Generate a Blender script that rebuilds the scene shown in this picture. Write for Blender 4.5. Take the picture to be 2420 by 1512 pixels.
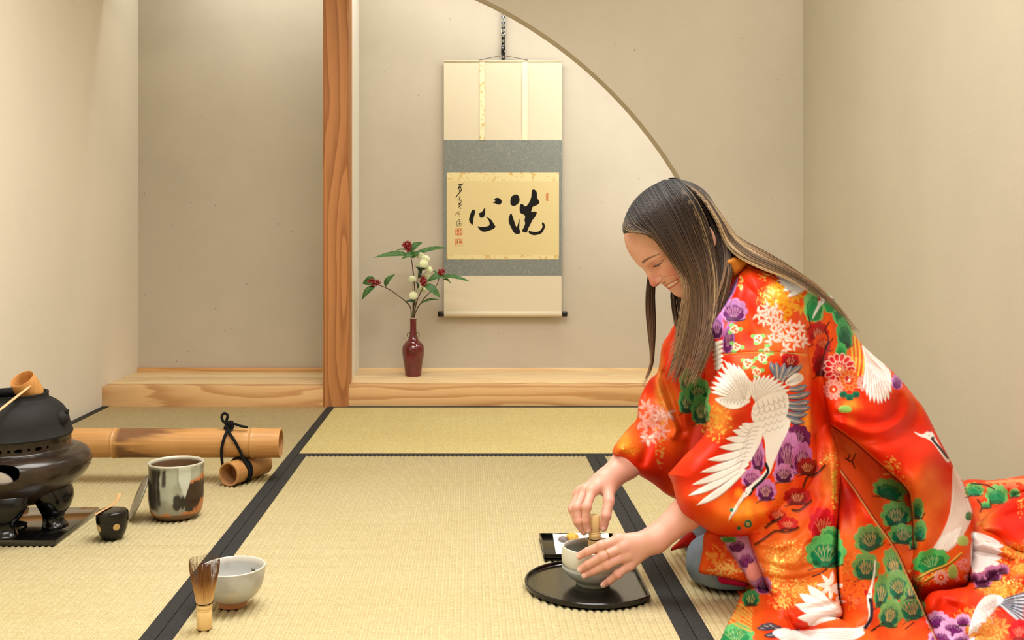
import bpy, bmesh, math, random
import numpy as np
from mathutils import Vector, Matrix, Quaternion
from mathutils.geometry import delaunay_2d_cdt

for _o in list(bpy.data.objects):
    bpy.data.objects.remove(_o)
scene = bpy.context.scene
COL = scene.collection
random.seed(7)
rng = np.random.default_rng(7)

# ------------------------------------------------------------------ camera
# focal length F in pixels of the 2420 x 1512 frame, eye height H above the mats,
# depth lines of the mats meet at pixel (VX, VY)
F, H, VX, VY = 2480.0, 0.70, 1110.0, 545.0
cam_d = bpy.data.cameras.new('camera')
cam = bpy.data.objects.new('camera', cam_d)
COL.objects.link(cam)
cam.location = (0, 0, H)
cam.rotation_euler = (math.pi / 2, 0, 0)
cam_d.sensor_width = 36.0
cam_d.lens = 36.0 * F / 2420.0
cam_d.shift_x = (1210 - VX) / 2420.0
cam_d.shift_y = -(756 - VY) / 2420.0
cam_d.clip_start = 0.05
scene.camera = cam

# ------------------------------------------------------------------ room measures (metres)
XL, XR = -1.465, 1.306          # left and right wall
YS = 4.18                       # front of the alcove step
YB = 4.64                       # alcove back wall
YAF, YAB = 4.11, 4.20           # front and back of the arched hanging wall
ACX, ACZ, AR = -0.7214, -0.0197, 1.802   # arch circle
ZC = 2.45                       # ceiling
YR = -1.6                       # rear wall behind the camera
ZP = 0.084                      # alcove platform height

# ------------------------------------------------------------------ light
world = bpy.data.worlds.new('world')
scene.world = world
world.use_nodes = True
world.node_tree.nodes['Background'].inputs[0].default_value = (1.0, 0.94, 0.84, 1)
world.node_tree.nodes['Background'].inputs[1].default_value = 0.05
scene.view_settings.view_transform = 'Standard'
scene.view_settings.look = 'None'
scene.view_settings.gamma = 1.0
scene.view_settings.use_curve_mapping = False
scene.view_settings.exposure = 0.0


def area(name, loc, rot, sx, sy, power, col=(1, 0.9, 0.76), spread=math.pi):
    d = bpy.data.lights.new(name, 'AREA')
    d.shape = 'RECTANGLE'
    d.size, d.size_y = sx, sy
    d.energy = power
    d.color = col
    d.spread = spread
    o = bpy.data.objects.new(name, d)
    COL.objects.link(o)
    o.location = loc
    o.rotation_euler = rot
    return o


WARM = (1.0, 0.982, 0.955)
# the lamps of the room's ceiling, above the frame
area('ceiling_light_offscreen', (0.0, 2.35, ZC - 0.04), (0, 0, 0), 1.6, 1.1, 50, WARM, math.radians(150))
area('ceiling_light_rear_offscreen', (0.0, 0.2, ZC - 0.04), (0, 0, 0), 1.8, 1.2, 56, WARM, math.radians(155))
# strip lamps fixed to the back of the arched hanging wall, along its curve
for k in range(9):
    a = math.radians(30 + k * 11.5)
    r = AR + 0.12
    x, z = ACX + r * math.cos(a), ACZ + r * math.sin(a)
    if XL + 0.15 < x < XR - 0.1:
        o = area('alcove_strip_light' + ('_offscreen' if z > H + VY * (YAB + 0.03) / F else ''), (x, YAB + 0.03, z), (0, 0, 0), 0.32, 0.04, 1.6, (1.0, 0.985, 0.94))
        o.rotation_euler = (math.radians(60), 0, 0)
area('right_wall_light_offscreen', (XR - 0.22, 3.5, ZC - 0.05), (0, math.radians(-8), 0), 0.12, 0.5, 6, WARM)


# ------------------------------------------------------------------ helpers
def P(px, py, Y):
    """pixel direction at depth Y"""
    return Vector(((px - VX) * Y / F, Y, H - (py - VY) * Y / F))


def G(px, py, z=0.0):
    """point where a pixel's ray meets the level z"""
    Y = F * (H - z) / (py - VY)
    return P(px, py, Y)


def wloc(o):
    v = Vector((0, 0, 0))
    while o is not None:
        v += o.location
        o = o.parent
    return v


def props(o, label=None, cat=None, group=None, kind=None):
    if label: o['label'] = label
    if cat: o['category'] = cat
    if group: o['group'] = group
    if kind: o['kind'] = kind
    return o


def thing(name, loc, label, cat, group=None):
    o = bpy.data.objects.new(name, None)
    COL.objects.link(o)
    o.location = loc
    o.empty_display_size = 0.02
    return props(o, label, cat, group)


def mobj(name, vf, m, parent=None, origin=None, smooth=True, label=None, cat=None, group=None, kind=None):
    """one mesh object; vf = (verts, faces) in world coordinates"""
    verts, faces = vf
    verts = np.asarray([tuple(v) for v in verts] if not isinstance(verts, np.ndarray) else verts, dtype=np.float64)
    if parent is not None:
        base = wloc(parent)
        loc = Vector((0, 0, 0))
    else:
        base = Vector(origin) if origin is not None else Vector((0, 0, 0))
        loc = base
    v = verts - np.array(base)
    me = bpy.data.meshes.new(name)
    if isinstance(faces, np.ndarray):
        n = len(faces); k = faces.shape[1]
        me.vertices.add(len(v)); me.vertices.foreach_set('co', v.ravel())
        me.loops.add(n * k); me.loops.foreach_set('vertex_index', faces.ravel().astype(np.int32))
        me.polygons.add(n); me.polygons.foreach_set('loop_start', np.arange(0, n * k, k, dtype=np.int32))
        me.update(calc_edges=True)
        me.validate()
    else:
        me.from_pydata([tuple(x) for x in v], [], faces)
        me.update()
    if smooth:
        me.polygons.foreach_set('use_smooth', [True] * len(me.polygons))
    if m is not None:
        for mm in (m if isinstance(m, (list, tuple)) else [m]):
            me.materials.append(mm)
    o = bpy.data.objects.new(name, me)
    COL.objects.link(o)
    o.parent = parent
    o.location = loc
    return props(o, label, cat, group, kind)


def fix_normals(o):
    bm = bmesh.new(); bm.from_mesh(o.data)
    bmesh.ops.recalc_face_normals(bm, faces=bm.faces)
    bm.to_mesh(o.data); bm.free()
    return o


def sharp(o, deg=35):
    try:
        o.data.set_sharp_from_angle(angle=math.radians(deg))
    except Exception:
        pass
    return o


def subsurf(o, n=1):
    md = o.modifiers.new('sub', 'SUBSURF')
    md.levels = n; md.render_levels = n
    return o


def box(x0, x1, y0, y1, z0, z1, bev=0.0, seg=2):
    bm = bmesh.new()
    bmesh.ops.create_cube(bm, size=1)
    for v in bm.verts:
        v.co = Vector(((x0 + x1) / 2 + v.co.x * (x1 - x0), (y0 + y1) / 2 + v.co.y * (y1 - y0), (z0 + z1) / 2 + v.co.z * (z1 - z0)))
    if bev > 0:
        bmesh.ops.bevel(bm, geom=list(bm.edges), offset=bev, segments=seg, affect='EDGES', profile=0.5)
    bm.verts.index_update()
    vf = ([v.co.copy() for v in bm.verts], [[v.index for v in f.verts] for f in bm.faces])
    bm.free()
    return vf


def prism(poly, axis, a, b):
    """extrude a 2D polygon along axis ('x','y','z') from a to b"""
    n = len(poly)
    def mk(p, t):
        return {'x': (t, p[0], p[1]), 'y': (p[0], t, p[1]), 'z': (p[0], p[1], t)}[axis]
    v = [mk(p, a) for p in poly] + [mk(p, b) for p in poly]
    f = [list(range(n))[::-1], list(range(n, 2 * n))]
    f += [[i, (i + 1) % n, n + (i + 1) % n, n + i] for i in range(n)]
    return v, f


def lathe(prof, n=48, c=(0, 0, 0), cap0=True, cap1=True, warp=None):
    """revolve (r, z) pairs about the z axis at c"""
    v, f = [], []
    for r, z in prof:
        for i in range(n):
            a = 2 * math.pi * i / n
            p = Vector((r * math.cos(a), r * math.sin(a), z))
            if warp: p = warp(p, a)
            v.append(p + Vector(c))
    m = len(prof)
    for j in range(m - 1):
        for i in range(n):
            f.append([j * n + i, j * n + (i + 1) % n, (j + 1) * n + (i + 1) % n, (j + 1) * n + i])
    if cap0: f.append(list(range(n))[::-1])
    if cap1: f.append([(m - 1) * n + i for i in range(n)])
    return v, f


def frames(pts):
    pts = [Vector(p) for p in pts]
    n = len(pts)
    T = []
    for i in range(n):
        t = pts[min(i + 1, n - 1)] - pts[max(i - 1, 0)]
        T.append(t.normalized() if t.length > 1e-9 else Vector((0, 0, 1)))
    ref = Vector((0, 0, 1)) if abs(T[0].z) < 0.9 else Vector((0, 1, 0))
    N = (ref - T[0] * ref.dot(T[0])).normalized()
    out = []
    for i in range(n):
        N = (N - T[i] * N.dot(T[i]))
        N = N.normalized() if N.length > 1e-9 else Vector((1, 0, 0))
        out.append((pts[i], T[i], N, T[i].cross(N)))
    return out


def tube(pts, rad, n=10, caps=True, flat=1.0):
    fr = frames(pts)
    m = len(fr)
    R = rad if isinstance(rad, (list, tuple, np.ndarray)) else [rad] * m
    v, f = [], []
    for i, (p, t, a, b) in enumerate(fr):
        for k in range(n):
            w = 2 * math.pi * k / n
            v.append(p + a * (R[i] * math.cos(w) * flat) + b * (R[i] * math.sin(w)))
    for i in range(m - 1):
        for k in range(n):
            f.append([i * n + k, i * n + (k + 1) % n, (i + 1) * n + (k + 1) % n, (i + 1) * n + k])
    if caps:
        f.append(list(range(n))[::-1]); f.append([(m - 1) * n + k for k in range(n)])
    return v, f


def join(*parts):
    V, Fc = [], []
    for v, f in parts:
        o = len(V)
        V += [tuple(x) for x in v]
        Fc += [[i + o for i in q] for q in f]
    return V, Fc


def xform(vf, M):
    return [M @ Vector(v) for v in vf[0]], vf[1]


def spline(pts, n, closed=False):
    """Catmull-Rom through pts (tuples of any length), n samples"""
    A = np.asarray([tuple(p) for p in pts], dtype=float)
    m = len(A)
    if closed:
        t = np.linspace(0, m, n, endpoint=False)
    else:
        t = np.linspace(0, m - 1, n)
    i = np.floor(t).astype(int)
    if not closed: i = np.minimum(i, m - 2)
    u = (t - i)[:, None]
    def g(k):
        return A[k % m] if closed else A[np.clip(k, 0, m - 1)]
    p0, p1, p2, p3 = g(i - 1), g(i), g(i + 1), g(i + 2)
    if not closed:
        p0 = np.where((i == 0)[:, None], 2 * p1 - p2, p0)
        p3 = np.where((i == m - 2)[:, None], 2 * p2 - p1, p3)
    return 0.5 * ((2 * p1) + (-p0 + p2) * u + (2 * p0 - 5 * p1 + 4 * p2 - p3) * u ** 2 + (-p0 + 3 * p1 - 3 * p2 + p3) * u ** 3)


# ------------------------------------------------------------------ material helper
def lin(r, g, b):
    def c(v):
        v /= 255.0
        return v / 12.92 if v <= 0.04045 else ((v + 0.055) / 1.055) ** 2.4
    return (c(r), c(g), c(b), 1.0)


class MB:
    def __init__(s, name, rough=0.6, spec=0.4, metal=0.0):
        s.m = bpy.data.materials.new(name)
        s.m.use_nodes = True
        s.t = s.m.node_tree
        s.b = s.t.nodes['Principled BSDF']
        s.b.inputs['Roughness'].default_value = rough
        s.b.inputs['Specular IOR Level'].default_value = spec
        s.b.inputs['Metallic'].default_value = metal
        s._tc = None

    def n(s, typ, **kw):
        nd = s.t.nodes.new(typ)
        for k, v in kw.items():
            setattr(nd, k, v)
        return nd

    def l(s, a, b):
        s.t.links.new(a, b)

    def coord(s, scale=(1, 1, 1), loc=(0, 0, 0), rot=(0, 0, 0), which='Object'):
        if s._tc is None: s._tc = s.n('ShaderNodeTexCoord')
        mp = s.n('ShaderNodeMapping')
        mp.inputs['Scale'].default_value = scale
        mp.inputs['Location'].default_value = loc
        mp.inputs['Rotation'].default_value = rot
        s.l(s._tc.outputs[which], mp.inputs['Vector'])
        return mp.outputs[0]

    def noise(s, co, scale, detail=4, rough=0.55, dist=0.0, out='Fac'):
        nd = s.n('ShaderNodeTexNoise')
        nd.inputs['Scale'].default_value = scale
        nd.inputs['Detail'].default_value = detail
        nd.inputs['Roughness'].default_value = rough
        nd.inputs['Distortion'].default_value = dist
        s.l(co, nd.inputs['Vector'])
        return nd.outputs[out]

    def ramp(s, fac, stops, interp='LINEAR'):
        nd = s.n('ShaderNodeValToRGB')
        nd.color_ramp.interpolation = interp
        el = nd.color_ramp.elements
        while len(el) > len(stops): el.remove(el[-1])
        while len(el) < len(stops): el.new(0.5)
        for e, (p, c) in zip(el, stops):
            e.position = p
            e.color = c if len(c) == 4 else (*c, 1)
        s.l(fac, nd.inputs['Fac'])
        return nd.outputs['Color']

    def mix(s, fac, a, b, mode='MIX'):
        nd = s.n('ShaderNodeMix', data_type='RGBA', blend_type=mode)
        for sock, val in ((nd.inputs[0], fac), (nd.inputs[6], a), (nd.inputs[7], b)):
            if hasattr(val, 'is_linked') or isinstance(val, bpy.types.NodeSocket): s.l(val, sock)
            else: sock.default_value = val
        return nd.outputs[2]

    def math(s, op, a, b=None, c=None):
        nd = s.n('ShaderNodeMath', operation=op)
        for i, val in enumerate((a, b, c)):
            if val is None: continue
            if isinstance(val, bpy.types.NodeSocket): s.l(val, nd.inputs[i])
            else: nd.inputs[i].default_value = val
        return nd.outputs[0]

    def attr(s, name, out='Color'):
        nd = s.n('ShaderNodeAttribute'); nd.attribute_name = name
        return nd.outputs[out]

    def sep(s, co):
        nd = s.n('ShaderNodeSeparateXYZ'); s.l(co, nd.inputs[0])
        return nd.outputs

    def col(s, c):
        if isinstance(c, bpy.types.NodeSocket): s.l(c, s.b.inputs['Base Color'])
        else: s.b.inputs['Base Color'].default_value = c
        return s

    def rough(s, r):
        if isinstance(r, bpy.types.NodeSocket): s.l(r, s.b.inputs['Roughness'])
        else: s.b.inputs['Roughness'].default_value = r
        return s

    def bump(s, h, strength=0.3, dist=0.002, normal=None):
        nd = s.n('ShaderNodeBump')
        nd.inputs['Strength'].default_value = strength
        nd.inputs['Distance'].default_value = dist
        s.l(h, nd.inputs['Height'])
        if normal is not None: s.l(normal, nd.inputs['Normal'])
        s.l(nd.outputs[0], s.b.inputs['Normal'])
        return nd.outputs[0]

    def set(s, **kw):
        for k, v in kw.items():
            s.b.inputs[k].default_value = v
        return s


def plain(name, rgb, rough=0.5, spec=0.4, metal=0.0, var=0.06, scale=30, bump=0.0, **kw):
    """plain colour with a little mottling"""
    m = MB(name, rough, spec, metal)
    c = lin(*rgb)
    co = m.coord()
    nz = m.noise(co, scale, 4)
    lo = tuple(x * (1 - var) for x in c[:3]); hi = tuple(min(1, x * (1 + var)) for x in c[:3])
    m.col(m.ramp(nz, [(0.3, lo), (0.7, hi)]))
    if bump: m.bump(nz, bump, 0.002)
    for k, v in kw.items(): m.b.inputs[k].default_value = v
    return m.m


def plaster(name, rgb, dark=0.1, speck=True):
    m = MB(name, 0.92, 0.15)
    co = m.coord()
    big = m.noise(co, 1.7, 5, 0.6)
    fine = m.noise(co, 160, 3, 0.6)
    c = lin(*rgb)
    base = m.ramp(big, [(0.3, tuple(x * (1 - dark) for x in c[:3])), (0.7, tuple(min(1, x * (1 + dark * 0.6)) for x in c[:3]))])
    out = m.mix(m.math('MULTIPLY', fine, 0.16), base, tuple(x * 0.55 for x in c[:3]) + (1,))
    if speck:
        # chopped straw and small pits in the clay plaster
        vo = m.n('ShaderNodeTexVoronoi'); vo.inputs['Scale'].default_value = 19
        m.l(m.coord(scale=(1, 1, 0.6)), vo.inputs['Vector'])
        w = m.noise(co, 40, 2)
        th = m.math('ADD', vo.outputs['Distance'], m.math('MULTIPLY', m.math('SUBTRACT', w, 0.5), 0.08))
        sp = m.ramp(th, [(0.03, (1, 1, 1, 1)), (0.06, (0, 0, 0, 1))])
        keep = m.ramp(m.noise(m.coord(loc=(3, 1, 2)), 4.0, 1), [(0.38, (0, 0, 0, 1)), (0.46, (1, 1, 1, 1))])
        k = m.math('MULTIPLY', m.math('MULTIPLY', sp, keep), 0.7)
        out = m.mix(k, out, tuple(x * 0.3 for x in c[:3]) + (1,))
    m.col(out)
    m.bump(m.math('ADD', fine, m.math('MULTIPLY', big, 3.0)), 0.25, 0.0015)
    return m.m


def wood(name, light, dark, axis='x', ring=26, warp=1.0, rough=0.45, off=0.0, contrast=1.0, spec=0.35):
    """sawn cedar: rings stretched along the grain axis"""
    m = MB(name, rough, spec)
    st = {'x': (0.35, 3.0, 3.0), 'y': (3.0, 0.35, 3.0), 'z': (3.0, 3.0, 0.35)}[axis]
    co = m.coord(scale=st, loc=(off, off * 0.7, off * 1.3))
    n1 = m.noise(co, 1.6, 2, 0.4)
    n2 = m.noise(co, 5.0, 3, 0.5)
    t = m.math('ADD', m.math('MULTIPLY', n1, ring * warp), m.math('MULTIPLY', n2, 1.6))
    saw = m.math('FRACT', t)
    line = m.ramp(saw, [(0.0, (0, 0, 0, 1)), (0.55, (0.35,) * 3 + (1,)), (0.86, (1, 1, 1, 1)), (0.93, (0.9,) * 3 + (1,)), (1.0, (0, 0, 0, 1))])
    fs = tuple(x * (26 if x > 1 else 2.0) for x in st)
    fib = m.noise(m.coord(scale=fs), 6.0, 3, 0.6)
    fac = m.math('ADD', m.math('MULTIPLY', line, 0.62 * contrast), m.math('MULTIPLY', m.math('SUBTRACT', fib, 0.4), 0.5))
    m.col(m.ramp(fac, [(0.0, lin(*light)), (0.95, lin(*dark))]))
    m.bump(fac, 0.12, 0.0006)
    return m.m


# ------------------------------------------------------------------ numpy noise and vertex painting
def _hash(i, j, k):
    h = (i.astype(np.int64) * 374761393 + j.astype(np.int64) * 668265263 + k.astype(np.int64) * 2147483647 % 1013904223)
    h = (h ^ (h >> 13)) * 1274126177
    h = h ^ (h >> 16)
    return (h & 0xffff).astype(np.float64) / 65535.0


def vnoise(p):
    p = np.asarray(p, float)
    i = np.floor(p).astype(np.int64); f = p - i
    u = f * f * (3 - 2 * f)
    r = 0
    for dx in (0, 1):
        for dy in (0, 1):
            for dz in (0, 1):
                w = (u[:, 0] if dx else 1 - u[:, 0]) * (u[:, 1] if dy else 1 - u[:, 1]) * (u[:, 2] if dz else 1 - u[:, 2])
                r = r + w * _hash(i[:, 0] + dx, i[:, 1] + dy, i[:, 2] + dz)
    return r


def fbm(p, o=4, g=0.5):
    p = np.asarray(p, float); r = 0; a = 1; t = 0
    for k in range(o):
        r = r + a * vnoise(p * (2 ** k) + 17.3 * k); t += a; a *= g
    return r / t


def sstep(a, b, x):
    t = np.clip((np.asarray(x, float) - a) / (b - a), 0, 1)
    return t * t * (3 - 2 * t)


def linc(rgb):
    return np.array(lin(*rgb)[:3])


def blend(c, col, m):
    return c * (1 - m[:, None]) + np.asarray(col)[None, :] * m[:, None] if np.ndim(col) == 1 else c * (1 - m[:, None]) + col * m[:, None]


def paint(o, rgb, name='Col', extra=None):
    me = o.data
    a = me.color_attributes.new(name, 'FLOAT_COLOR', 'POINT')
    n = len(me.vertices)
    buf = np.ones((n, 4), dtype=np.float32); buf[:, :3] = rgb
    a.data.foreach_set('color', buf.ravel())
    return o


def coords(o):
    n = len(o.data.vertices)
    a = np.empty(n * 3); o.data.vertices.foreach_get('co', a)
    return a.reshape(n, 3)


def painted(name, rough=0.4, spec=0.5, bump=0.0, bscale=80, **kw):
    """material that takes its colour from the painted glaze or dye of the mesh"""
    m = MB(name, rough, spec)
    nz = m.noise(m.coord(), bscale, 3)
    c = m.attr('Col')
    m.col(m.mix(m.math('MULTIPLY', nz, 0.12), c, m.mix(1.0, c, (0.6, 0.6, 0.6, 1), 'MULTIPLY')))
    if bump: m.bump(nz, bump, 0.001)
    for k, v in kw.items(): m.b.inputs[k].default_value = v
    return m.m

# ================================================================== the room
M_back = plaster('clay plaster grey beige', (198, 188, 170), 0.09)
M_arch = plaster('clay plaster warm grey', (200, 190, 171), 0.08)
M_left = plaster('clay plaster cream', (242, 234, 216), 0.04, speck=False)
M_right = plaster('clay plaster beige', (197, 188, 168), 0.06, speck=False)
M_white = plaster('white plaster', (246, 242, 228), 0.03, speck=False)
M_ceil = plaster('ceiling plaster', (222, 210, 186), 0.04, speck=False)
W_fascia = wood('cedar fascia', (226, 186, 132), (176, 120, 66), 'x', 13, 1.0, 0.5, 2.0)
W_board = wood('pale cedar board', (240, 214, 166), (214, 172, 118), 'x', 14, 1.0, 0.4, 5.3, 0.8)
W_post = wood('cedar post', (190, 130, 78), (136, 80, 40), 'z', 15, 1.0, 0.5, 1.1)
W_postside = wood('cedar post edge', (226, 170, 106), (190, 128, 66), 'z', 20, 1.0, 0.45, 4.1)
W_batten = wood('cedar batten', (224, 176, 116), (186, 130, 74), 'x', 10, 1.0, 0.5, 8.8)


def slab(name, vf, m, origin, label, cat=None):
    o = mobj(name, vf, m, origin=origin, smooth=False, kind='structure', label=label)
    return o


slab('wall_left', box(XL - 0.1, XL, YR, YB + 0.1, -0.05, ZC), M_left, (XL, 2, 0), 'smooth cream plaster wall behind the iron kettle')
slab('wall_right', box(XR, XR + 0.1, YR, YB + 0.1, -0.05, ZC), M_right, (XR, 2, 0), 'plain beige plaster wall behind the kneeling woman')
slab('wall_back', box(XL, XR, YB, YB + 0.1, -0.05, ZC), M_back, (0, YB, 0), 'grey beige clay plaster wall at the back of the alcoves')
slab('wall_rear', box(XL - 0.1, XR + 0.1, YR - 0.1, YR, -0.05, ZC), M_right, (0, YR, 0), 'beige plaster wall facing the alcove')
slab('ceiling', box(XL - 0.1, XR + 0.1, YR, YB + 0.1, ZC, ZC + 0.08), M_ceil, (0, 2, ZC), 'pale plaster ceiling')

# hanging wall with the round arch cut out of it
def arch_wall():
    pts = []
    a0 = math.acos((XL - ACX) / AR)
    a1 = math.asin((0.0 - ACZ) / AR)
    n = 96
    for i in range(n + 1):
        a = a0 + (a1 - a0) * i / n
        pts.append((ACX + AR * math.cos(a), ACZ + AR * math.sin(a)))
    # quads between the arc and the outer border
    outer = []
    for x, z in pts:
        outer.append((x, ZC))
    V, Fc = [], []
    for (x, z) in pts: V += [(x, YAF, z), (x, YAB, z)]
    for (x, z) in outer: V += [(x, YAF, z), (x, YAB, z)]
    m = 2 * (n + 1)
    for i in range(n):
        a, b = 2 * i, 2 * i + 2
        Fc.append([a, b, m + b, m + a])
        Fc.append([a + 1, m + a + 1, m + b + 1, b + 1])
        Fc.append([a, a + 1, b + 1, b])
    # pier to the right of the springing
    x1 = pts[-1][0]
    k = len(V)
    V += [(XR, YAF, 0), (XR, YAF, ZC), (XR, YAB, 0), (XR, YAB, ZC)]
    e = 2 * n
    Fc += [[e, k, k + 1, m + e], [e + 1, m + e + 1, k + 3, k + 2]]
    return V, Fc

o = slab('wall_arch', arch_wall(), M_arch, (0.6, YAF, 0), 'clay plaster wall cut by a large round arch before the alcoves')
fix_normals(o)

# ---------------------------------------------------------------- tatami floor
slab('floor_base', box(XL - 0.1, XR + 0.1, YR, YB + 0.1, -0.12, -0.045), plain('floor base', (90, 70, 50)), (0, 1, -0.05), 'wooden floor under the mats').name = 'floor'
FLOOR = bpy.data.objects['floor']


def tatami_mat(along):
    m = MB('woven rush ' + along, 0.72, 0.25)
    # rush runs across the ribs; 'y' = ribs run in depth
    sc = (0.12, 1, 1) if along == 'y' else (1, 0.12, 1)
    rush = m.noise(m.coord(scale=sc), 420, 3, 0.6)
    cells = m.noise(m.coord(scale=(70, 55, 1) if along == 'y' else (55, 70, 1)), 1.0, 1, 0.5)
    big = m.noise(m.coord(), 2.2, 4)
    streak = m.noise(m.coord(scale=(0.8, 60, 1) if along == 'y' else (60, 0.8, 1)), 1.0, 3, 0.6)
    c1 = m.ramp(big, [(0.3, lin(228, 214, 162)), (0.7, lin(236, 223, 180))]) if along == 'y' else m.ramp(big, [(0.3, lin(218, 200, 132)), (0.7, lin(226, 210, 148))])
    c2 = m.mix(m.math('MULTIPLY', m.ramp(cells, [(0.35, (0,) * 3), (0.75, (1,) * 3)]), 0.35), c1, lin(218, 198, 144))
    c3 = m.mix(m.math('MULTIPLY', m.ramp(streak, [(0.45, (0,) * 3), (0.75, (1,) * 3)]), 0.4), c2, lin(210, 192, 140))
    c4 = m.mix(m.math('MULTIPLY', m.ramp(rush, [(0.4, (1,) * 3), (0.62, (0,) * 3)]), 0.4), c3, lin(164, 142, 92))
    m.col(c4)
    m.bump(m.math('ADD', rush, m.math('MULTIPLY', streak, 0.3)), 0.4, 0.0011)
    return m.m


M_tat = {'y': tatami_mat('y'), 'x': tatami_mat('x')}
mh = MB('black cotton mat border', 0.75, 0.25)
_n = mh.noise(mh.coord(), 700, 2)
mh.col(mh.ramp(_n, [(0.3, lin(26, 26, 26)), (0.75, lin(58, 58, 56))])); mh.bump(_n, 0.4, 0.0006)
M_heri = mh.m
HERI = 0.029


def mat_piece(x0, x1, y0, y1, along, fine=True):
    """one mat: ribs run along its long side, cloth borders on the two long edges"""
    L = [(x0, x1), (y0, y1)]
    a0, a1 = (x0, x1) if along == 'y' else (y0, y1)       # across the ribs
    b0, b1 = (y0, y1) if along == 'y' else (x0, x1)
    pitch = 0.0135
    w0, w1 = a0 + HERI - 0.004, a1 - HERI + 0.004
    nr = max(1, int(round((w1 - w0) / pitch)))
    prof = []
    per = 6 if fine else 4
    for i in range(nr * per + 1):
        u = i / per
        h = abs(math.sin(math.pi * u)) ** 0.7
        prof.append((w0 + (w1 - w0) * i / (nr * per), -0.0040 * (1 - h)))
    nb = 2
    V, Fc = [], []
    g = 0.0007
    for j in range(nb):
        b = b0 + g + (b1 - b0 - 2 * g) * j / (nb - 1)
        for a, z in prof:
            V.append((a, b, z) if along == 'y' else (b, a, z))
    n = len(prof)
    for i in range(n - 1):
        q = [i, i + 1, n + i + 1, n + i]
        Fc.append(q if along == 'y' else q[::-1])
    # skirts so that the mat has thickness
    for j, idx in ((0, list(range(n))), (1, list(range(n, 2 * n)))):
        k = len(V)
        e0, e1 = V[idx[0]], V[idx[-1]]
        V += [(e0[0], e0[1], -0.05), (e1[0], e1[1], -0.05)]
        Fc.append(idx + [k + 1, k])
    o = mobj('tatami_mat', (V, Fc), M_tat[along], parent=FLOOR)
    for s in (0, 1):
        c0, c1 = (a0 + g, a0 + HERI) if s == 0 else (a1 - HERI, a1 - g)
        d0, d1 = b0 + g, b1 - g
        if along == 'y': vf = box(c0, c1, d0, d1, -0.045, 0.0008, 0.0009, 2)
        else: vf = box(d0, d1, c0, c1, -0.045, 0.0008, 0.0009, 2)
        sharp(mobj('mat_border', vf, M_heri, parent=o, label='black cloth border'))
    return o


XA, XC = -0.538, 0.390
mat_piece(XL, XA, 2.336, 4.185, 'y')
mat_piece(XL, XA, 0.49, 2.336, 'y')
mat_piece(XA, XR, 3.267, 4.19, 'x')
mat_piece(XA, XC, 1.42, 3.267, 'y')
mat_piece(XC, XR, 1.42, 3.267, 'y')
mat_piece(XA, XC, -0.43, 1.42, 'y', False)
mat_piece(XC, XR, -0.43, 1.42, 'y', False)
mat_piece(XL, XA, YR, 0.49, 'y', False)
mat_piece(XA, XR, YR, -0.43, 'x', False)

# ---------------------------------------------------------------- alcove
XP0, XP1 = -0.5835, -0.482      # cedar post
plat = props(bpy.data.objects.new('trim_1', None), 'raised cedar step of the two alcoves', kind='structure')
COL.objects.link(plat); plat.location = (0, YS, 0)
def plank(name, vf, m, label=None):
    o = sharp(mobj(name, vf, m, parent=plat, label=label)); return o
plank('step_beam', box(XL, XP0 + 0.002, YS, YS + 0.075, -0.045, ZP - 0.004, 0.003), W_fascia, 'cedar front beam with wavy grain')
plank('step_beam', box(XP1 - 0.002, XR, YS, YS + 0.075, -0.045, ZP, 0.003), W_fascia, 'cedar front beam with wavy grain')
plank('plank', box(XL, -0.52, YS + 0.076, YS + 0.27, 0.02, ZP - 0.004, 0.0015), W_board)
plank('plank', box(XL, -0.52, YS + 0.2705, YB, 0.02, ZP - 0.0045, 0.0015), W_board)
plank('plank', box(-0.49, XR, YS + 0.076, YB, 0.02, ZP, 0.0015), W_board)
plank('batten', box(XL, -0.53, YB - 0.02, YB, ZP - 0.01, ZP + 0.012, 0.002), W_batten)
plank('batten', box(-0.49, XR, YB - 0.012, YB, ZP - 0.01, ZP + 0.011, 0.002), W_board)

post = props(bpy.data.objects.new('trim_2', None), 'square cedar post standing between the two alcoves', kind='structure')
COL.objects.link(post); post.location = (XP0, YS, 0)
def chamfer_post(x0, x1, y0, y1, z0, z1, c):
    poly = [(x0 + c, y0), (x1 - c, y0), (x1, y0 + c), (x1, y1), (x0, y1), (x0, y0 + c)]
    return prism(poly, 'z', z0, z1)
sharp(mobj('post', chamfer_post(XP0, XP1, YS - 0.012, YS + 0.10, -0.04, 1.79, 0.009), W_post, parent=post, smooth=False))
sharp(mobj('edge_strip', box(XP0 + 0.02, XP1 - 0.003, YS + 0.09, YS + 0.155, ZP - 0.01, 1.79, 0.003), W_postside, parent=post))
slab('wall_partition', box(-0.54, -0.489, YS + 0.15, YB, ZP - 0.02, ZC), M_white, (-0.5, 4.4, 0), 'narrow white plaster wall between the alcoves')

# ================================================================== utensils on the mats
M_black = plain('black lacquer', (7, 6, 6), 0.2, 0.4, var=0.2)
M_black.node_tree.nodes['Principled BSDF'].inputs['Coat Weight'].default_value = 0.15
M_black.node_tree.nodes['Principled BSDF'].inputs['Coat Roughness'].default_value = 0.08
M_cord = plain('black cord', (16, 16, 17), 0.8, 0.2, var=0.3, scale=300, bump=0.5)
M_gold = plain('gold leaf', (196, 168, 112), 0.35, 0.5, 0.4, var=0.25, scale=200)


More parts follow.
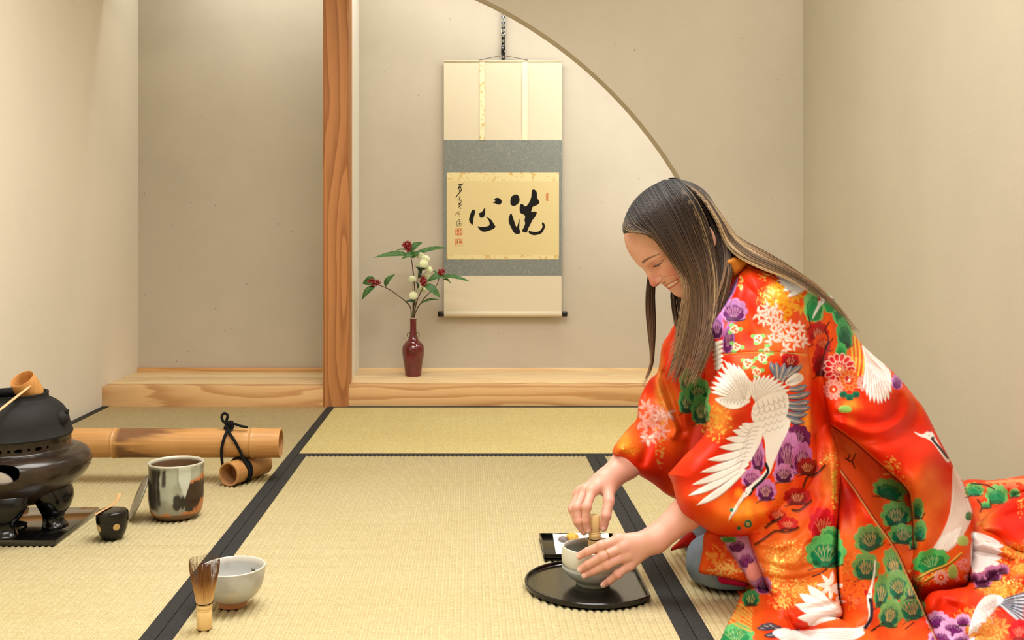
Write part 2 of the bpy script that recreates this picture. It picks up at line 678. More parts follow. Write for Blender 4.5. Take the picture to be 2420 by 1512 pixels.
def bamboo_mat(name, light, dark, axis='x', stain=False):
    m = MB(name, 0.38, 0.45)
    st = {'x': (1.2, 30, 30), 'z': (30, 30, 1.2), 'y': (30, 1.2, 30)}[axis]
    fib = m.noise(m.coord(scale=st), 6, 3, 0.6)
    big = m.noise(m.coord(), 6, 3)
    c = m.ramp(m.math('ADD', m.math('MULTIPLY', fib, 0.5), m.math('MULTIPLY', big, 0.5)), [(0.3, lin(*light)), (0.75, lin(*dark))])
    if stain:
        c = m.mix(m.attr('stain', 'Fac'), c, lin(112, 74, 42))
    m.col(c); m.bump(fib, 0.12, 0.0006)
    return m.m


M_bam = bamboo_mat('smoked bamboo', (204, 156, 96), (168, 114, 58), 'x', True)
M_bamy = bamboo_mat('smoked bamboo end', (200, 154, 98), (164, 112, 58), 'y')
M_bamin = plain('bamboo inside', (176, 128, 82), 0.7, 0.2, var=0.2)
M_bampale = bamboo_mat('pale bamboo', (238, 206, 146), (222, 182, 116), 'z')

# ---------------------------------------------------------------- tea bowl standing on the mat
def bowl_profile(outer, inner):
    return outer + inner


c = G(543, 1441); c.y += 0.0245; c.z = 0
b = thing('tea_bowl', c, 'pale grey glazed tea bowl with bare clay foot standing beside the upright whisk', 'bowl')
sc = 1.0
outer = [(0.0, 0.004), (0.018, 0.004), (0.0205, 0.0), (0.0245, 0.0), (0.0255, 0.002), (0.0262, 0.008), (0.0285, 0.0105), (0.040, 0.018), (0.0495, 0.029), (0.0555, 0.043), (0.0585, 0.058), (0.0595, 0.0715), (0.0592, 0.0735), (0.0580, 0.0742), (0.0565, 0.0728)]
inner = [(0.0555, 0.062), (0.052, 0.045), (0.045, 0.030), (0.033, 0.019), (0.018, 0.013), (0.0, 0.0115)]
pr = [tuple(p) for p in spline(outer, 70)] + [tuple(p) for p in spline(inner, 36)]
def wob(p, a):
    k = 1 + 0.012 * math.sin(2 * a + 0.6) + 0.006 * math.sin(5 * a)
    return Vector((p.x * k, p.y * k, p.z + 0.0012 * math.sin(a + 1.0) * (p.z / 0.07)))
o = mobj('body', lathe(pr, 110, c, False, False, wob), painted('pale grey glaze', 0.28, 0.5, 0.05, 60), parent=b)
p = coords(o); r = np.hypot(p[:, 0], p[:, 1])
base = np.tile(linc((186, 186, 182)), (len(p), 1))
nz = fbm(p * 60); nz2 = fbm(p * 25 + 9)
base = blend(base, linc((158, 154, 148)), sstep(0.45, 0.7, nz2) * 0.7)
base = blend(base, linc((214, 196, 176)), sstep(0.5, 0.62, nz2) * (p[:, 2] < 0.04) * 0.5)
base = blend(base, linc((184, 126, 88)), sstep(0.0125, 0.0095, p[:, 2] + (nz - 0.5) * 0.004))
base = blend(base, linc((226, 220, 204)), sstep(0.0715, 0.0735, p[:, 2]) * 0.8)
paint(o, base)
# small brushed mark inside the far rim
mk = []
for (x0, y0, x1, y1) in ((593, 1341, 598, 1348), (597, 1340, 600, 1348), (603, 1341, 601, 1348), (593, 1347, 604, 1350)):
    mk.append(tube([P(x0, y0, c.y + 0.033), P((x0 + x1) / 2, (y0 + y1) / 2 , c.y + 0.0335), P(x1, y1, c.y + 0.033)], 0.0006, 5))
mobj('brush_mark', join(*mk), plain('iron brush mark', (50, 48, 48), 0.5), parent=b, label='small dark brushed mark inside the rim')

# ---------------------------------------------------------------- bamboo whisk
def whisk(root, ht=0.123, dirn=None):
    """parts in local z-up coordinates with the base at the origin; returns list of (name, vf, material)"""
    hr = 0.0138
    prof = [(0.0, 0.0005), (hr - 0.001, 0.0), (hr - 0.0003, 0.001), (hr - 0.0004, 0.02), (hr - 0.0003, 0.031), (hr - 0.0010, 0.0318), (hr - 0.0003, 0.0326), (hr - 0.0002, 0.0345), (hr - 0.0010, 0.0353), (hr, 0.0362), (hr + 0.0002, 0.041), (hr - 0.0008, 0.0425), (hr - 0.001, 0.044), (0.010, 0.0442), (0, 0.0442)]
    parts = [('handle', lathe(prof, 36, (0, 0, 0), True, True), M_bampale)]
    outer = []
    N = 68
    for i in range(N):
        a = 2 * math.pi * i / N + 0.02 * math.sin(i * 7.0)
        top = ht - 0.002 * abs(math.sin(i * 12.9))
        rr = [(0.0132, 0.043), (0.0158, 0.058), (0.0200, 0.078), (0.0244, 0.098), (0.0262, 0.110), (0.0266, 0.117), (0.0258, top)]
        q = spline(rr, 9)
        pts = [Vector((x * math.cos(a), x * math.sin(a), z)) for x, z in q]
        outer.append(tube(pts, list(np.linspace(0.00058, 0.00026, 9)), 4, False))
    inn = []
    for i in range(44):
        a = 2 * math.pi * i / 44
        k = 0.55 + 0.12 * math.sin(i * 5.1)
        rr = [(0.010, 0.043), (0.0105 * k + 0.003, 0.062), (0.012 * k + 0.003, 0.085), (0.014 * k + 0.002, ht - 0.012)]
        q = spline(rr, 6)
        inn.append(tube([Vector((x * math.cos(a), x * math.sin(a), z)) for x, z in q], 0.0006, 4, False))
    parts.append(('outer_tines', join(*outer), M_tines))
    parts.append(('inner_tines', join(*inn), M_tines2))
    thr = [Vector((0.0148 * math.cos(t), 0.0148 * math.sin(t), 0.0455 + 0.0008 * math.sin(t + 0.5))) for t in np.linspace(0, 2 * math.pi, 40)]
    parts.append(('thread', tube(thr, 0.0008, 6, False), M_cord))
    return parts


mt = MB('whisk tines', 0.5, 0.35)
_z = mt.sep(mt.coord())[2]
mt.col(mt.ramp(mt.math('MULTIPLY', _z, 8.0), [(0.36, lin(232, 196, 138)), (0.55, lin(196, 148, 84)), (0.72, lin(118, 74, 36)), (0.95, lin(104, 66, 40))]))
M_tines = mt.m
mt = MB('whisk inner tines', 0.5, 0.35)
_z = mt.sep(mt.coord())[2]
mt.col(mt.ramp(mt.math('MULTIPLY', _z, 8.0), [(0.36, lin(214, 172, 110)), (0.60, lin(150, 100, 50)), (0.9, lin(108, 66, 34))]))
M_tines2 = mt.m

c = G(483, 1484); c.z = 0
wk = thing('tea_whisk', c, 'bamboo tea whisk standing upright on its handle before the grey bowl', 'whisk')
for nm, vf, m in whisk(wk):
    ob = mobj(nm, ([Vector(v) + c for v in vf[0]], vf[1]), m, parent=wk)
    sharp(ob, 50)
    if nm.endswith('tines'): ob['kind'] = 'stuff'

# ---------------------------------------------------------------- glazed water jar with its lid leaning on it
c = G(402, 1233); c.y += 0.052; c.z = 0
jar = thing('water_jar', c, 'open glazed stoneware water jar with black, grey and orange drips', 'jar')
outer = [(0, 0.003), (0.035, 0.002), (0.046, 0.0), (0.053, 0.004), (0.0595, 0.013), (0.0635, 0.027), (0.0655, 0.05), (0.0655, 0.08), (0.0650, 0.105), (0.0648, 0.118), (0.0658, 0.126), (0.0662, 0.1315), (0.0652, 0.1345), (0.0630, 0.1345), (0.0605, 0.132)]
inner = [(0.0592, 0.1275), (0.0590, 0.12), (0.0595, 0.09), (0.059, 0.04), (0.05, 0.012), (0.0, 0.009)]
pr = [tuple(q) for q in spline(outer, 110)] + [tuple(q) for q in spline(inner, 40)]
def wob(p, a):
    k = 1 + 0.010 * math.sin(3 * a + 2.2) + 0.008 * math.sin(2 * a)
    k += 0.006 * math.sin(p.z * 160) * (0.3 + 0.7 * (p.z > 0.02)) * 0.5
    return Vector((p.x * k, p.y * k, p.z))
o = mobj('body', lathe(pr, 190, c, False, False, wob), painted('stoneware glaze', 0.26, 0.5, 0.12, 90), parent=jar)
p = coords(o)
u = (p[:, 0] * 0.9627 + p[:, 1] * 0.2734) / 0.066; z = p[:, 2] / 0.134; front = (p[:, 1] * 0.9627 - p[:, 0] * 0.2734) < 0.02
inside = np.hypot(p[:, 0], p[:, 1]) < 0.0602
nz = fbm(p * 70); n2 = fbm(p * 28 + 4); n3 = fbm(np.stack([p[:, 0] * 200, p[:, 1] * 200, p[:, 2] * 25], 1))
col = np.tile(linc((186, 118, 70)), (len(p), 1))
gl = np.tile(linc((142, 142, 126)), (len(p), 1))
gl = blend(gl, linc((176, 181, 162)), sstep(0.42, 0.62, n2) * 0.8)
edge = 0.14 + 0.13 * np.maximum(0, u) ** 2 * 2.6 - 0.05 * np.cos(u * 9) * 0.5 + (n2 - 0.5) * 0.16
col = blend(col, gl, sstep(edge - 0.01, edge + 0.02, z))
# bare orange band with a black iron patch to the right
orange = sstep(0.28, 0.34, u + (n2 - .5) * .3) * sstep(0.70, 0.64, z + (n2 - .5) * 0.12 - u * 0.12) * sstep(0.2, 0.3, z)
col = blend(col, linc((192, 116, 66)), orange * front)
blk = sstep(0.07, 0.0, np.hypot((u - 0.62) / 1.0, (z - 0.47 - 0.10 * (u - 0.6)) / 0.62) - 0.36 + (n2 - .5) * .5 + (n3 - .5) * 0.35)
blk = np.maximum(blk, sstep(0.05, 0.0, np.hypot(u - 0.02, (z - 0.37) / 0.8) - 0.13 + (n2 - .5) * .25))
col = blend(col, linc((26, 22, 20)), blk * front * 0.95)
drip = sstep(0.03, 0.0, np.abs(u - 0.30) - 0.20 * np.clip((z - 0.44) / 0.3, 0, 1)) * sstep(0.42, 0.46, z)
col = blend(col, linc((196, 202, 188)), drip * front)
# dark runs on the left
for uc, w, z0 in ((-0.84, 0.26, 0.16), (-0.42, 0.10, 0.60), (-0.62, 0.08, 0.25)):
    run = sstep(w, w * 0.4, np.abs(u - uc + (n2 - .5) * 0.16)) * sstep(z0, z0 + 0.08, z) * sstep(1.0, 0.9, z)
    col = blend(col, linc((30, 22, 18)), run * front * 0.92)
col = blend(col, linc((196, 190, 168)), sstep(0.965, 0.985, z) * 0.85)
col = blend(col, linc((116, 88, 62)), inside * sstep(0.97, 0.93, z))
paint(o, col)

lid_c = Vector((c.x - 0.0665 - 0.0165, c.y - 0.016, 0.052))
lid = thing('jar_lid', (lid_c.x - 0.02, lid_c.y, 0.0), 'grey glazed jar lid propped on edge against the water jar', 'lid')
prof = [(0, 0.0), (0.03, 0.0), (0.05, 0.0008), (0.0545, 0.0025), (0.0555, 0.0045), (0.0535, 0.0062), (0.046, 0.0068), (0.030, 0.0075), (0.0, 0.0085)]
nrm = Vector((-0.90, -0.33, 0.42)).normalized()
Mx = Matrix.Translation(lid_c) @ nrm.to_track_quat('Z', 'Y').to_matrix().to_4x4()
vf = xform(lathe([tuple(q) for q in spline(prof, 40)], 64), Mx)
zmin = min(v.z for v in vf[0]); vf = ([v - Vector((0, 0, zmin)) for v in vf[0]], vf[1])
o = mobj('disc', vf, painted('lid glaze', 0.35, 0.45, 0.1, 90), parent=lid)
p = coords(o); n2 = fbm(p * 40 + 2)
col = np.tile(linc((150, 144, 126)), (len(p), 1))
col = blend(col, linc((92, 84, 72)), sstep(0.4, 0.7, n2)); col = blend(col, linc((190, 186, 166)), sstep(0.6, 0.75, fbm(p * 60)) * 0.7)
paint(o, col)

# ---------------------------------------------------------------- lacquer tea caddy and scoop
c = G(256, 1279); c.y += 0.026; c.z = 0
cad = thing('tea_caddy', c, 'small black lacquer tea caddy with gold chrysanthemum crests', 'tea caddy')
prof = [(0, 0.001), (0.020, 0.0), (0.0225, 0.001), (0.0275, 0.010), (0.0325, 0.024), (0.0352, 0.040)]
o = mobj('body', lathe([tuple(q) for q in spline(prof, 30)] + [(0.0353, 0.0418), (0.0345, 0.0419), (0, 0.0419)], 72, c), M_black, parent=cad)
sharp(o, 50)
prof = [(0.0345, 0.0421), (0.0354, 0.0422), (0.0356, 0.046), (0.0355, 0.056), (0.0340, 0.0615), (0.030, 0.0640), (0.018, 0.0652), (0, 0.0655)]
o = mobj('lid', lathe(prof[:2] + [tuple(q) for q in spline(prof[1:], 26)], 72, c, True, False), M_black, parent=cad)
sharp(o, 50)


def crest(a, zc, rad, petals, r_at):
    """flat gold flower wrapped on the caddy wall"""
    V, Fc = [], []
    n = petals * 8
    for ring in (0.0, 0.35, 0.7, 1.0):
        for i in range(n):
            t = 2 * math.pi * i / n
            rr = rad * ring * (1 - 0.18 * (ring > 0.5) * (0.5 + 0.5 * math.cos(petals * t)) ** 2)
            du, dz = rr * math.cos(t), rr * math.sin(t)
            zz = zc + dz
            R = r_at(zz) + 0.0005
            w = a + du / R
            V.append((c.x + R * math.sin(w), c.y - R * math.cos(w), zz))
    for k in range(3):
        for i in range(n):
            Fc.append([k * n + i, k * n + (i + 1) % n, (k + 1) * n + (i + 1) % n, (k + 1) * n + i])
    return V, Fc


def r_cad(z):
    return float(np.interp(z, [0, 0.001, 0.010, 0.024, 0.040, 0.046, 0.056], [0.0225, 0.0228, 0.0277, 0.0327, 0.0353, 0.0357, 0.0356]))
mobj('crest', crest(-0.72, 0.0285, 0.0088, 8, r_cad), M_gold, parent=cad, label='gold eight petal flower crest')
mobj('crest', crest(0.60, 0.0325, 0.0082, 16, r_cad), M_gold, parent=cad, label='gold round chrysanthemum crest')

pts = [P(223, 1230, 2.352), P(240, 1216, 2.372), P(258, 1202, 2.405), P(270, 1192, 2.44), P(277, 1180, 2.47), P(281, 1170, 2.492), P(283, 1166, 2.50)]
zt = 0.0655
pts = [Vector((q.x, q.y, max(q.z, zt + 0.0016 - max(0, (c.y - 0.03 - q.y)) * 0.5))) for q in pts]
q = [Vector(t) for t in spline(pts, 24)]
w = list(np.interp(np.linspace(0, 1, 24), [0, 0.1, 0.6, 0.85, 0.95, 1], [0.0026, 0.0036, 0.0034, 0.0050, 0.0054, 0.003]))
o = mobj('tea_scoop', tube(q, w, 10, True, 0.35), plain('tea scoop bamboo', (214, 162, 106), 0.45, var=0.12, scale=60), origin=(c.x, c.y, zt), label='slim bamboo tea scoop lying across the black caddy', cat='scoop')

# ---------------------------------------------------------------- bamboo barrier pole on feet, tied with cord
FY = 2.945
foot_r = 0.0325
pole_r = 0.0405
fz = foot_r
pz = 2 * foot_r + pole_r - 0.001
def px2x(px, Y): return (px - VX) * Y / F
x_end = px2x(664, FY)
bar = thing('bamboo_barrier', (x_end - 0.3, FY, 0), 'thick bamboo pole laid across short bamboo feet, tied with black cord', 'bamboo')


def culm(p0, p1, r, nodes, n=40, m=70, wall=0.0045):
    """hollow bamboo with node rings, ends open"""
    p0, p1 = Vector(p0), Vector(p1)
    L = (p1 - p0).length
    t = sorted(set(list(np.linspace(0, 1, m)) + [nd + d / L for nd in nodes for d in (-0.008, -0.005, -0.003, -0.0015, 0, 0.0015, 0.003, 0.006)]))
    t = [x for x in t if 0 <= x <= 1]
    pts = [p0 + (p1 - p0) * x for x in t]
    R = []
    for x in t:
        k = r
        for nd in nodes:
            d = (x - nd) * L
            k += 0.0022 * math.exp(-(d / 0.0028) ** 2) - 0.0012 * math.exp(-((d + 0.006) / 0.003) ** 2) + 0.001 * math.exp(-((d - 0.012) / 0.012) ** 2)
        R.append(k)
    vo, fo = tube(pts, R, n, False)
    k = len(t)
    ins = [(0, r - wall), (0.5 if False else 0, 0)]
    V, Fc, dark = list(vo), list(fo), []
    fr = frames([pts[0], pts[-1]])
    for end, (pp, sgn) in enumerate(((pts[0], 1), (pts[-1], -1))):
        ax = (p1 - p0).normalized() * sgn
        base = 0 if end == 0 else (k - 1) * n
        s = len(V)
        ctr = pp
        for i in range(n):
            d = (Vector(vo[base + i]) - ctr).normalized()
            V.append(ctr + d * (r - wall * 0.35) - ax * 0.0006)
        for i in range(n):
            d = (Vector(vo[base + i]) - ctr).normalized()
            V.append(ctr + d * (r - wall))
        depth = min(0.05, L * 0.35)
        for i in range(n):
            d = (Vector(vo[base + i]) - ctr).normalized()
            V.append(ctr + d * (r - wall - 0.001) + ax * depth)
        rings = [base, s, s + n, s + 2 * n]
        for a, b2 in zip(rings[:-1], rings[1:]):
            for i in range(n):
                qd = [a + i, b2 + i, b2 + (i + 1) % n, a + (i + 1) % n]
                Fc.append(qd if end == 0 else qd[::-1])
        Fc.append([s + 2 * n + i for i in range(n)])
        dark += list(range(len(Fc) - n - 1, len(Fc)))
    culm.dark = dark
    return V, Fc


xl = XL + 0.03
Lp = x_end - xl
n1, n2 = (px2x(272, FY) - xl) / Lp, (px2x(597, FY) - xl) / Lp
o = mobj('pole', culm((xl, FY, pz), (x_end, FY, pz), pole_r, [n1, n2]), [M_bam, M_bamin], parent=bar)
for f_ in culm.dark: o.data.polygons[f_].material_index = 1
fix_normals(o); sharp(o, 40)
p = coords(o) + np.array(wloc(bar))
d = p[:, 0] - px2x(276, FY)
ang = np.arctan2(p[:, 2] - pz, -(p[:, 1] - FY))
nz = fbm(np.stack([p[:, 0] * 14, ang * 9, ang * 0], 1), 3)
st = sstep(0, 0.006, d) * sstep(0.15, 0.02, d - 0.10 * (np.abs(ang - 0.1) - 0.5) + (nz - 0.5) * 0.16) * sstep(0.15, 0.5, np.abs(ang - 0.15) + nz * 0.5)
a = o.data.attributes.new('stain', 'FLOAT', 'POINT'); a.data.foreach_set('value', np.clip(st * 1.3, 0, 0.95).astype(np.float32))
for k, (fx, vis) in enumerate(((px2x(552, 2.92), 1), (XL + 0.12, 0))):
    p0 = Vector((fx - 0.004, 2.875, fz)); p1 = Vector((fx + 0.062, 3.02, fz))
    o = mobj('foot', culm(p0, p1, foot_r, [], 36, 12), [M_bamy, M_bamin], parent=bar)
    for f_ in culm.dark: o.data.polygons[f_].material_index = 1
    fix_normals(o); sharp(o, 40)
    cr = 0.0042
    # cord loops from the knot over the pole and round the foot
    kn = Vector((px2x(543, FY) if vis else fx + 0.02, FY - 0.012, pz + pole_r + 0.004))
    paths = []
    mid = (p0 + p1) / 2
    for sx, yy in ((-0.012, -0.05), (0.036, -0.055)):
        f0 = Vector((fx - 0.026 if sx < 0 else fx + 0.046, 2.905, fz + (0.01 if sx < 0 else 0.0)))
        pa = [kn, kn + Vector((sx * 0.2, -0.022, -0.010)), Vector((kn.x + sx * 0.7, FY - pole_r - 0.004, pz + 0.012)), Vector((kn.x + sx * 1.1, FY - pole_r - 0.002, pz - 0.018)), f0, f0 + Vector((0.004 if sx < 0 else -0.004, 0.012, -0.026))]
        paths.append(tube([Vector(t) for t in spline(pa, 22)], cr, 8))
        pb = [kn, kn + Vector((sx * 0.2, 0.03, -0.012)), Vector((kn.x + sx * 0.7, FY + pole_r + 0.004, pz)), Vector((kn.x + sx * 1.2 + 0.02, FY + 0.035, fz + 0.03))]
        paths.append(tube([Vector(t) for t in spline(pb, 16)], cr, 8))
    # turns round the foot
    for off in (0.55, 0.68):
        cc = p0 + (p1 - p0) * (off * 0.55)
        ax = (p1 - p0).normalized(); e1 = Vector((0, 0, 1)); e2 = ax.cross(e1)
        ring = [cc + (e1 * math.cos(t) + e2 * math.sin(t)) * (foot_r + cr * 0.55) for t in np.linspace(0, 2 * math.pi, 30)]
        paths.append(tube(ring, cr * 0.9, 8, False))
    ball = [kn + Vector((0.010 * math.cos(t * 2.1) * (1 + 0.3 * math.sin(t * 3.3)), 0.008 * math.sin(t * 1.7), 0.006 + 0.010 * math.sin(t * 2.6))) for t in np.linspace(0, 8, 40)]
    paths.append(tube(ball, cr * 1.05, 8))
    lp = [kn + Vector(t) for t in ((0.0, 0, 0.012), (-0.014, -0.003, 0.018), (-0.019, -0.003, 0.032), (-0.012, 0, 0.041), (-0.003, 0, 0.034), (-0.006, 0, 0.020), (0.002, 0, 0.010))]
    paths.append(tube([Vector(t) for t in spline(lp, 26)], cr * 0.9, 8))
    tl = [kn + Vector(t) for t in ((0.004, 0, 0.008), (0.018, -0.006, 0.012), (0.034, -0.008, 0.007), (0.050, -0.008, 0.004), (0.054, -0.008, 0.002))]
    paths.append(tube([Vector(t) for t in spline(tl, 18)], cr * 0.85, 8))
    mobj('cord', join(*paths), M_cord, parent=bar, label='knotted black cord')

# ---------------------------------------------------------------- brazier, kettle, ladle on a black board
FB = Vector((px2x(25, 2.47), 2.47, 0))
mb = MB('black lacquer board', 0.12, 0.6); mb.col(lin(10, 9, 9)); mb.set(**{'Coat Weight': 0.7, 'Coat Roughness': 0.05})
nzb = mb.noise(mb.coord(), 30, 2); mb.bump(nzb, 0.02, 0.001)
o = sharp(mobj('brazier_board', box(FB.x - 0.19, -0.920, 2.330, 2.608, 0.0, 0.013, 0.0015), mb.m, origin=(FB.x, 2.47, 0), label='glossy black lacquer board under the brazier', cat='board'))
BZ = 0.013
fur = thing('brazier', (FB.x, FB.y, BZ), 'dark brown lustrous brazier on three black legs carrying the kettle', 'brazier')
mf = MB('burnished brazier', 0.26, 0.35, 0.0)
_nz = mf.noise(mf.coord(), 14, 4, 0.6)
mf.col(mf.ramp(_nz, [(0.35, lin(34, 25, 19)), (0.7, lin(56, 43, 33))]))
mf.bump(_nz, 0.05, 0.002); mf.set(**{'Coat Weight': 0.2, 'Coat Roughness': 0.1})
outer = [(0.0, 0.058), (0.05, 0.060), (0.09, 0.068), (0.128, 0.090), (0.158, 0.117), (0.175, 0.138), (0.181, 0.155), (0.178, 0.170), (0.168, 0.181), (0.152, 0.188), (0.140, 0.191)]
collar = [(0.1365, 0.1925), (0.1345, 0.196), (0.1345, 0.216), (0.1365, 0.219), (0.1365, 0.222), (0.128, 0.222), (0.126, 0.19), (0.150, 0.175), (0.158, 0.155), (0.14, 0.12), (0.08, 0.08), (0, 0.072)]
pr = [tuple(q) for q in spline(outer, 44)] + collar
o = mobj('body', lathe([(r, z - BZ) for r, z in pr], 110, FB + Vector((0, 0, BZ)), False, False), mf.m, parent=fur)
# cut the fire window and vent holes with booleans
cut = []
def cutter(vf):
    me = bpy.data.meshes.new('cut'); me.from_pydata([tuple(v) for v in vf[0]], [], vf[1]); me.update()
    return me
wa = math.radians(10)
def at_f(a, r, z):   # direction a measured from the camera side, to the right positive
    return Vector((FB.x + r * math.sin(a), FB.y - r * math.cos(a), z))
def ell(a, r, z, ru, rv, n=24, half=0.05):
    ctr = at_f(a, r, z); ax = Vector((math.sin(a), -math.cos(a), 0)); e1 = Vector((math.cos(a), math.sin(a), 0)); e2 = Vector((0, 0, 1))
    V = []
    for s in (-half, half):
        for i in range(n):
            t = 2 * math.pi * i / n
            cu, cv = math.cos(t), math.sin(t)
            V.append(ctr + ax * s + e1 * (ru * math.copysign(abs(cu) ** 0.7, cu)) + e2 * (rv * math.copysign(abs(cv) ** 0.7, cv)))
    Fc = [list(range(n))[::-1], list(range(n, 2 * n))] + [[i, (i + 1) % n, n + (i + 1) % n, n + i] for i in range(n)]
    return V, Fc
cv = [ell(wa, 0.172, 0.163, 0.060, 0.021)]
for a, ru, rv in ((0.385, 0.0033, 0.0033), (0.53, 0.008, 0.0042), (0.70, 0.003, 0.0033), (0.86, 0.008, 0.0042), (1.03, 0.003, 0.0033), (0.22, 0.008, 0.0042), (-0.8, 0.008, 0.0042), (-0.65, 0.003, 0.003)):
    cv.append(ell(a, 0.133, 0.205, ru, rv, 16, 0.02))
for vfc in cv:
    me = bpy.data.meshes.new('cutter'); vv = [tuple(Vector(v) - FB - Vector((0, 0, BZ))) for v in vfc[0]]
    me.from_pydata(vv, [], vfc[1]); me.update()
    co_ = bpy.data.objects.new('cutter', me); COL.objects.link(co_); co_.location = FB + Vector((0, 0, BZ))
    cut.append(co_)
for co_ in cut:
    fix_normals(co_)
    md = o.modifiers.new('cut', 'BOOLEAN'); md.operation = 'DIFFERENCE'; md.object = co_; md.solver = 'EXACT'
bpy.context.view_layer.update()
dg = bpy.context.evaluated_depsgraph_get()
nm = bpy.data.meshes.new_from_object(o.evaluated_get(dg))
o.modifiers.clear(); o.data = nm
for co_ in cut: bpy.data.objects.remove(co_)
sharp(o, 40)
# ash bed and white tile seen in the fire window
mobj('ash_bed', lathe([(0, 0.094), (0.10, 0.094), (0.142, 0.118)], 60, FB, False, False), plain('ash', (150, 138, 124), 0.95, 0.05, var=0.2, scale=90, bump=0.6), parent=fur)
tv = []
for i in range(17):
    t = math.pi * i / 16
    tv.append((math.cos(t) * 0.044, math.sin(t) * 0.030))
tile = prism(tv, 'y', -0.004, 0.004)
Mx = Matrix.Translation(at_f(wa, 0.156, 0.138)) @ Matrix.Rotation(wa, 4, 'Z')
mobj('front_tile', xform(tile, Mx), plain('white clay tile', (196, 186, 176), 0.85, 0.1), parent=fur, smooth=False, label='half round white clay tile in the fire window')
# three splayed legs
for a in (math.radians(76), math.radians(18), math.radians(215)):
    rows = [(0.106, 0.108, 0.056, 0.036), (0.116, 0.082, 0.050, 0.036), (0.118, 0.058, 0.036, 0.030), (0.115, 0.040, 0.024, 0.022), (0.116, 0.028, 0.023, 0.022), (0.120, BZ + 0.004, 0.028, 0.026), (0.120, BZ, 0.028, 0.026)]
    V, Fc = [], []
    n = 20
    for r, z, wu, wr in [tuple(q) for q in spline(rows, 26)]:
        ctr = at_f(a, r, z); ax = Vector((math.sin(a), -math.cos(a), 0)); e1 = Vector((math.cos(a), math.sin(a), 0))
        for i in range(n):
            t = 2 * math.pi * i / n
            cu, cr_ = math.cos(t), math.sin(t)
            V.append(ctr + e1 * (wu * math.copysign(abs(cu) ** 0.75, cu)) + ax * (wr * math.copysign(abs(cr_) ** 0.75, cr_)))
    for j in range(25):
        for i in range(n):
            Fc.append([j * n + i, j * n + (i + 1) % n, (j + 1) * n + (i + 1) % n, (j + 1) * n + i])
    Fc += [list(range(n)), [25 * n + i for i in range(n)]]
    fix_normals(mobj('leg', (V, Fc), M_black, parent=fur, label='tapered black leg'))
# power cord of the heater on the board
pts = [at_f(0.1, 0.03, 0.055), at_f(0.3, 0.04, 0.03), Vector((FB.x - 0.02, 2.42, BZ + 0.022)), Vector((FB.x + 0.03, 2.40, BZ + 0.012)), Vector((FB.x + 0.045, 2.45, BZ + 0.004)), Vector((FB.x - 0.03, 2.48, BZ + 0.004)), Vector((FB.x - 0.10, 2.52, BZ + 0.004))]
mobj('heater_cord', tube([Vector(t) for t in spline(pts, 40)], 0.0035, 8), M_cord, parent=fur, label='thin black cord looping under the brazier')

ket = thing('kettle', (FB.x, FB.y, 0.222), 'matte black cast iron kettle seated in the brown brazier', 'kettle')
mi = MB('cast iron', 0.7, 0.25, 0.0)
_nz = mi.noise(mi.coord(), 120, 4, 0.7); _n2 = mi.noise(mi.coord(), 10, 3)
mi.col(mi.ramp(_n2, [(0.3, lin(24, 24, 24)), (0.7, lin(38, 37, 36))])); mi.bump(_nz, 0.35, 0.0015)
M_iron = mi.m
prof = [(0.0, 0.15), (0.08, 0.155), (0.115, 0.19), (0.124, 0.2195), (0.136, 0.2205), (0.1385, 0.2245), (0.137, 0.2285), (0.134, 0.237), (0.1315, 0.247), (0.128, 0.262), (0.121, 0.277), (0.111, 0.289), (0.099, 0.298), (0.088, 0.3035), (0.0845, 0.307), (0.0835, 0.315), (0.0845, 0.3185), (0.0825, 0.3195), (0.0800, 0.318), (0.0795, 0.305), (0.095, 0.285), (0.11, 0.25), (0.10, 0.2), (0, 0.18)]
o = mobj('body', lathe([tuple(q) for q in spline(prof, 110)], 96, FB, False, False), M_iron, parent=ket)
for a in (math.radians(84), math.radians(-96)):
    ctr = at_f(a, 0.128, 0.262); ax = Vector((math.sin(a), -math.cos(a), 0.25)).normalized()
    lug = [(0, -0.004), (0.0165, -0.004), (0.0155, 0.004), (0.0115, 0.010), (0.0085, 0.013), (0.004, 0.0145), (0.0, 0.014)]
    Mx = Matrix.Translation(ctr) @ ax.to_track_quat('Z', 'Y').to_matrix().to_4x4()
    vf = xform(lathe([tuple(q) for q in spline(lug, 18)], 20, (0, 0, 0), False, False), Mx)
    ear = xform(lathe([tuple(q) for q in spline([(0, -0.004), (0.0045, 0), (0.0035, 0.006), (0, 0.009)], 8)], 10, (0, 0, 0), False, False), Matrix.Translation(ctr + ax * 0.010 + Vector((0, 0, 0.011))) @ Vector((0.6, 0, 0.8)).to_track_quat('Z', 'Y').to_matrix().to_4x4())
    ring = [ctr + ax * 0.010 + Vector((math.cos(a), math.sin(a), 0)) * (0.007 * math.cos(t)) + Vector((0, 0, 0.007 * math.sin(t) - 0.003)) for t in np.linspace(0, 2 * math.pi, 20)]
    mobj('lug', join(vf, ear, tube(ring, 0.0022, 6, False)), M_iron, parent=ket, label='small cast handle lug')

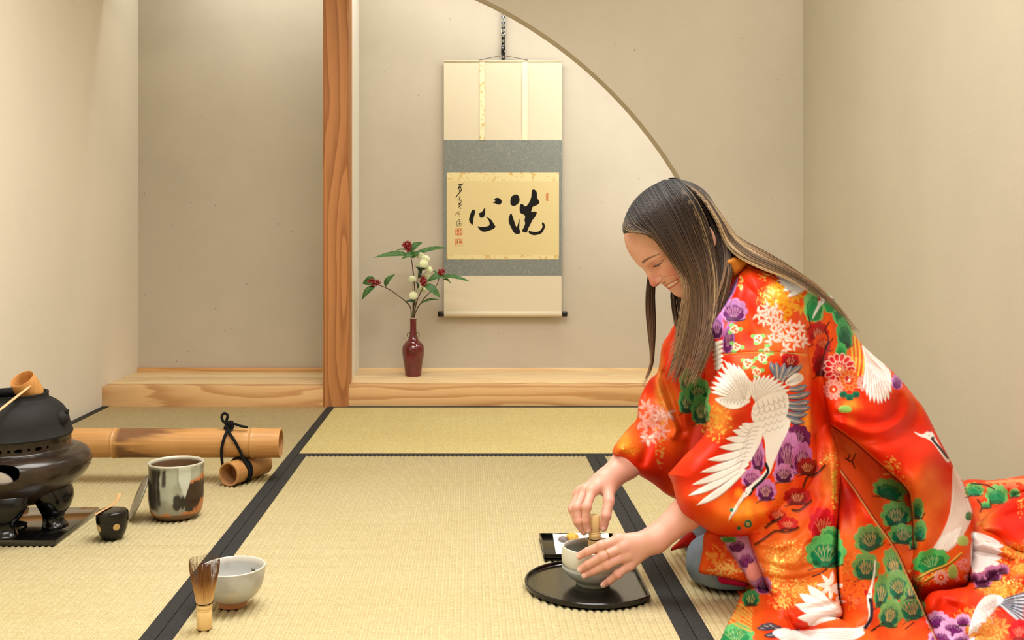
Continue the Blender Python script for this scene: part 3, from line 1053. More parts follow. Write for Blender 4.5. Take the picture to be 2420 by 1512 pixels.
# ladle
lad_mat = bamboo_mat('ladle bamboo', (214, 158, 92), (176, 116, 58), 'z')
cp = P(66, 918, 2.455)
lad = thing('water_ladle', (cp.x, cp.y, 0.30), 'bamboo water ladle with its cup resting on the kettle mouth', 'ladle')
axis = Vector((-0.26, -0.56, 0.88)).normalized()
Mx = Matrix.Translation(cp - axis * 0.024) @ axis.to_track_quat('Z', 'Y').to_matrix().to_4x4()
prof = [(0, 0), (0.024, 0.0), (0.0278, 0.002), (0.0292, 0.007), (0.0298, 0.020), (0.0290, 0.040), (0.0278, 0.0545), (0.0272, 0.0555), (0.0262, 0.0545), (0.0265, 0.04), (0.0268, 0.01), (0.020, 0.004), (0.0, 0.0035)]
mobj('cup', xform(lathe(prof, 56, (0, 0, 0), False, False), Mx), lad_mat, parent=lad)
h0 = P(64, 918, 2.418); h1 = P(0, 968, 2.33); hd = h1 - h0
hp = [h0 - hd * 0.12, h0, h1, h0 + hd * 2.0, h0 + hd * 3.4]
mobj('handle', tube(hp, [0.0035, 0.0038, 0.0040, 0.0042, 0.0045], 10, True, 0.6), plain('ladle handle bamboo', (222, 172, 122), 0.45, var=0.1), parent=lad, label='long slim bamboo handle')

# ---------------------------------------------------------------- half moon tray
TC = Vector((0.240, 2.066, 0)); TR = 0.131; TCUT = 0.101
def moon(r, cut, n=90):
    a = math.acos(min(1, cut / r))
    return [(TC.x + r * math.cos(t), TC.y + r * math.sin(t)) for t in np.linspace(a, 2 * math.pi - a, n)]
tray = thing('serving_tray', (TC.x, TC.y, 0), 'round black lacquer tray with one straight side under the tea bowl', 'tray')
mtb = MB('ribbed black lacquer', 0.2, 0.6)
_w = mtb.n('ShaderNodeTexWave'); _w.inputs['Scale'].default_value = 38; mtb.l(mtb.coord(), _w.inputs['Vector'])
mtb.col(lin(16, 13, 12)); mtb.bump(_w.outputs['Fac'], 0.1, 0.0006); mtb.set(**{'Coat Weight': 0.5, 'Coat Roughness': 0.1})
rings = [(TR - 0.004, TCUT - 0.003, 0.0), (TR, TCUT, 0.003), (TR + 0.001, TCUT + 0.001, 0.0105), (TR - 0.0005, TCUT - 0.0005, 0.0125), (TR - 0.0035, TCUT - 0.0035, 0.0122), (TR - 0.0055, TCUT - 0.0055, 0.0072), (TR - 0.0075, TCUT - 0.0075, 0.0062)]
V, Fc = [], []
n = 90
for r, ct, z in rings:
    V += [(x, y, z) for x, y in moon(r, ct, n)]
for j in range(len(rings) - 1):
    for i in range(n):
        Fc.append([j * n + i, j * n + (i + 1) % n, (j + 1) * n + (i + 1) % n, (j + 1) * n + i])
Fc.append(list(range(n))[::-1])
o = mobj('rim', (V, Fc), M_black, parent=tray); sharp(fix_normals(o), 40)
vv = [(x, y, 0.0062) for x, y in moon(TR - 0.0075, TCUT - 0.0075, n)]
mobj('surface', (vv, [list(range(n))]), mtb.m, parent=tray, smooth=False)

# bowl in use on the tray
BC = Vector((px2x(1401, 2.062), 2.062, 0.0062))
bw = thing('whisking_bowl', BC, 'cream and grey tea bowl held on the round tray', 'bowl')
outer = [(0, 0.005), (0.024, 0.005), (0.027, 0.0), (0.0315, 0.0), (0.033, 0.003), (0.034, 0.007), (0.0385, 0.011), (0.049, 0.018), (0.0565, 0.026), (0.0598, 0.033), (0.0588, 0.038), (0.0598, 0.043), (0.0605, 0.052), (0.0600, 0.063), (0.0585, 0.0725), (0.0578, 0.0745), (0.0565, 0.0750), (0.0552, 0.0735)]
inner = [(0.0545, 0.066), (0.054, 0.05), (0.050, 0.03), (0.038, 0.017), (0.02, 0.011), (0.0, 0.010)]
pr = [tuple(q) for q in spline(outer, 90)] + [tuple(q) for q in spline(inner, 40)]
def wob(p, a):
    k = 1 + 0.010 * math.sin(2 * a + 1.6) + 0.006 * math.sin(3 * a)
    return Vector((p.x * k, p.y * k, p.z + 0.001 * math.sin(2 * a) * (p.z / 0.07)))
o = mobj('body', lathe(pr, 120, BC, False, False, wob), painted('cream glaze', 0.3, 0.5, 0.06, 70), parent=bw)
p = coords(o); nz = fbm(p * 45)
ins = np.hypot(p[:, 0], p[:, 1]) < np.interp(p[:, 2], [0.01, 0.03, 0.05, 0.074], [0.045, 0.0515, 0.0550, 0.0562])
col = np.tile(linc((216, 213, 198)), (len(p), 1))
col = blend(col, linc((168, 173, 172)), sstep(0.049, 0.036, p[:, 2] + (nz - 0.5) * 0.012))
col = blend(col, linc((196, 192, 180)), sstep(0.03, 0.02, p[:, 2] + (nz - .5) * .02) * 0.6)
col = blend(col, linc((150, 154, 144)), ins * sstep(0.0735, 0.064, p[:, 2]) * 0.9)
paint(o, col)
tea = mobj('tea', lathe([(0, 0.030), (0.02, 0.0304), (0.0485, 0.030)], 60, BC, False, False), plain('green tea', (86, 96, 44), 0.35, 0.4, var=0.3, scale=200, bump=0.5), parent=bw, label='whisked green tea')

# ---------------------------------------------------------------- small square tray with paper and a sweet
q0 = (0.158, 2.225, 0.325, 2.385)
sq = thing('sweets_tray', ((q0[0] + q0[2]) / 2, (q0[1] + q0[3]) / 2, 0), 'small square black lacquer tray behind the tea bowl', 'tray')
t = 0.004
sharp(mobj('base', box(q0[0], q0[2], q0[1], q0[3], 0.0, 0.008, 0.001), M_black, parent=sq))
for vf in (box(q0[0], q0[0] + t, q0[1], q0[3], 0.002, 0.0135, 0.001), box(q0[2] - t, q0[2], q0[1], q0[3], 0.002, 0.0135, 0.001), box(q0[0], q0[2], q0[1], q0[1] + t, 0.002, 0.0135, 0.001), box(q0[0], q0[2], q0[3] - t, q0[3], 0.002, 0.0135, 0.001)):
    sharp(mobj('rim', vf, M_black, parent=sq))
# folded paper
V, Fc = [], []
xs = np.linspace(0.186, 0.312, 13); ys = np.linspace(2.234, 2.378, 11)
for j, y in enumerate(ys):
    for i, x in enumerate(xs):
        V.append((x + (y - 2.3) * 0.03, y, 0.0101 + 0.0012 * math.sin(i * 0.9 + j * 0.3) + 0.004 * max(0, (y - 2.35)) / 0.03))
for j in range(10):
    for i in range(12):
        Fc.append([j * 13 + i, j * 13 + i + 1, (j + 1) * 13 + i + 1, (j + 1) * 13 + i])
o = mobj('folded_paper', (V, Fc), plain('white paper', (244, 242, 236), 0.8, 0.2, var=0.02), origin=(0.25, 2.3, 0.009), label='sheet of white paper lying in the small square tray', cat='paper')
md = o.modifiers.new('s', 'SOLIDIFY'); md.thickness = 0.0012; md.offset = 0
def sweet(cx, cy, r, mat, lab):
    prof = [(0, 0.010), (r * 0.7, 0.010), (r, 0.010 + r * 0.35), (r * 0.92, 0.010 + r * 0.8), (r * 0.5, 0.010 + r * 1.05), (0, 0.010 + r * 1.1)]
    def wp(p, a): k = 1 + 0.08 * math.cos(6 * a); return Vector((p.x * k, p.y * k, p.z))
    mobj('sweet', lathe([tuple(q) for q in spline(prof, 18)], 36, (cx, cy, 0), False, False, wp), mat, origin=(cx, cy, 0.01), label=lab, cat='sweet')
sweet(0.2290, 2.344, 0.013, plain('yellow sweet', (214, 168, 66), 0.6, var=0.2, scale=120, bump=0.3), 'small golden sweet lying on the white paper')
sweet(0.2075, 2.330, 0.010, plain('grey sweet', (122, 112, 108), 0.6, var=0.3, scale=160, bump=0.3), 'small grey sweet lying on the white paper')

# ================================================================== hanging scroll
SY = 4.612
def S(px, py, dy=0.0):
    return P(px, py, SY - dy)


def quad(px0, py0, px1, py1, dy, nx=1, ny=1, wave=None):
    V, Fc = [], []
    for j in range(ny + 1):
        for i in range(nx + 1):
            u, v = i / nx, j / ny
            d = dy + (wave(u, v) if wave else 0)
            q = P(px0 + (px1 - px0) * u, py0 + (py1 - py0) * v, SY); q.y -= d
            V.append(q)
    for j in range(ny):
        for i in range(nx):
            a = j * (nx + 1) + i
            Fc.append([a, a + nx + 1, a + nx + 2, a + 1])
    return V, Fc


def silk(name, rgb, var=0.05, pattern=None, rough=0.7):
    m = MB(name, rough, 0.25)
    w = m.noise(m.coord(scale=(1, 1, 6)), 220, 2)
    c = lin(*rgb)
    out = m.ramp(w, [(0.3, tuple(x * (1 - var) for x in c[:3])), (0.7, tuple(min(1, x * (1 + var)) for x in c[:3]))])
    if pattern == 'scroll':     # pale arabesque figured into the grey cloth
        nz = m.noise(m.coord(), 60, 2, 0.5, 2.2)
        e = m.math('ABSOLUTE', m.math('SUBTRACT', nz, 0.5))
        msk = m.ramp(e, [(0.012, (1, 1, 1, 1)), (0.05, (0, 0, 0, 1))])
        out = m.mix(m.math('MULTIPLY', msk, 0.55), out, lin(160, 162, 150))
    if pattern == 'gold':
        nz = m.noise(m.coord(), 34, 3, 0.6, 1.2)
        msk = m.ramp(nz, [(0.55, (0, 0, 0, 1)), (0.62, (1, 1, 1, 1))])
        out = m.mix(m.math('MULTIPLY', msk, 0.75), out, lin(206, 166, 86))
    m.col(out); m.bump(w, 0.15, 0.0008)
    return m.m


M_cream = silk('cream silk', (216, 205, 178), 0.03)
M_grey = silk('grey figured silk', (122, 127, 122), 0.06, 'scroll')
M_brocade = silk('gold brocade', (226, 211, 158), 0.04, 'gold', 0.5)
M_strip = silk('pale gold strip', (234, 224, 184), 0.03, 'gold', 0.5)
M_strip2 = silk('pale plain strip', (238, 230, 194), 0.03, None, 0.5)
M_paper = silk('aged paper', (218, 200, 146), 0.025, None, 0.85)
M_ink = plain('ink', (20, 18, 17), 0.7, 0.2, var=0.2)
M_seal = plain('vermilion seal ink', (214, 108, 62), 0.8, 0.1, var=0.1)

sc_o = thing('hanging_scroll', (P(1189, 742, SY).x, SY, P(1189, 748, SY).z), 'hanging scroll with two large brushed characters on gold paper', 'scroll')
wv = lambda u, v: 0.0015 * math.sin(u * 6.0) * math.sin(v * 3.1)
mobj('mount_panel', quad(1049, 142, 1328, 332, 0, 16, 10, wv), M_cream, parent=sc_o, label='upper cream silk panel')
mobj('mount_panel', quad(1049, 331, 1328, 651, 0.0003, 16, 16), M_grey, parent=sc_o, label='grey figured silk surround')
mobj('mount_panel', quad(1049, 650, 1327, 738, 0, 16, 6), M_cream, parent=sc_o, label='lower cream silk panel')
mobj('brocade_band', quad(1056, 408, 1321, 428, 0.0012), M_brocade, parent=sc_o, smooth=False)
mobj('brocade_band', quad(1055.5, 603, 1320.5, 613, 0.0012), M_brocade, parent=sc_o, smooth=False)
paper_o = mobj('calligraphy_paper', quad(1056, 427.5, 1321, 603.5, 0.0011, 2, 2), M_paper, parent=sc_o)
for x0, m in ((1133.5, M_strip), (1234.5, M_strip2)):
    def wf(u, v): return 0.0022 + 0.0035 * abs(math.sin(v * math.pi)) + 0.0008 * math.sin(v * 9)
    mobj('hanging_strip', quad(x0, 143, x0 + 12, 332, 0, 2, 16, wf), m, parent=sc_o)
a, b2 = P(1049, 741.5, SY), P(1327.5, 741.5, SY)
rr = 0.0125
for (p0, p1, r, m, nm) in ((a, b2, rr, M_cream, 'roller'), (P(1035, 741.5, SY), P(1049.5, 741.5, SY), rr * 0.98, M_black, 'roller_knob'), (P(1327, 741.5, SY), P(1340, 741.5, SY), rr * 0.98, M_black, 'roller_knob')):
    p0 = p0 + Vector((0, -0.004, 0)); p1 = p1 + Vector((0, -0.004, 0))
    d = (p1 - p0).normalized() * 0.001
    sharp(mobj(nm, tube([p0, p0 + d, p1 - d, p1], [r * 0.92, r, r, r * 0.92], 28), m, parent=sc_o), 50)
p0, p1 = P(1049, 145, SY), P(1328, 145, SY)
mobj('top_rod', tube([p0, p1], 0.0055, 12, True, 0.7), M_cream, parent=sc_o)
# silk cord from the top rod to the hanger
pk = P(1188, 131.5, SY)
cpts = [P(1132, 142.5, SY), P(1150, 138.5, SY), P(1172, 134, SY), pk, P(1203, 134, SY), P(1228, 138.5, SY), P(1247, 142.5, SY)]
mobj('hanging_cord', tube([Vector(t) + Vector((0, -0.004, 0)) for t in cpts], 0.0012, 6), plain('brown silk cord', (104, 88, 72), 0.8), parent=sc_o)

K = 340 / 1285.0
def poly_ink(pts, dy=0.0016):
    return [P(1020 + x * K, 380 + y * K, SY) - Vector((0, dy, 0)) for x, y in pts]

strokes = {
 'dot': [(705,345),(712,322),(735,305),(760,300),(778,315),(786,345),(780,372),(755,395),(735,402),(712,395),(703,375)],
 'water': [(690,510),(700,480),(712,470),(725,500),(735,530),(748,570),(760,592),(772,560),(785,520),(785,560),(783,600),(790,630),(785,650),(760,653),(735,640),(715,605),(698,570),(688,540)],
 'main': [(895,270),(908,255),(925,262),(940,285),(942,330),(955,350),(962,375),(940,395),(905,410),(895,435),(890,455),(915,452),(938,460),(930,490),(900,530),(880,570),(860,610),(850,640),(825,635),(808,628),(825,590),(835,560),(830,530),(835,500),(825,480),(800,470),(788,450),(787,410),(797,387),(815,388),(830,405),(850,400),(875,365),(890,320)],
 'hook': [(868,625),(890,630),(930,635),(965,625),(990,590),(985,560),(992,548),(1005,560),(1012,585),(1000,620),(975,650),(930,663),(895,660),(870,645)],
 'left': [(335,520),(345,480),(362,440),(382,437),(387,465),(378,500),(372,535),(366,570),(350,560),(337,540)],
 'mid': [(420,470),(450,455),(475,417),(478,450),(470,495),(445,508),(430,500),(428,485)],
 'hook2': [(412,585),(440,590),(480,588),(515,575),(515,545),(500,515),(480,497),(510,510),(535,530),(560,570),(570,590),(545,610),(500,628),(460,632),(430,615)],
 'dot2': [(550,337),(560,350),(570,333),(600,332),(622,350),(626,370),(610,390),(585,388),(565,378),(547,378),(560,368),(568,355)],
}
def ink_mesh(keys):
    V, Fc = [], []
    for k in keys:
        s = spline(strokes[k], 6 * len(strokes[k]), True)
        o0 = len(V); q = poly_ink([tuple(t) for t in s]); V += q
        Fc.append(list(range(o0, o0 + len(q)))[::-1])
    return V, Fc
for k_ in strokes:
    mobj('brush_stroke', ink_mesh([k_]), M_ink, parent=paper_o, smooth=False, label='bold black stroke of the large brushed characters')
def ribbon(pts, w, dy=0.0016):
    q = spline(pts, 5 * len(pts)); V, Fc = [], []
    n = len(q)
    for i in range(n):
        t = q[min(i + 1, n - 1)] - q[max(i - 1, 0)]; t = t / (np.linalg.norm(t) + 1e-9)
        nn = np.array([-t[1], t[0]]); ww = w * (0.45 + 0.55 * math.sin(math.pi * (0.15 + 0.8 * i / n)))
        V += poly_ink([tuple(q[i] + nn * ww), tuple(q[i] - nn * ww)], dy)
    Fc = [[2 * i, 2 * i + 1, 2 * i + 3, 2 * i + 2] for i in range(n - 1)]
    return V, Fc
sig = [[(238,214),(262,212),(286,203)],[(250,220),(243,240),(236,262)],[(262,222),(258,242),(246,276)],[(236,244),(262,238)],[(270,244),(262,268),(250,284),(232,304),(216,330)],
       [(240,322),(236,345),(246,352)],[(256,305),(252,330),(248,350),(262,356),(266,346)],[(246,330),(262,320)],
       [(270,362),(240,392)],[(240,372),(252,400),(236,418)],[(252,382),(266,392),(244,402)],[(244,404),(258,418),(250,424),(268,424)],
       [(240,446),(226,468),(211,486)],[(236,458),(258,452)],[(248,462),(240,478),(254,478)],[(246,500),(254,499)],
       [(262,520),(238,530),(224,556),(230,584),(242,568)],[(240,546),(262,540)],[(250,522),(252,560),(244,584)],[(232,566),(264,558),(258,586)],[(274,520),(278,522)]]
wd = [4.5, 4, 4, 3, 4.5, 2.2, 2.6, 2, 4, 2.6, 2.2, 2, 2, 1.8, 1.8, 2.2, 1.8, 1.6, 1.8, 1.6, 2]
mobj('signature', join(*[ribbon(s, w) for s, w in zip(sig, wd)]), M_ink, parent=paper_o, smooth=False, label='column of small brushed signature characters')
def seal(x0, y0, x1, y1, inner):
    parts = [ribbon([(x0, y0), ((x0 + x1) / 2, y0), (x1, y0)], 2.2), ribbon([(x1, y0), (x1, (y0 + y1) / 2), (x1, y1)], 2.2), ribbon([(x1, y1), ((x0 + x1) / 2, y1), (x0, y1)], 2.2), ribbon([(x0, y1), (x0, (y0 + y1) / 2), (x0, y0)], 2.2)]
    for s in inner: parts.append(ribbon([(x0 + (x1 - x0) * a, y0 + (y1 - y0) * b) for a, b in s], 2.6))
    return join(*parts)
g1 = [[(.15, .25), (.45, .25)], [(.3, .1), (.3, .5)], [(.15, .5), (.45, .55)], [(.15, .75), (.45, .7)], [(.5, .05), (.5, .95)], [(.6, .2), (.9, .2)], [(.75, .1), (.7, .5)], [(.6, .5), (.9, .55)], [(.62, .7), (.92, .9)], [(.9, .65), (.6, .92)], [(.2, .9), (.4, .85)]]
g2 = [[(.15, .3), (.35, .2)], [(.25, .2), (.25, .85)], [(.4, .3), (.4, .8)], [(.15, .55), (.45, .5)], [(.55, .25), (.9, .3)], [(.6, .25), (.6, .55)], [(.75, .25), (.75, .6)], [(.9, .3), (.88, .6)], [(.55, .6), (.92, .6)]]
mobj('seal', seal(215, 604, 273, 662, g1), M_seal, parent=paper_o, smooth=False, label='square vermilion seal below the signature')
mobj('seal', seal(214, 699, 273, 758, g2), M_seal, parent=paper_o, smooth=False, label='lower square vermilion seal')
mobj('seal', seal(1023, 292, 1046, 355, [[(.5, .1), (.5, .9)], [(.3, .3), (.7, .3)], [(.3, .6), (.7, .6)], [(.3, .15), (.7, .15)], [(.3, .85), (.7, .8)]]), M_seal, parent=paper_o, smooth=False, label='narrow upright vermilion seal')

# notched hanger rod that carries the scroll
hg = thing('scroll_hanger', (P(1189, 32, 4.62).x, 4.62, P(1189, 143, 4.62).z), 'black notched hanger rod holding up the scroll', 'hanger')
HY = 4.622
w = 3.6
pole_pts = []
V, Fc = [], []
segs = []
y = 143.0
while y > -30:
    segs.append(y); y -= 12.4
for i, y in enumerate(segs):       # ladder of short rungs leaves the slots open
    for (x0, x1, y0, y1) in ((1189 - w, 1189 - w + 2.0, y - 12.4, y), (1189 + w - 2.0, 1189 + w, y - 12.4, y), (1189 - w, 1189 + w, y - 5.0, y)):
        q0, q1 = P(x0, y1, HY), P(x1, y0, HY)
        vf = box(min(q0.x, q1.x), max(q0.x, q1.x), HY - 0.004, HY + 0.004, min(q0.z, q1.z), max(q0.z, q1.z))
        o0 = len(V); V += vf[0]; Fc += [[k + o0 for k in f] for f in vf[1]]
mobj('rod', (V, Fc), M_black, parent=hg, smooth=False)
q = P(1189, 120, HY)
mobj('slider', box(q.x - 0.009, q.x + 0.009, HY - 0.009, HY + 0.006, q.z - 0.018, q.z + 0.018, 0.004), M_black, parent=hg, label='thick black sliding catch')
q = P(1189, 76, HY)
rg = [Vector((q.x + 0.008 * math.cos(t), HY - 0.006, q.z + 0.012 * math.sin(t))) for t in np.linspace(0, 2 * math.pi, 24)]
mobj('catch_ring', tube(rg, 0.0022, 8, False), plain('steel', (190, 186, 176), 0.25, 0.5, 0.9), parent=hg, label='bright metal ring')
q = P(1188, 131, HY)
mobj('hook', tube([q + Vector((0, 0, 0.012)), q + Vector((0, -0.008, 0.006)), q + Vector((0, -0.016, -0.001)), q + Vector((0, -0.020, 0.006))], 0.0022, 8), M_black, parent=hg)

# ================================================================== vase and flowers
VB = G(975.5, 890.5, ZP); VB.y += 0.033; VB.z = ZP
VY_ = VB.y
vs = thing('flower_vase', VB, 'dark red glazed bottle vase with small ring handles', 'vase')
sv = F / VY_
def vz(y): return 0.70 - (y - 545) / sv - ZP
prof = [(0.0, 0.002), (18.0, 0.001), (18.9, 0.0), (19.2, 0.004)]
rows = [(18.9 / sv, 0.002), (20.6 / sv, vz(872)), (23.6 / sv, vz(852)), (25.8 / sv, vz(836)), (26.4 / sv, vz(826)), (25.0 / sv, vz(818)), (20.5 / sv, vz(811)), (14.0 / sv, vz(804)), (9.8 / sv, vz(797)), (8.2 / sv, vz(788)), (7.6 / sv, vz(775)), (7.4 / sv, vz(762)), (7.9 / sv, vz(755)), (8.4 / sv, vz(752))]
pr = [(0, 0.003), (0.028, 0.003), (0.030, 0.0), (0.0335, 0.0)] + [tuple(t) for t in spline(rows, 60)] + [(8.0 / sv, vz(751.2)), (6.4 / sv, vz(752)), (5.8 / sv, vz(760)), (5.8 / sv, vz(790)), (12 / sv, vz(808)), (0.03, 0.02), (0, 0.01)]
mv = MB('oxblood glaze', 0.12, 0.6)
_nz = mv.noise(mv.coord(), 25, 4)
mv.col(mv.ramp(_nz, [(0.3, lin(80, 10, 16)), (0.75, lin(108, 18, 28))])); mv.set(**{'Coat Weight': 0.6, 'Coat Roughness': 0.04})
mobj('body', lathe(pr, 72, VB, False, False), mv.m, parent=vs)
mobj('lip', lathe([(7.6 / sv, vz(751.8)), (8.5 / sv, vz(752.2)), (8.3 / sv, vz(750.6)), (7.0 / sv, vz(750.8)), (6.4 / sv, vz(752))], 48, VB, False, False), plain('pale lip glaze', (206, 184, 170), 0.25, var=0.05), parent=vs, label='pale glazed lip')
for s in (-1, 1):
    cx = VB.x + s * 11.0 / sv; cz = VB.z + vz(791.5)
    ring = [Vector((cx + 3.4 / sv * math.cos(t), VY_, cz + 5.8 / sv * math.sin(t) + 0.0012 * math.sin(2 * t))) for t in np.linspace(0, 2 * math.pi, 24)]
    mobj('ring_handle', tube(ring, 0.0016, 8, False), plain('brown handle glaze', (120, 92, 60), 0.3), parent=vs)

KF = 300 / 1194.0
def Q(cx, cy, dy=0.0):
    return P(830 + cx * KF, 540 + cy * KF, VY_ + dy)

ml = MB('leaf green', 0.45, 0.4)
_nz = ml.noise(ml.coord(), 60, 3)
ml.col(ml.ramp(_nz, [(0.3, lin(40, 84, 36)), (0.7, lin(84, 124, 60))])); ml.bump(_nz, 0.15, 0.001)
ml.set(**{'Subsurface Weight': 0.0})
M_leaf = ml.m
M_dleaf = plain('dark leaf', (36, 66, 38), 0.5, var=0.2)
M_stem = plain('brown stem', (74, 50, 34), 0.7, var=0.2, scale=90, bump=0.4)
M_gstem = plain('green stem', (104, 120, 60), 0.6, var=0.15)
mbr = MB('red berry', 0.2, 0.5); _nz = mbr.noise(mbr.coord(), 200, 2); mbr.col(mbr.ramp(_nz, [(0.3, lin(112, 8, 18)), (0.7, lin(160, 16, 30))])); mbr.set(**{'Coat Weight': 0.4})
M_berry = mbr.m
mm = MB('pale chrysanthemum', 0.6, 0.3)
_nz = mm.noise(mm.coord(), 300, 2); mm.col(mm.ramp(_nz, [(0.3, lin(214, 222, 160)), (0.7, lin(248, 248, 222))]))
mm.set(**{'Subsurface Weight': 0.15, 'Subsurface Radius': (0.01, 0.01, 0.006)})
M_mum = mm.m


def leaf(p0, p1, wpx, lift=0.012, nface=None, serr=True):
    """pointed leaf from p0 to p1, w = half width in metres"""
    p0, p1 = Vector(p0), Vector(p1)
    d = p1 - p0; L = d.length; t = d.normalized()
    nrm = Vector(nface if nface else (0.15, -0.75, 0.65))
    nrm = (nrm - t * nrm.dot(t)).normalized()
    s = t.cross(nrm)
    n = 18
    V, Fc = [], []
    for i in range(n + 1):
        u = i / n
        wd_ = wpx * (math.sin(math.pi * u ** 0.85) ** 0.8) * (1.08 - 0.25 * u)
        if serr and 0 < i < n: wd_ *= 1 + 0.05 * (-1) ** i
        bend = nrm * (lift * math.sin(math.pi * u) - 0.6 * lift * u * u)
        for k in (-1, -0.55, 0, 0.55, 1):
            V.append(p0 + d * u + bend + s * (wd_ * k) + nrm * (abs(k) * wd_ * 0.28))
    for i in range(n):
        for k in range(4):
            a = i * 5 + k
            Fc.append([a, a + 1, a + 6, a + 5])
    return V, Fc


def add_leaf(par, c0, c1, w, **kw):
    d0 = kw.pop('d0', 0); d1 = kw.pop('d1', 0); mt_ = kw.pop('mat', M_leaf)
    o = mobj('leaf', leaf(Q(*c0, d0), Q(*c1, d1), w * KF / sv, **kw), mt_, parent=par)
    md = o.modifiers.new('s', 'SOLIDIFY'); md.thickness = 0.0007
    return o


def ico(c, r, lvl=1):
    bm = bmesh.new(); bmesh.ops.create_icosphere(bm, subdivisions=lvl, radius=r)
    bm.verts.index_update()
    vf = ([v.co + Vector(c) for v in bm.verts], [[v.index for v in f.verts] for f in bm.faces]); bm.free()
    return vf


def berries(par, cx, cy, rx, ry, n=26, dy=-0.012, seed=1):
    r_ = random.Random(seed); ps = []; n = int(n * 1.7)
    for i in range(n):
        t = r_.uniform(0, 6.28); k = math.sqrt(r_.random())
        c_ = Q(cx + rx * k * math.cos(t), cy + ry * k * math.sin(t), dy + r_.uniform(-0.012, 0.012) * (1 - k * 0.5))
        ps.append(ico(c_, r_.uniform(0.0036, 0.0050), 2))
    return mobj('berries', join(*ps), M_berry, parent=par, kind='stuff', label='cluster of small red berries')


def stem_of(name, pts, r, m, label, cat, group=None):
    q = [Q(*t) for t in pts]
    o = thing(name, q[0], label, cat, group)
    sm = spline([tuple(t) for t in q], 30)
    rr_ = [r * (1.15 - 0.4 * i / 29) * (1 + (0.35 if i in (9, 10, 19, 20) else 0)) for i in range(30)]
    mobj('stem', tube([Vector(t) for t in sm], rr_, 8), m, parent=o)
    return o

S0 = 0.0016
b1 = stem_of('berry_branch', [(572, 960, .0056), (572, 845, .0056), (588, 740, .0056), (597, 600, .0056), (590, 480, .0056), (578, 370, .002), (566, 290, -.004), (542, 210, -.016)], 0.0021, M_stem, 'tall upright branch with red berries and long leaves at its top', 'branch')
add_leaf(b1, (552, 222), (668, 122), 36, d0=-0.008, d1=0.02, nface=(-0.3, -0.8, 0.4))
add_leaf(b1, (565, 250), (218, 262), 30, d0=-0.01, d1=-0.06)
add_leaf(b1, (566, 252), (905, 168), 26, d0=0.008, d1=0.11)
add_leaf(b1, (598, 240), (478, 276), 26, d0=-0.012, d1=-0.04, nface=(0, -0.9, 0.35))
add_leaf(b1, (562, 262), (648, 214), 32, d0=-0.008, d1=-0.035, nface=(0.1, -0.95, 0.2))
add_leaf(b1, (545, 205), (392, 218), 8, d0=-0.004, d1=0.03)
berries(b1, 525, 155, 42, 38, 34, -0.02, 1); berries(b1, 543, 205, 16, 22, 10, -0.02, 2)

b2_ = stem_of('berry_branch', [(565, 930, 0), (565, 845, 0), (558, 745, 0), (515, 688, -.002), (440, 630, -.006), (370, 580, -.01), (310, 550, -.014), (240, 525, -.018), (200, 510, -.02)], 0.0019, M_stem, 'side branch of red berries leaning towards the cedar post', 'branch')
add_leaf(b2_, (225, 478), (108, 515), 44, d0=-0.005, d1=-0.02, nface=(0.1, -0.95, 0.2))
add_leaf(b2_, (225, 540), (94, 664), 34, d0=-0.01, d1=-0.03, nface=(-0.3, -0.8, 0.4))
add_leaf(b2_, (318, 548), (404, 424), 30, d0=0, d1=-0.01, nface=(-0.5, -0.8, 0.2))
berries(b2_, 208, 508, 62, 30, 36, -0.022, 3)

b3 = stem_of('berry_branch', [(593, 930, 0), (593, 845, 0), (606, 785, 0), (642, 718, 0), (700, 640, 0), (760, 580, -.002), (806, 530, -.006), (822, 480, -.008), (842, 425, -.012)], 0.0019, M_stem, 'side branch of red berries reaching across the scroll', 'branch')
add_leaf(b3, (840, 452), (1120, 490), 24, d0=0, d1=-0.02)
add_leaf(b3, (880, 440), (706, 496), 34, d0=-0.010, d1=-0.024)
add_leaf(b3, (860, 480), (940, 508), 13, d0=0, d1=0.0)
add_leaf(b3, (810, 440), (762, 398), 12, d0=0.01, d1=0.03)
add_leaf(b3, (655, 705), (824, 660), 14, d0=0.0, d1=-0.02)
berries(b3, 845, 408, 34, 28, 24, -0.016, 4)

b4 = stem_of('berry_branch', [(586, 900, -.0056), (587, 845, -.0056), (596, 770, -.008), (612, 700, -.012), (640, 630, -.018), (668, 570, -.028), (684, 515, -.038)], 0.0017, M_stem, 'short middle branch with red berries among the pale chrysanthemums', 'branch')
add_leaf(b4, (682, 524), (842, 645), 40, d0=-0.036, d1=-0.05, nface=(0.2, -0.85, 0.5))
add_leaf(b4, (606, 712), (512, 680), 20, d0=-0.014, d1=-0.048, nface=(0, -0.7, 0.7), mat=M_dleaf)
berries(b4, 678, 492, 28, 44, 30, -0.042, 5)


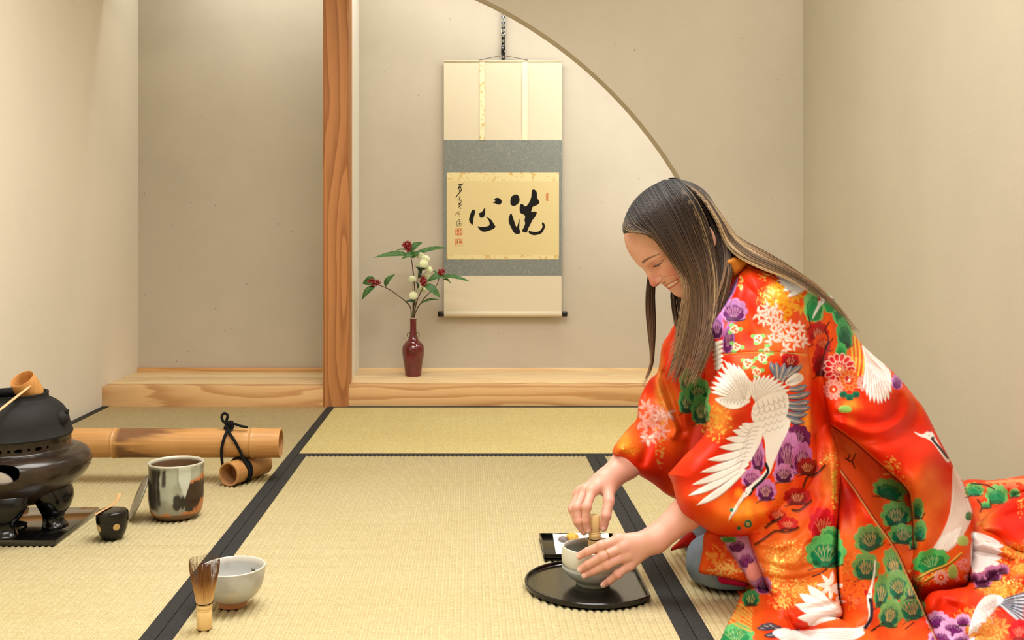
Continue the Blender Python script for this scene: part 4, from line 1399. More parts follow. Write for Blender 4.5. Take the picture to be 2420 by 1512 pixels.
def mum(par, cx, cy, rpx, dy, face=(0, -0.8, 0.6), cup=True):
    ctr = Q(cx, cy, dy); R = rpx * KF / sv * 1.08
    f = Vector(face).normalized()
    quat = f.to_track_quat('Z', 'Y')
    V, Fc = [], []
    N = 150
    ga = math.pi * (3 - math.sqrt(5))
    for i in range(N):
        u = (i + 0.5) / N
        th = math.acos(1 - 1.55 * u)           # from the face centre outward
        ph = i * ga
        dr = Vector((math.sin(th) * math.cos(ph), math.sin(th) * math.sin(ph), math.cos(th) * 0.75))
        dr.normalize()
        tg = Vector((math.cos(th) * math.cos(ph), math.cos(th) * math.sin(ph), -math.sin(th)))
        sd = dr.cross(tg)
        ln = R * (0.62 + 0.38 * math.sin(th)) if cup else R
        wd_ = R * 0.11
        b0 = dr * (R * 0.25); b1_ = dr * (ln * 0.8) ; b2__ = dr * ln + tg * (R * 0.10)
        k = len(V)
        for q_, w_ in ((b0, wd_ * 0.5), (b1_, wd_), (b2__, wd_ * 0.55)):
            V += [quat @ (q_ - sd * w_) + ctr, quat @ (q_ + sd * w_) + ctr]
        Fc += [[k, k + 1, k + 3, k + 2], [k + 2, k + 3, k + 5, k + 4]]
    core = ico(ctr, R * 0.70, 2)
    return mobj('bloom', join((V, Fc), core), M_mum, parent=par, label='pale green white pompom bloom')


m1 = stem_of('chrysanthemum_stem', [(579, 900, 0), (579, 845, 0), (592, 780, 0), (606, 700, -.001), (616, 600, -.002), (625, 500, -.002), (636, 400, -.002), (642, 300, -.002)], 0.0014, M_gstem, 'tallest green chrysanthemum stem with clustered pale blooms at its top', 'flower')
BLOOMS = ((645, 252, 36, -0.008, (-0.2, -0.4, 0.9)), (700, 284, 38, -0.030, (0.2, -0.5, 0.85)), (682, 328, 38, -0.054, (0, -0.9, 0.4)), (732, 384, 34, -0.022, (0.6, -0.6, 0.5)), (624, 345, 22, 0.006, (-0.6, -0.3, 0.7)))
for cx, cy, r_, dy, f in BLOOMS:
    mum(m1, cx, cy, r_, dy, f)
for c1, c2, d2 in (((636, 420), (698, 294), -0.022), ((630, 470), (728, 392), -0.020), ((630, 440), (626, 355), 0.004), ((634, 410), (682, 336), -0.046)):
    mobj('side_stem', tube([Q(*c1, -0.002), Q(*c2, d2)], 0.0009, 6), M_gstem, parent=m1)
for c1, c2, w in (((640, 410), (700, 372), 20), ((640, 400), (610, 360), 16), ((636, 470), (664, 392), 16), ((630, 560), (612, 500), 12)):
    add_leaf(m1, c1, c2, w, mat=M_dleaf)
m2 = stem_of('chrysanthemum_stem', [(586, 900, .0056), (587, 845, .0056), (598, 780, .007), (622, 680, .012), (650, 600, .016), (690, 500, .014), (712, 455, .010)], 0.0012, M_gstem, 'green chrysanthemum stem whose pale blooms sit beside the berry branch', 'flower')
mum(m2, 712, 452, 34, 0.006, (0.3, -0.7, 0.6)); mum(m2, 652, 556, 30, 0.008, (-0.3, -0.7, 0.6)); mum(m2, 686, 575, 24, 0.034, (0.4, -0.6, 0.6))
mobj('side_stem', tube([Q(652, 600, 0.016), Q(686, 580, 0.032)], 0.0009, 6), M_gstem, parent=m2)
m3 = stem_of('chrysanthemum_stem', [(572, 900, -.0056), (572, 845, -.0056), (575, 780, -.007), (578, 690, -.009), (580, 580, -.011), (577, 480, -.014)], 0.0012, M_gstem, 'thin green chrysanthemum stem with two separate pale blooms', 'flower')
mum(m3, 575, 472, 34, -0.024, (-0.1, -0.5, 0.85)); mum(m3, 583, 630, 36, -0.022, (0, -0.95, 0.3))

# ================================================================== the kneeling woman: body
def smin(a, b, k):
    h = np.clip(0.5 + 0.5 * (b - a) / k, 0, 1)
    return b * (1 - h) + a * h - k * h * (1 - h)


def smax(a, b, k):
    return -smin(-a, -b, k)


def s_cone(p, a, b, ra, rb):
    a = np.asarray(a, np.float32); b = np.asarray(b, np.float32)
    d = b - a
    t = np.clip(((p - a) @ d) / max(1e-12, float(d @ d)), 0, 1)
    q = p - a - t[:, None] * d
    return np.sqrt((q * q).sum(1)) - (ra + (rb - ra) * t)


def s_ell(p, c, r):
    q = p - np.asarray(c, np.float32); r = np.asarray(r, np.float32)
    k0 = np.sqrt(((q / r) ** 2).sum(1)); k1 = np.sqrt(((q / (r * r)) ** 2).sum(1)) + 1e-9
    return k0 * (k0 - 1) / k1


def surface_nets(fn, lo, hi, h):
    """mesh of the zero level of fn inside the box lo..hi, cell size h"""
    lo = np.asarray(lo, float); hi = np.asarray(hi, float)
    n = np.ceil((hi - lo) / h).astype(int) + 1
    gx, gy, gz = [lo[i] + h * np.arange(n[i]) for i in range(3)]
    B = 6                                   # coarse blocks first, full detail only near the surface
    cb = [np.arange(0, n[i], B) for i in range(3)]
    X, Y, Z = np.meshgrid(gx[cb[0]] + h * (B - 1) / 2, gy[cb[1]] + h * (B - 1) / 2, gz[cb[2]] + h * (B - 1) / 2, indexing='ij')
    cd = fn(np.stack([X.ravel(), Y.ravel(), Z.ravel()], 1).astype(np.float32)).reshape(X.shape)
    D = np.repeat(np.repeat(np.repeat(cd, B, 0), B, 1), B, 2)[:n[0], :n[1], :n[2]].astype(np.float32).copy()
    near_ = np.repeat(np.repeat(np.repeat(np.abs(cd) < h * B * 1.35, B, 0), B, 1), B, 2)[:n[0], :n[1], :n[2]]
    I = np.argwhere(near_)
    for s0_ in range(0, len(I), 400000):
        J = I[s0_:s0_ + 400000]
        D[J[:, 0], J[:, 1], J[:, 2]] = fn((lo + h * J).astype(np.float32))
    S = D < 0
    c = [S[i:n[0] - 1 + i, j:n[1] - 1 + j, k:n[2] - 1 + k] for i in (0, 1) for j in (0, 1) for k in (0, 1)]
    cnt = sum(x.astype(np.int8) for x in c)
    act = (cnt > 0) & (cnt < 8)
    idx = -np.ones(act.shape, np.int64)
    ai = np.argwhere(act)
    idx[act] = np.arange(len(ai))
    acc = np.zeros((len(ai), 3)); num = np.zeros(len(ai))
    corners = [(i, j, k) for i in (0, 1) for j in (0, 1) for k in (0, 1)]
    val = {q: D[ai[:, 0] + q[0], ai[:, 1] + q[1], ai[:, 2] + q[2]] for q in corners}
    for a in corners:
        for ax in range(3):
            if a[ax] == 1: continue
            b = list(a); b[ax] = 1; b = tuple(b)
            va, vb = val[a], val[b]
            m = (va < 0) != (vb < 0)
            t = np.where(m, va / np.where(va == vb, 1, va - vb), 0)
            pos = np.array(a, float)[None, :].repeat(len(ai), 0); pos[:, ax] += t
            acc[m] += pos[m]; num[m] += 1
    V = lo + h * (ai + acc / np.maximum(num, 1)[:, None])
    quads = []
    for ax in range(3):
        sl0 = [slice(1, n[0] - 1), slice(1, n[1] - 1), slice(1, n[2] - 1)]
        s0 = list(sl0); s1 = list(sl0)
        s0[ax] = slice(0, n[ax] - 1); s1[ax] = slice(1, n[ax])
        a, b = S[tuple(s0)], S[tuple(s1)]
        e = np.argwhere(a != b)
        if len(e) == 0: continue
        off = np.array([1, 1, 1]); off[ax] = 0
        g = e + off
        u, w = [(1, 2), (2, 0), (0, 1)][ax]
        def cell(du, dw):
            q = g.copy(); q[:, u] -= du; q[:, w] -= dw
            return idx[q[:, 0], q[:, 1], q[:, 2]]
        q = np.stack([cell(1, 1), cell(0, 1), cell(0, 0), cell(1, 0)], 1)
        flip = ~a[tuple(e.T)]
        q[flip] = q[flip][:, ::-1]
        quads.append(q)
    Q_ = np.concatenate(quads)
    Q_ = Q_[(Q_ >= 0).all(1)]
    return V, Q_


def A3(*t):
    return np.array(P(*t), np.float32)


# ---- head frame: forward, left (towards the camera), up
pitch, yaw = math.radians(42), math.radians(10)
f0 = Vector((-math.cos(pitch), 0, -math.sin(pitch))); u0 = Vector((-math.sin(pitch), 0, math.cos(pitch))); l0 = Vector((0, -1, 0))
hf = f0 * math.cos(yaw) + l0 * math.sin(yaw)
hl = l0 * math.cos(yaw) - f0 * math.sin(yaw)
HR = np.array([hf, hl, u0], np.float32)          # rows
HC = np.array(P(1610, 576, 2.22), np.float32)


def to_head(p):
    return (p - HC) @ HR.T


def from_head(q):
    return np.asarray(q) @ HR + HC


NECK0 = from_head([-0.035, 0, -0.045]); NECK1 = A3(1768, 668, 2.22)


def sdf_head(p):
    q = to_head(p)
    qa = q.copy(); qa[:, 1] = np.abs(qa[:, 1])
    d = s_ell(q, (-0.005, 0, 0.042), (0.1035, 0.0745, 0.090))
    d = smin(d, s_ell(q, (0.034, 0, -0.022), (0.054, 0.055, 0.068)), 0.025)
    d = smin(d, s_cone(qa, (0.002, 0.046, -0.042), (0.052, 0.022, -0.073), 0.019, 0.017), 0.022)
    d = smin(d, s_ell(q, (0.064, 0, -0.071), (0.0195, 0.0205, 0.0165)), 0.014)
    d = smin(d, s_ell(qa, (0.046, 0.034, -0.026), (0.029, 0.026, 0.024)), 0.018)          # cheeks raised by the smile
    d = smin(d, s_cone(qa, (0.0855, 0.010, 0.027), (0.062, 0.046, 0.022), 0.0075, 0.009), 0.014)   # brow
    d = smin(d, s_ell(q, (0.060, 0, -0.046), (0.0215, 0.030, 0.024)), 0.014)             # mouth mound
    d = smax(d, -s_ell(qa, (0.092, 0.031, 0.003), (0.0135, 0.017, 0.0115)), 0.012)      # sockets
    d = smin(d, s_ell(qa, (0.0645, 0.031, 0.003), (0.0135, 0.0155, 0.0125)), 0.004)      # lidded eyes
    d = smin(d, s_cone(q, (0.0868, 0, 0.021), (0.0985, 0, -0.017), 0.0072, 0.0086), 0.010)
    d = smin(d, s_ell(q, (0.0985, 0, -0.0205), (0.0105, 0.0098, 0.0095)), 0.006)
    d = smin(d, s_ell(qa, (0.0885, 0.0112, -0.0245), (0.0100, 0.0068, 0.0078)), 0.005)
    d = smax(d, -s_ell(qa, (0.0935, 0.0062, -0.0335), (0.0062, 0.0034, 0.0050)), 0.003)  # nostrils
    # smiling mouth: lips with the parting between them
    d = smin(d, s_cone(qa, (0.0795, 0, -0.0435), (0.0565, 0.0255, -0.0470), 0.0042, 0.0030), 0.004)
    d = smin(d, s_cone(qa, (0.0770, 0, -0.0590), (0.0560, 0.0245, -0.0500), 0.0046, 0.0030), 0.004)
    gap = s_cone(qa, (0.0845, 0, -0.0510), (0.0625, 0.0245, -0.0487), 0.0022, 0.0022)
    d = smax(d, -gap, 0.0022)
    d = smin(d, s_cone(qa, (0.0735, 0, -0.0505), (0.0545, 0.0220, -0.0490), 0.0048, 0.0030), 0.0006)    # teeth
    # ears
    e = qa.copy(); e[:, 0] += 0.022; e[:, 1] -= 0.0830; e[:, 2] += 0.004
    th = math.radians(14); cx, sx = math.cos(th), math.sin(th)
    er = np.stack([e[:, 0] * cx - e[:, 1] * 0.35, e[:, 1] + e[:, 0] * 0.35, e[:, 2] + e[:, 0] * 0.2], 1)
    ring = np.sqrt((np.sqrt((er[:, 0] / 0.0165) ** 2 + (er[:, 2] / 0.0285) ** 2) - 1) ** 2 * 0.0165 ** 2 + er[:, 1] ** 2) - 0.0036
    lobe = s_ell(er, (0.0, 0.0, 0.0), (0.0155, 0.0035, 0.027))
    d = smin(d, smin(ring, lobe, 0.003), 0.005)
    nk = s_cone(p, NECK0, NECK1, 0.050, 0.056)
    d = smin(d, nk, 0.03)
    return d


def finger(p, pts, radii, k=0.004):
    d = None
    for (a, b), (ra, rb) in zip(zip(pts[:-1], pts[1:]), zip(radii[:-1], radii[1:])):
        q = s_cone(p, a, b, ra, rb)
        d = q if d is None else smin(d, q, k)
    return d


FR = [0.0094, 0.0088, 0.0078, 0.0070]
HANDS = {
 'left': dict(
   index=[(1462, 1275, 1.986), (1421, 1289, 1.977), (1389, 1303, 1.986), (1369, 1313, 1.996)],
   middle=[(1472, 1292, 1.979), (1425, 1313, 1.971), (1391, 1333, 1.981), (1372, 1345, 1.992)],
   ring=[(1480, 1312, 1.979), (1434, 1333, 1.971), (1402, 1349, 1.982), (1382, 1359, 1.991)],
   pinky=[(1487, 1334, 1.983), (1460, 1356, 1.976), (1441, 1372, 1.984), (1426, 1382, 1.993)],
   thumb=[(1524, 1276, 2.008), (1500, 1288, 2.030), (1489, 1297, 2.058), (1481, 1302, 2.086)],
   wrist=(1549, 1274, 1.985), fore=[(1549, 1274, 1.985), (1622, 1213, 2.000), (1760, 1120, 2.03)]),
 'right': dict(
   index=[(1399, 1160, 2.082), (1386, 1198, 2.052), (1384, 1230, 2.050), (1389, 1252, 2.053)],
   middle=[(1384, 1157, 2.098), (1364, 1199, 2.070), (1369, 1232, 2.062), (1380, 1256, 2.066)],
   ring=[(1373, 1161, 2.115), (1354, 1203, 2.094), (1364, 1234, 2.082), (1377, 1253, 2.080)],
   pinky=[(1366, 1168, 2.132), (1352, 1203, 2.116), (1361, 1228, 2.102), (1372, 1242, 2.096)],
   thumb=[(1437, 1157, 2.100), (1439, 1184, 2.074), (1432, 1218, 2.058), (1426, 1246, 2.060)],
   wrist=(1432, 1137, 2.118), fore=[(1432, 1137, 2.118), (1480, 1096, 2.16), (1600, 1010, 2.30)]),
}
for hnd in HANDS.values():
    for k_ in list(hnd):
        hnd[k_] = A3(*hnd[k_]) if k_ == 'wrist' else [A3(*t) for t in hnd[k_]]


def sdf_hand(p, hnd):
    H_ = HANDS[hnd]
    d = None
    for nm, sc in (('index', 1.0), ('middle', 1.02), ('ring', 0.97), ('pinky', 0.86)):
        q = finger(p, H_[nm], [r * sc for r in FR], 0.003)
        # knuckle and joint swellings
        for jt, rr in ((0, 0.0108), (1, 0.0092)):
            q = smin(q, np.sqrt(((p - H_[nm][jt]) ** 2).sum(1)) - rr * sc, 0.004)
        d = q if d is None else smin(d, q, 0.0018)
    w = H_['wrist']
    palm = None
    for nm in ('index', 'middle', 'ring', 'pinky'):
        q = s_cone(p, w, H_[nm][0], 0.0175, 0.0105)
        palm = q if palm is None else smin(palm, q, 0.010)
    # thicken the palm side
    back = np.mean([H_[nm][0] for nm in ('index', 'middle', 'ring', 'pinky')], 0)
    d = smin(d, palm, 0.007)
    th = finger(p, H_['thumb'], [0.0125, 0.0108, 0.0096, 0.0082], 0.004)
    th = smin(th, s_cone(p, w, H_['thumb'][0], 0.016, 0.0125), 0.010)
    d = smin(d, th, 0.008)
    fo = finger(p, H_['fore'], [0.0238, 0.0300, 0.0400], 0.01)
    # flatten the wrist a little
    d = smin(d, fo, 0.014)
    return d


HIP = A3(2080, 1230, 2.22); CHEST = A3(1850, 830, 2.22)
def sdf_torso(p):
    d = s_cone(p, HIP, CHEST, 0.125, 0.115)
    d = smin(d, s_cone(p, A3(1800, 770, 2.15), A3(1800, 770, 2.32), 0.055, 0.055), 0.05)
    d = smin(d, s_cone(p, NECK1, CHEST, 0.055, 0.10), 0.03)
    d = smin(d, finger(p, [A3(1800, 790, 2.11), A3(1800, 1000, 2.05), A3(1760, 1120, 2.03), A3(1622, 1213, 2.0)], [0.046, 0.042, 0.038, 0.028], 0.02), 0.02)
    d = smin(d, finger(p, [A3(1780, 790, 2.34), A3(1690, 950, 2.34), A3(1600, 1010, 2.30), A3(1480, 1096, 2.16)], [0.046, 0.042, 0.038, 0.028], 0.02), 0.02)
    for yk, yh in ((2.08, 2.14), (2.30, 2.28)):
        d = smin(d, finger(p, [A3(2080, 1240, yh), A3(1712, 1325, yk), A3(2080, 1345, yh)], [0.070, 0.034, 0.028], 0.03), 0.03)
    return d


parts_b = []
hc = HC
parts_b.append(surface_nets(sdf_head, (hc[0] - 0.16, hc[1] - 0.13, hc[2] - 0.17), (hc[0] + 0.19, hc[1] + 0.13, hc[2] + 0.17), 0.0014))
for hn in ('left', 'right'):
    ps = np.array([q for k_, v in HANDS[hn].items() if k_ not in ('wrist', 'fore') for q in v] + HANDS[hn]['fore'][:2])
    lo, hi = ps.min(0) - 0.04, ps.max(0) + 0.045
    parts_b.append(surface_nets(lambda p, hn=hn: sdf_hand(p, hn), lo, hi, 0.0013))
parts_b.append(surface_nets(sdf_torso, (0.26, 1.90, -0.02), (1.20, 2.52, 0.74), 0.010))
sizes = [len(v) for v, _ in parts_b]
BV = np.concatenate([v for v, _ in parts_b])
off = np.cumsum([0] + sizes[:-1])
BQ = np.concatenate([q + o_ for (_, q), o_ in zip(parts_b, off)])

# skin colouring
skin = np.tile(linc((216, 164, 142)), (len(BV), 1))
skin = blend(skin, linc((208, 144, 118)), sstep(0.4, 0.7, fbm(BV * 45)) * 0.35)
hq = to_head(BV[:sizes[0]].astype(np.float32)); ay = np.abs(hq[:, 1])
hs = skin[:sizes[0]].copy()


def seg_d(q, pts):
    d = 1e9
    for a, b in zip(pts[:-1], pts[1:]):
        d = np.minimum(d, s_cone(q, a, b, 0, 0))
    return d


qa = hq.copy(); qa[:, 1] = ay
wq = from_head(qa)                                    # features are drawn alike on both halves of the face
fx = VX + wq[:, 0] / wq[:, 1] * F; fy = VY - (wq[:, 2] - H) / wq[:, 1] * F
face_side = (qa[:, 0] > 0.03)


def ln(pts, w0, w1=None):
    """soft mask along a line, half width going from w0 to w1"""
    q = spline(pts, 5 * len(pts)); n = len(q) - 1
    w1 = w0 if w1 is None else w1
    out = np.zeros(len(fx))
    for i in range(n):
        ax, ay_ = q[i]; dx, dy = q[i + 1] - q[i]
        t = np.clip(((fx - ax) * dx + (fy - ay_) * dy) / (dx * dx + dy * dy + 1e-9), 0, 1)
        d = np.hypot(fx - ax - t * dx, fy - ay_ - t * dy)
        w = w0 + (w1 - w0) * (i + t) / n
        out = np.maximum(out, sstep(w + 0.9, w - 0.9, d))
    return out * face_side


def spot(x, y, r, p=1.0):
    return sstep(r, 0, np.hypot(fx - x, fy - y)) * face_side * p


off_mid = sstep(0.006, 0.011, ay)
# creases pressed into the skin: wing of the nose, smile fold, lids, corner of the mouth
dent = ln([(1562, 652), (1566, 658), (1564, 665), (1558, 670)], 1.8) * 0.0016 + ln([(1567, 660), (1578, 655), (1591, 652), (1602, 655)], 2.4, 1.2) * 0.0010
dent = dent + ln([(1541, 623), (1548, 617.5), (1556, 612.5), (1564, 609)], 1.4, 0.8) * off_mid * 0.0012 + ln([(1556, 634), (1564, 627), (1570, 620)], 1.2, 0.8) * off_mid * 0.0008 + spot(1604, 661, 5, 0.0018)
hp_ = BV[:sizes[0]].astype(np.float32); e_ = 0.001
gr = np.stack([sdf_head(hp_ + np.array(d_, np.float32) * e_) - sdf_head(hp_ - np.array(d_, np.float32) * e_) for d_ in ((1, 0, 0), (0, 1, 0), (0, 0, 1))], 1)
gr /= np.linalg.norm(gr, axis=1)[:, None] + 1e-9
BV[:sizes[0]] -= gr * dent[:, None]
hs = blend(hs, linc((206, 104, 88)), spot(1590, 640, 30, 0.60))
hs = blend(hs, linc((196, 92, 78)), spot(1540, 668, 26, 0.65))
hs = blend(hs, linc((206, 120, 104)), spot(1550, 640, 26, 0.35))
hs = blend(hs, linc((186, 90, 82)), ln([(1573, 675.5), (1581, 671), (1592, 665), (1602, 659.5)], 2.0, 1.4) * 0.9)
hs = blend(hs, linc((190, 92, 84)), ln([(1582, 680), (1591, 676), (1600, 669), (1605, 663)], 2.4, 1.4) * 0.9)
hs = blend(hs, linc((236, 222, 198)), ln([(1581, 675.5), (1590, 670.5), (1600, 664.5)], 2.6, 1.6))
hs = blend(hs, linc((196, 130, 120)), ln([(1546, 624), (1553, 620), (1560, 615)], 3.5, 2.5) * off_mid * 0.5)
hs = blend(hs, linc((70, 66, 100)), ln([(1548, 628), (1554, 626.5), (1560, 621.5)], 1.8, 1.4) * off_mid * 0.9)
hs = blend(hs, linc((30, 22, 24)), ln([(1544.5, 630.5), (1550, 629.5), (1556, 627.5), (1562, 621.5), (1567, 614.5)], 1.3, 0.9) * off_mid)
hs = blend(hs, linc((84, 54, 38)), ln([(1520, 619), (1529, 612.5), (1538, 608), (1548, 604), (1558, 600.5)], 3.4, 0.9) * off_mid * (0.65 + 0.35 * fbm(hq * 600)))
skin[:sizes[0]] = hs
for i_, hn in ((1, 'left'), (2, 'right')):
    s0, s1 = off[i_], off[i_] + sizes[i_]
    pv = BV[s0:s1].astype(np.float32); c_ = skin[s0:s1].copy()
    c_ = blend(c_, linc((216, 162, 144)), np.ones(len(pv)) * 0.6)
    for nm in ('index', 'middle', 'ring', 'pinky', 'thumb'):
        for jt, am in ((0, 0.25), (1, 0.4), (2, 0.3), (3, 0.5)):
            c_ = blend(c_, linc((214, 128, 114)), sstep(0.014, 0.004, np.linalg.norm(pv - HANDS[hn][nm][jt], axis=1)) * am)
        t_, a_ = HANDS[hn][nm][3], HANDS[hn][nm][2]
        dr = (t_ - a_) / np.linalg.norm(t_ - a_)
        nc = t_ + dr * 0.003 + np.array([0, -0.0060, 0.0022], np.float32)
        rel = pv - nc
        al = rel @ dr; la = np.linalg.norm(rel - al[:, None] * dr, axis=1)
        nail = sstep(1.15, 0.85, np.sqrt((al / 0.0060) ** 2 + (la / 0.0046) ** 2))
        c_ = blend(c_, linc((244, 196, 182)), nail * 0.9)
        c_ = blend(c_, linc((252, 240, 228)), nail * sstep(0.002, 0.0038, al) * 0.9)
    skin[s0:s1] = c_

msk = MB('skin', 0.42, 0.35)
_nz = msk.noise(msk.coord(), 400, 2)
msk.col(msk.attr('Col')); msk.bump(_nz, 0.06, 0.0006)
msk.set(**{'Subsurface Weight': 0.1, 'Subsurface Scale': 0.012, 'Subsurface Radius': (1.0, 0.35, 0.2)})
woman = thing('person', (0.75, 2.2, 0), 'woman in a red and orange crane kimono kneeling over a tea bowl', 'person')
body = mobj('body', (BV, BQ), msk.m, parent=woman)
paint(body, skin)
md = body.modifiers.new('sm', 'SMOOTH'); md.factor = 0.5; md.iterations = 2

# finger ring
mf_, mp_ = HANDS['left']['middle'][0], HANDS['left']['middle'][1]
ax = Vector(mp_ - mf_).normalized(); cc = Vector(mf_ + (mp_ - mf_) * 0.80)
e1 = ax.orthogonal().normalized(); e2 = ax.cross(e1)
rg = [cc + (e1 * math.cos(t) + e2 * math.sin(t)) * 0.0098 for t in np.linspace(0, 2 * math.pi, 40)]
mobj('finger_ring', tube(rg, 0.0008, 8, False), plain('gold ring', (216, 172, 100), 0.2, 0.5, 1.0, var=0.05), parent=woman, label='thin gold finger ring')

# whisk held in the right hand, tines down in the bowl
wc = P(1403, 1217, 2.068)
wk2 = thing('held_whisk', wc, 'bamboo tea whisk gripped in the woman\'s hand over the bowl', 'whisk')
Rx = Matrix.Rotation(math.pi, 4, 'X') @ Matrix.Rotation(math.radians(3), 4, 'Y') @ Matrix.Diagonal((0.85, 0.85, 1.0, 1.0))
for nm, vf, m in whisk(wk2):
    ob = mobj(nm, vf, m, origin=(0, 0, 0))
    ob.parent = wk2; ob.location = (0, 0, 0)
    ob.data.transform(Matrix.Identity(4))
    ob.matrix_local = Rx
    sharp(ob, 50)
    if nm.endswith('tines'): ob['kind'] = 'stuff'

# jeans on the folded legs
def sdf_jeans(p):
    d = None
    for yk, yh, kx, ky in ((2.085, 2.14, 1688, 1330), (2.31, 2.28, 1668, 1288)):
        q = finger(p, [A3(2080, 1250, yh), A3(kx + 60, ky - 5, yk), A3(kx, ky, yk), A3(kx + 30, ky + 20, yk), A3(2080, 1345, yh)], [0.088, 0.062, 0.050, 0.050, 0.045], 0.03)
        d = q if d is None else smin(d, q, 0.02)
    w = 0.0025 * np.sin(p[:, 0] * 60 + p[:, 2] * 45) + 0.0015 * np.sin(p[:, 0] * 130 - p[:, 2] * 70)
    return np.maximum(d + w, 0.004 - p[:, 2])
v, q = surface_nets(sdf_jeans, (0.36, 1.96, -0.01), (1.10, 2.44, 0.26), 0.006)
mj = MB('pale blue denim', 0.85, 0.2)
_nz = mj.noise(mj.coord(), 500, 2); _n2 = mj.noise(mj.coord(), 14, 3)
mj.col(mj.mix(m_ := mj.math('MULTIPLY', _nz, 0.5), mj.ramp(_n2, [(0.3, lin(112, 128, 142)), (0.7, lin(150, 164, 176))]), lin(96, 112, 128)))
mj.bump(_nz, 0.3, 0.0008)
o = mobj('jeans', (v, q), mj.m, parent=woman, label='pale blue denim jeans showing at the knee')
md = o.modifiers.new('sm', 'SMOOTH'); md.factor = 0.5; md.iterations = 4

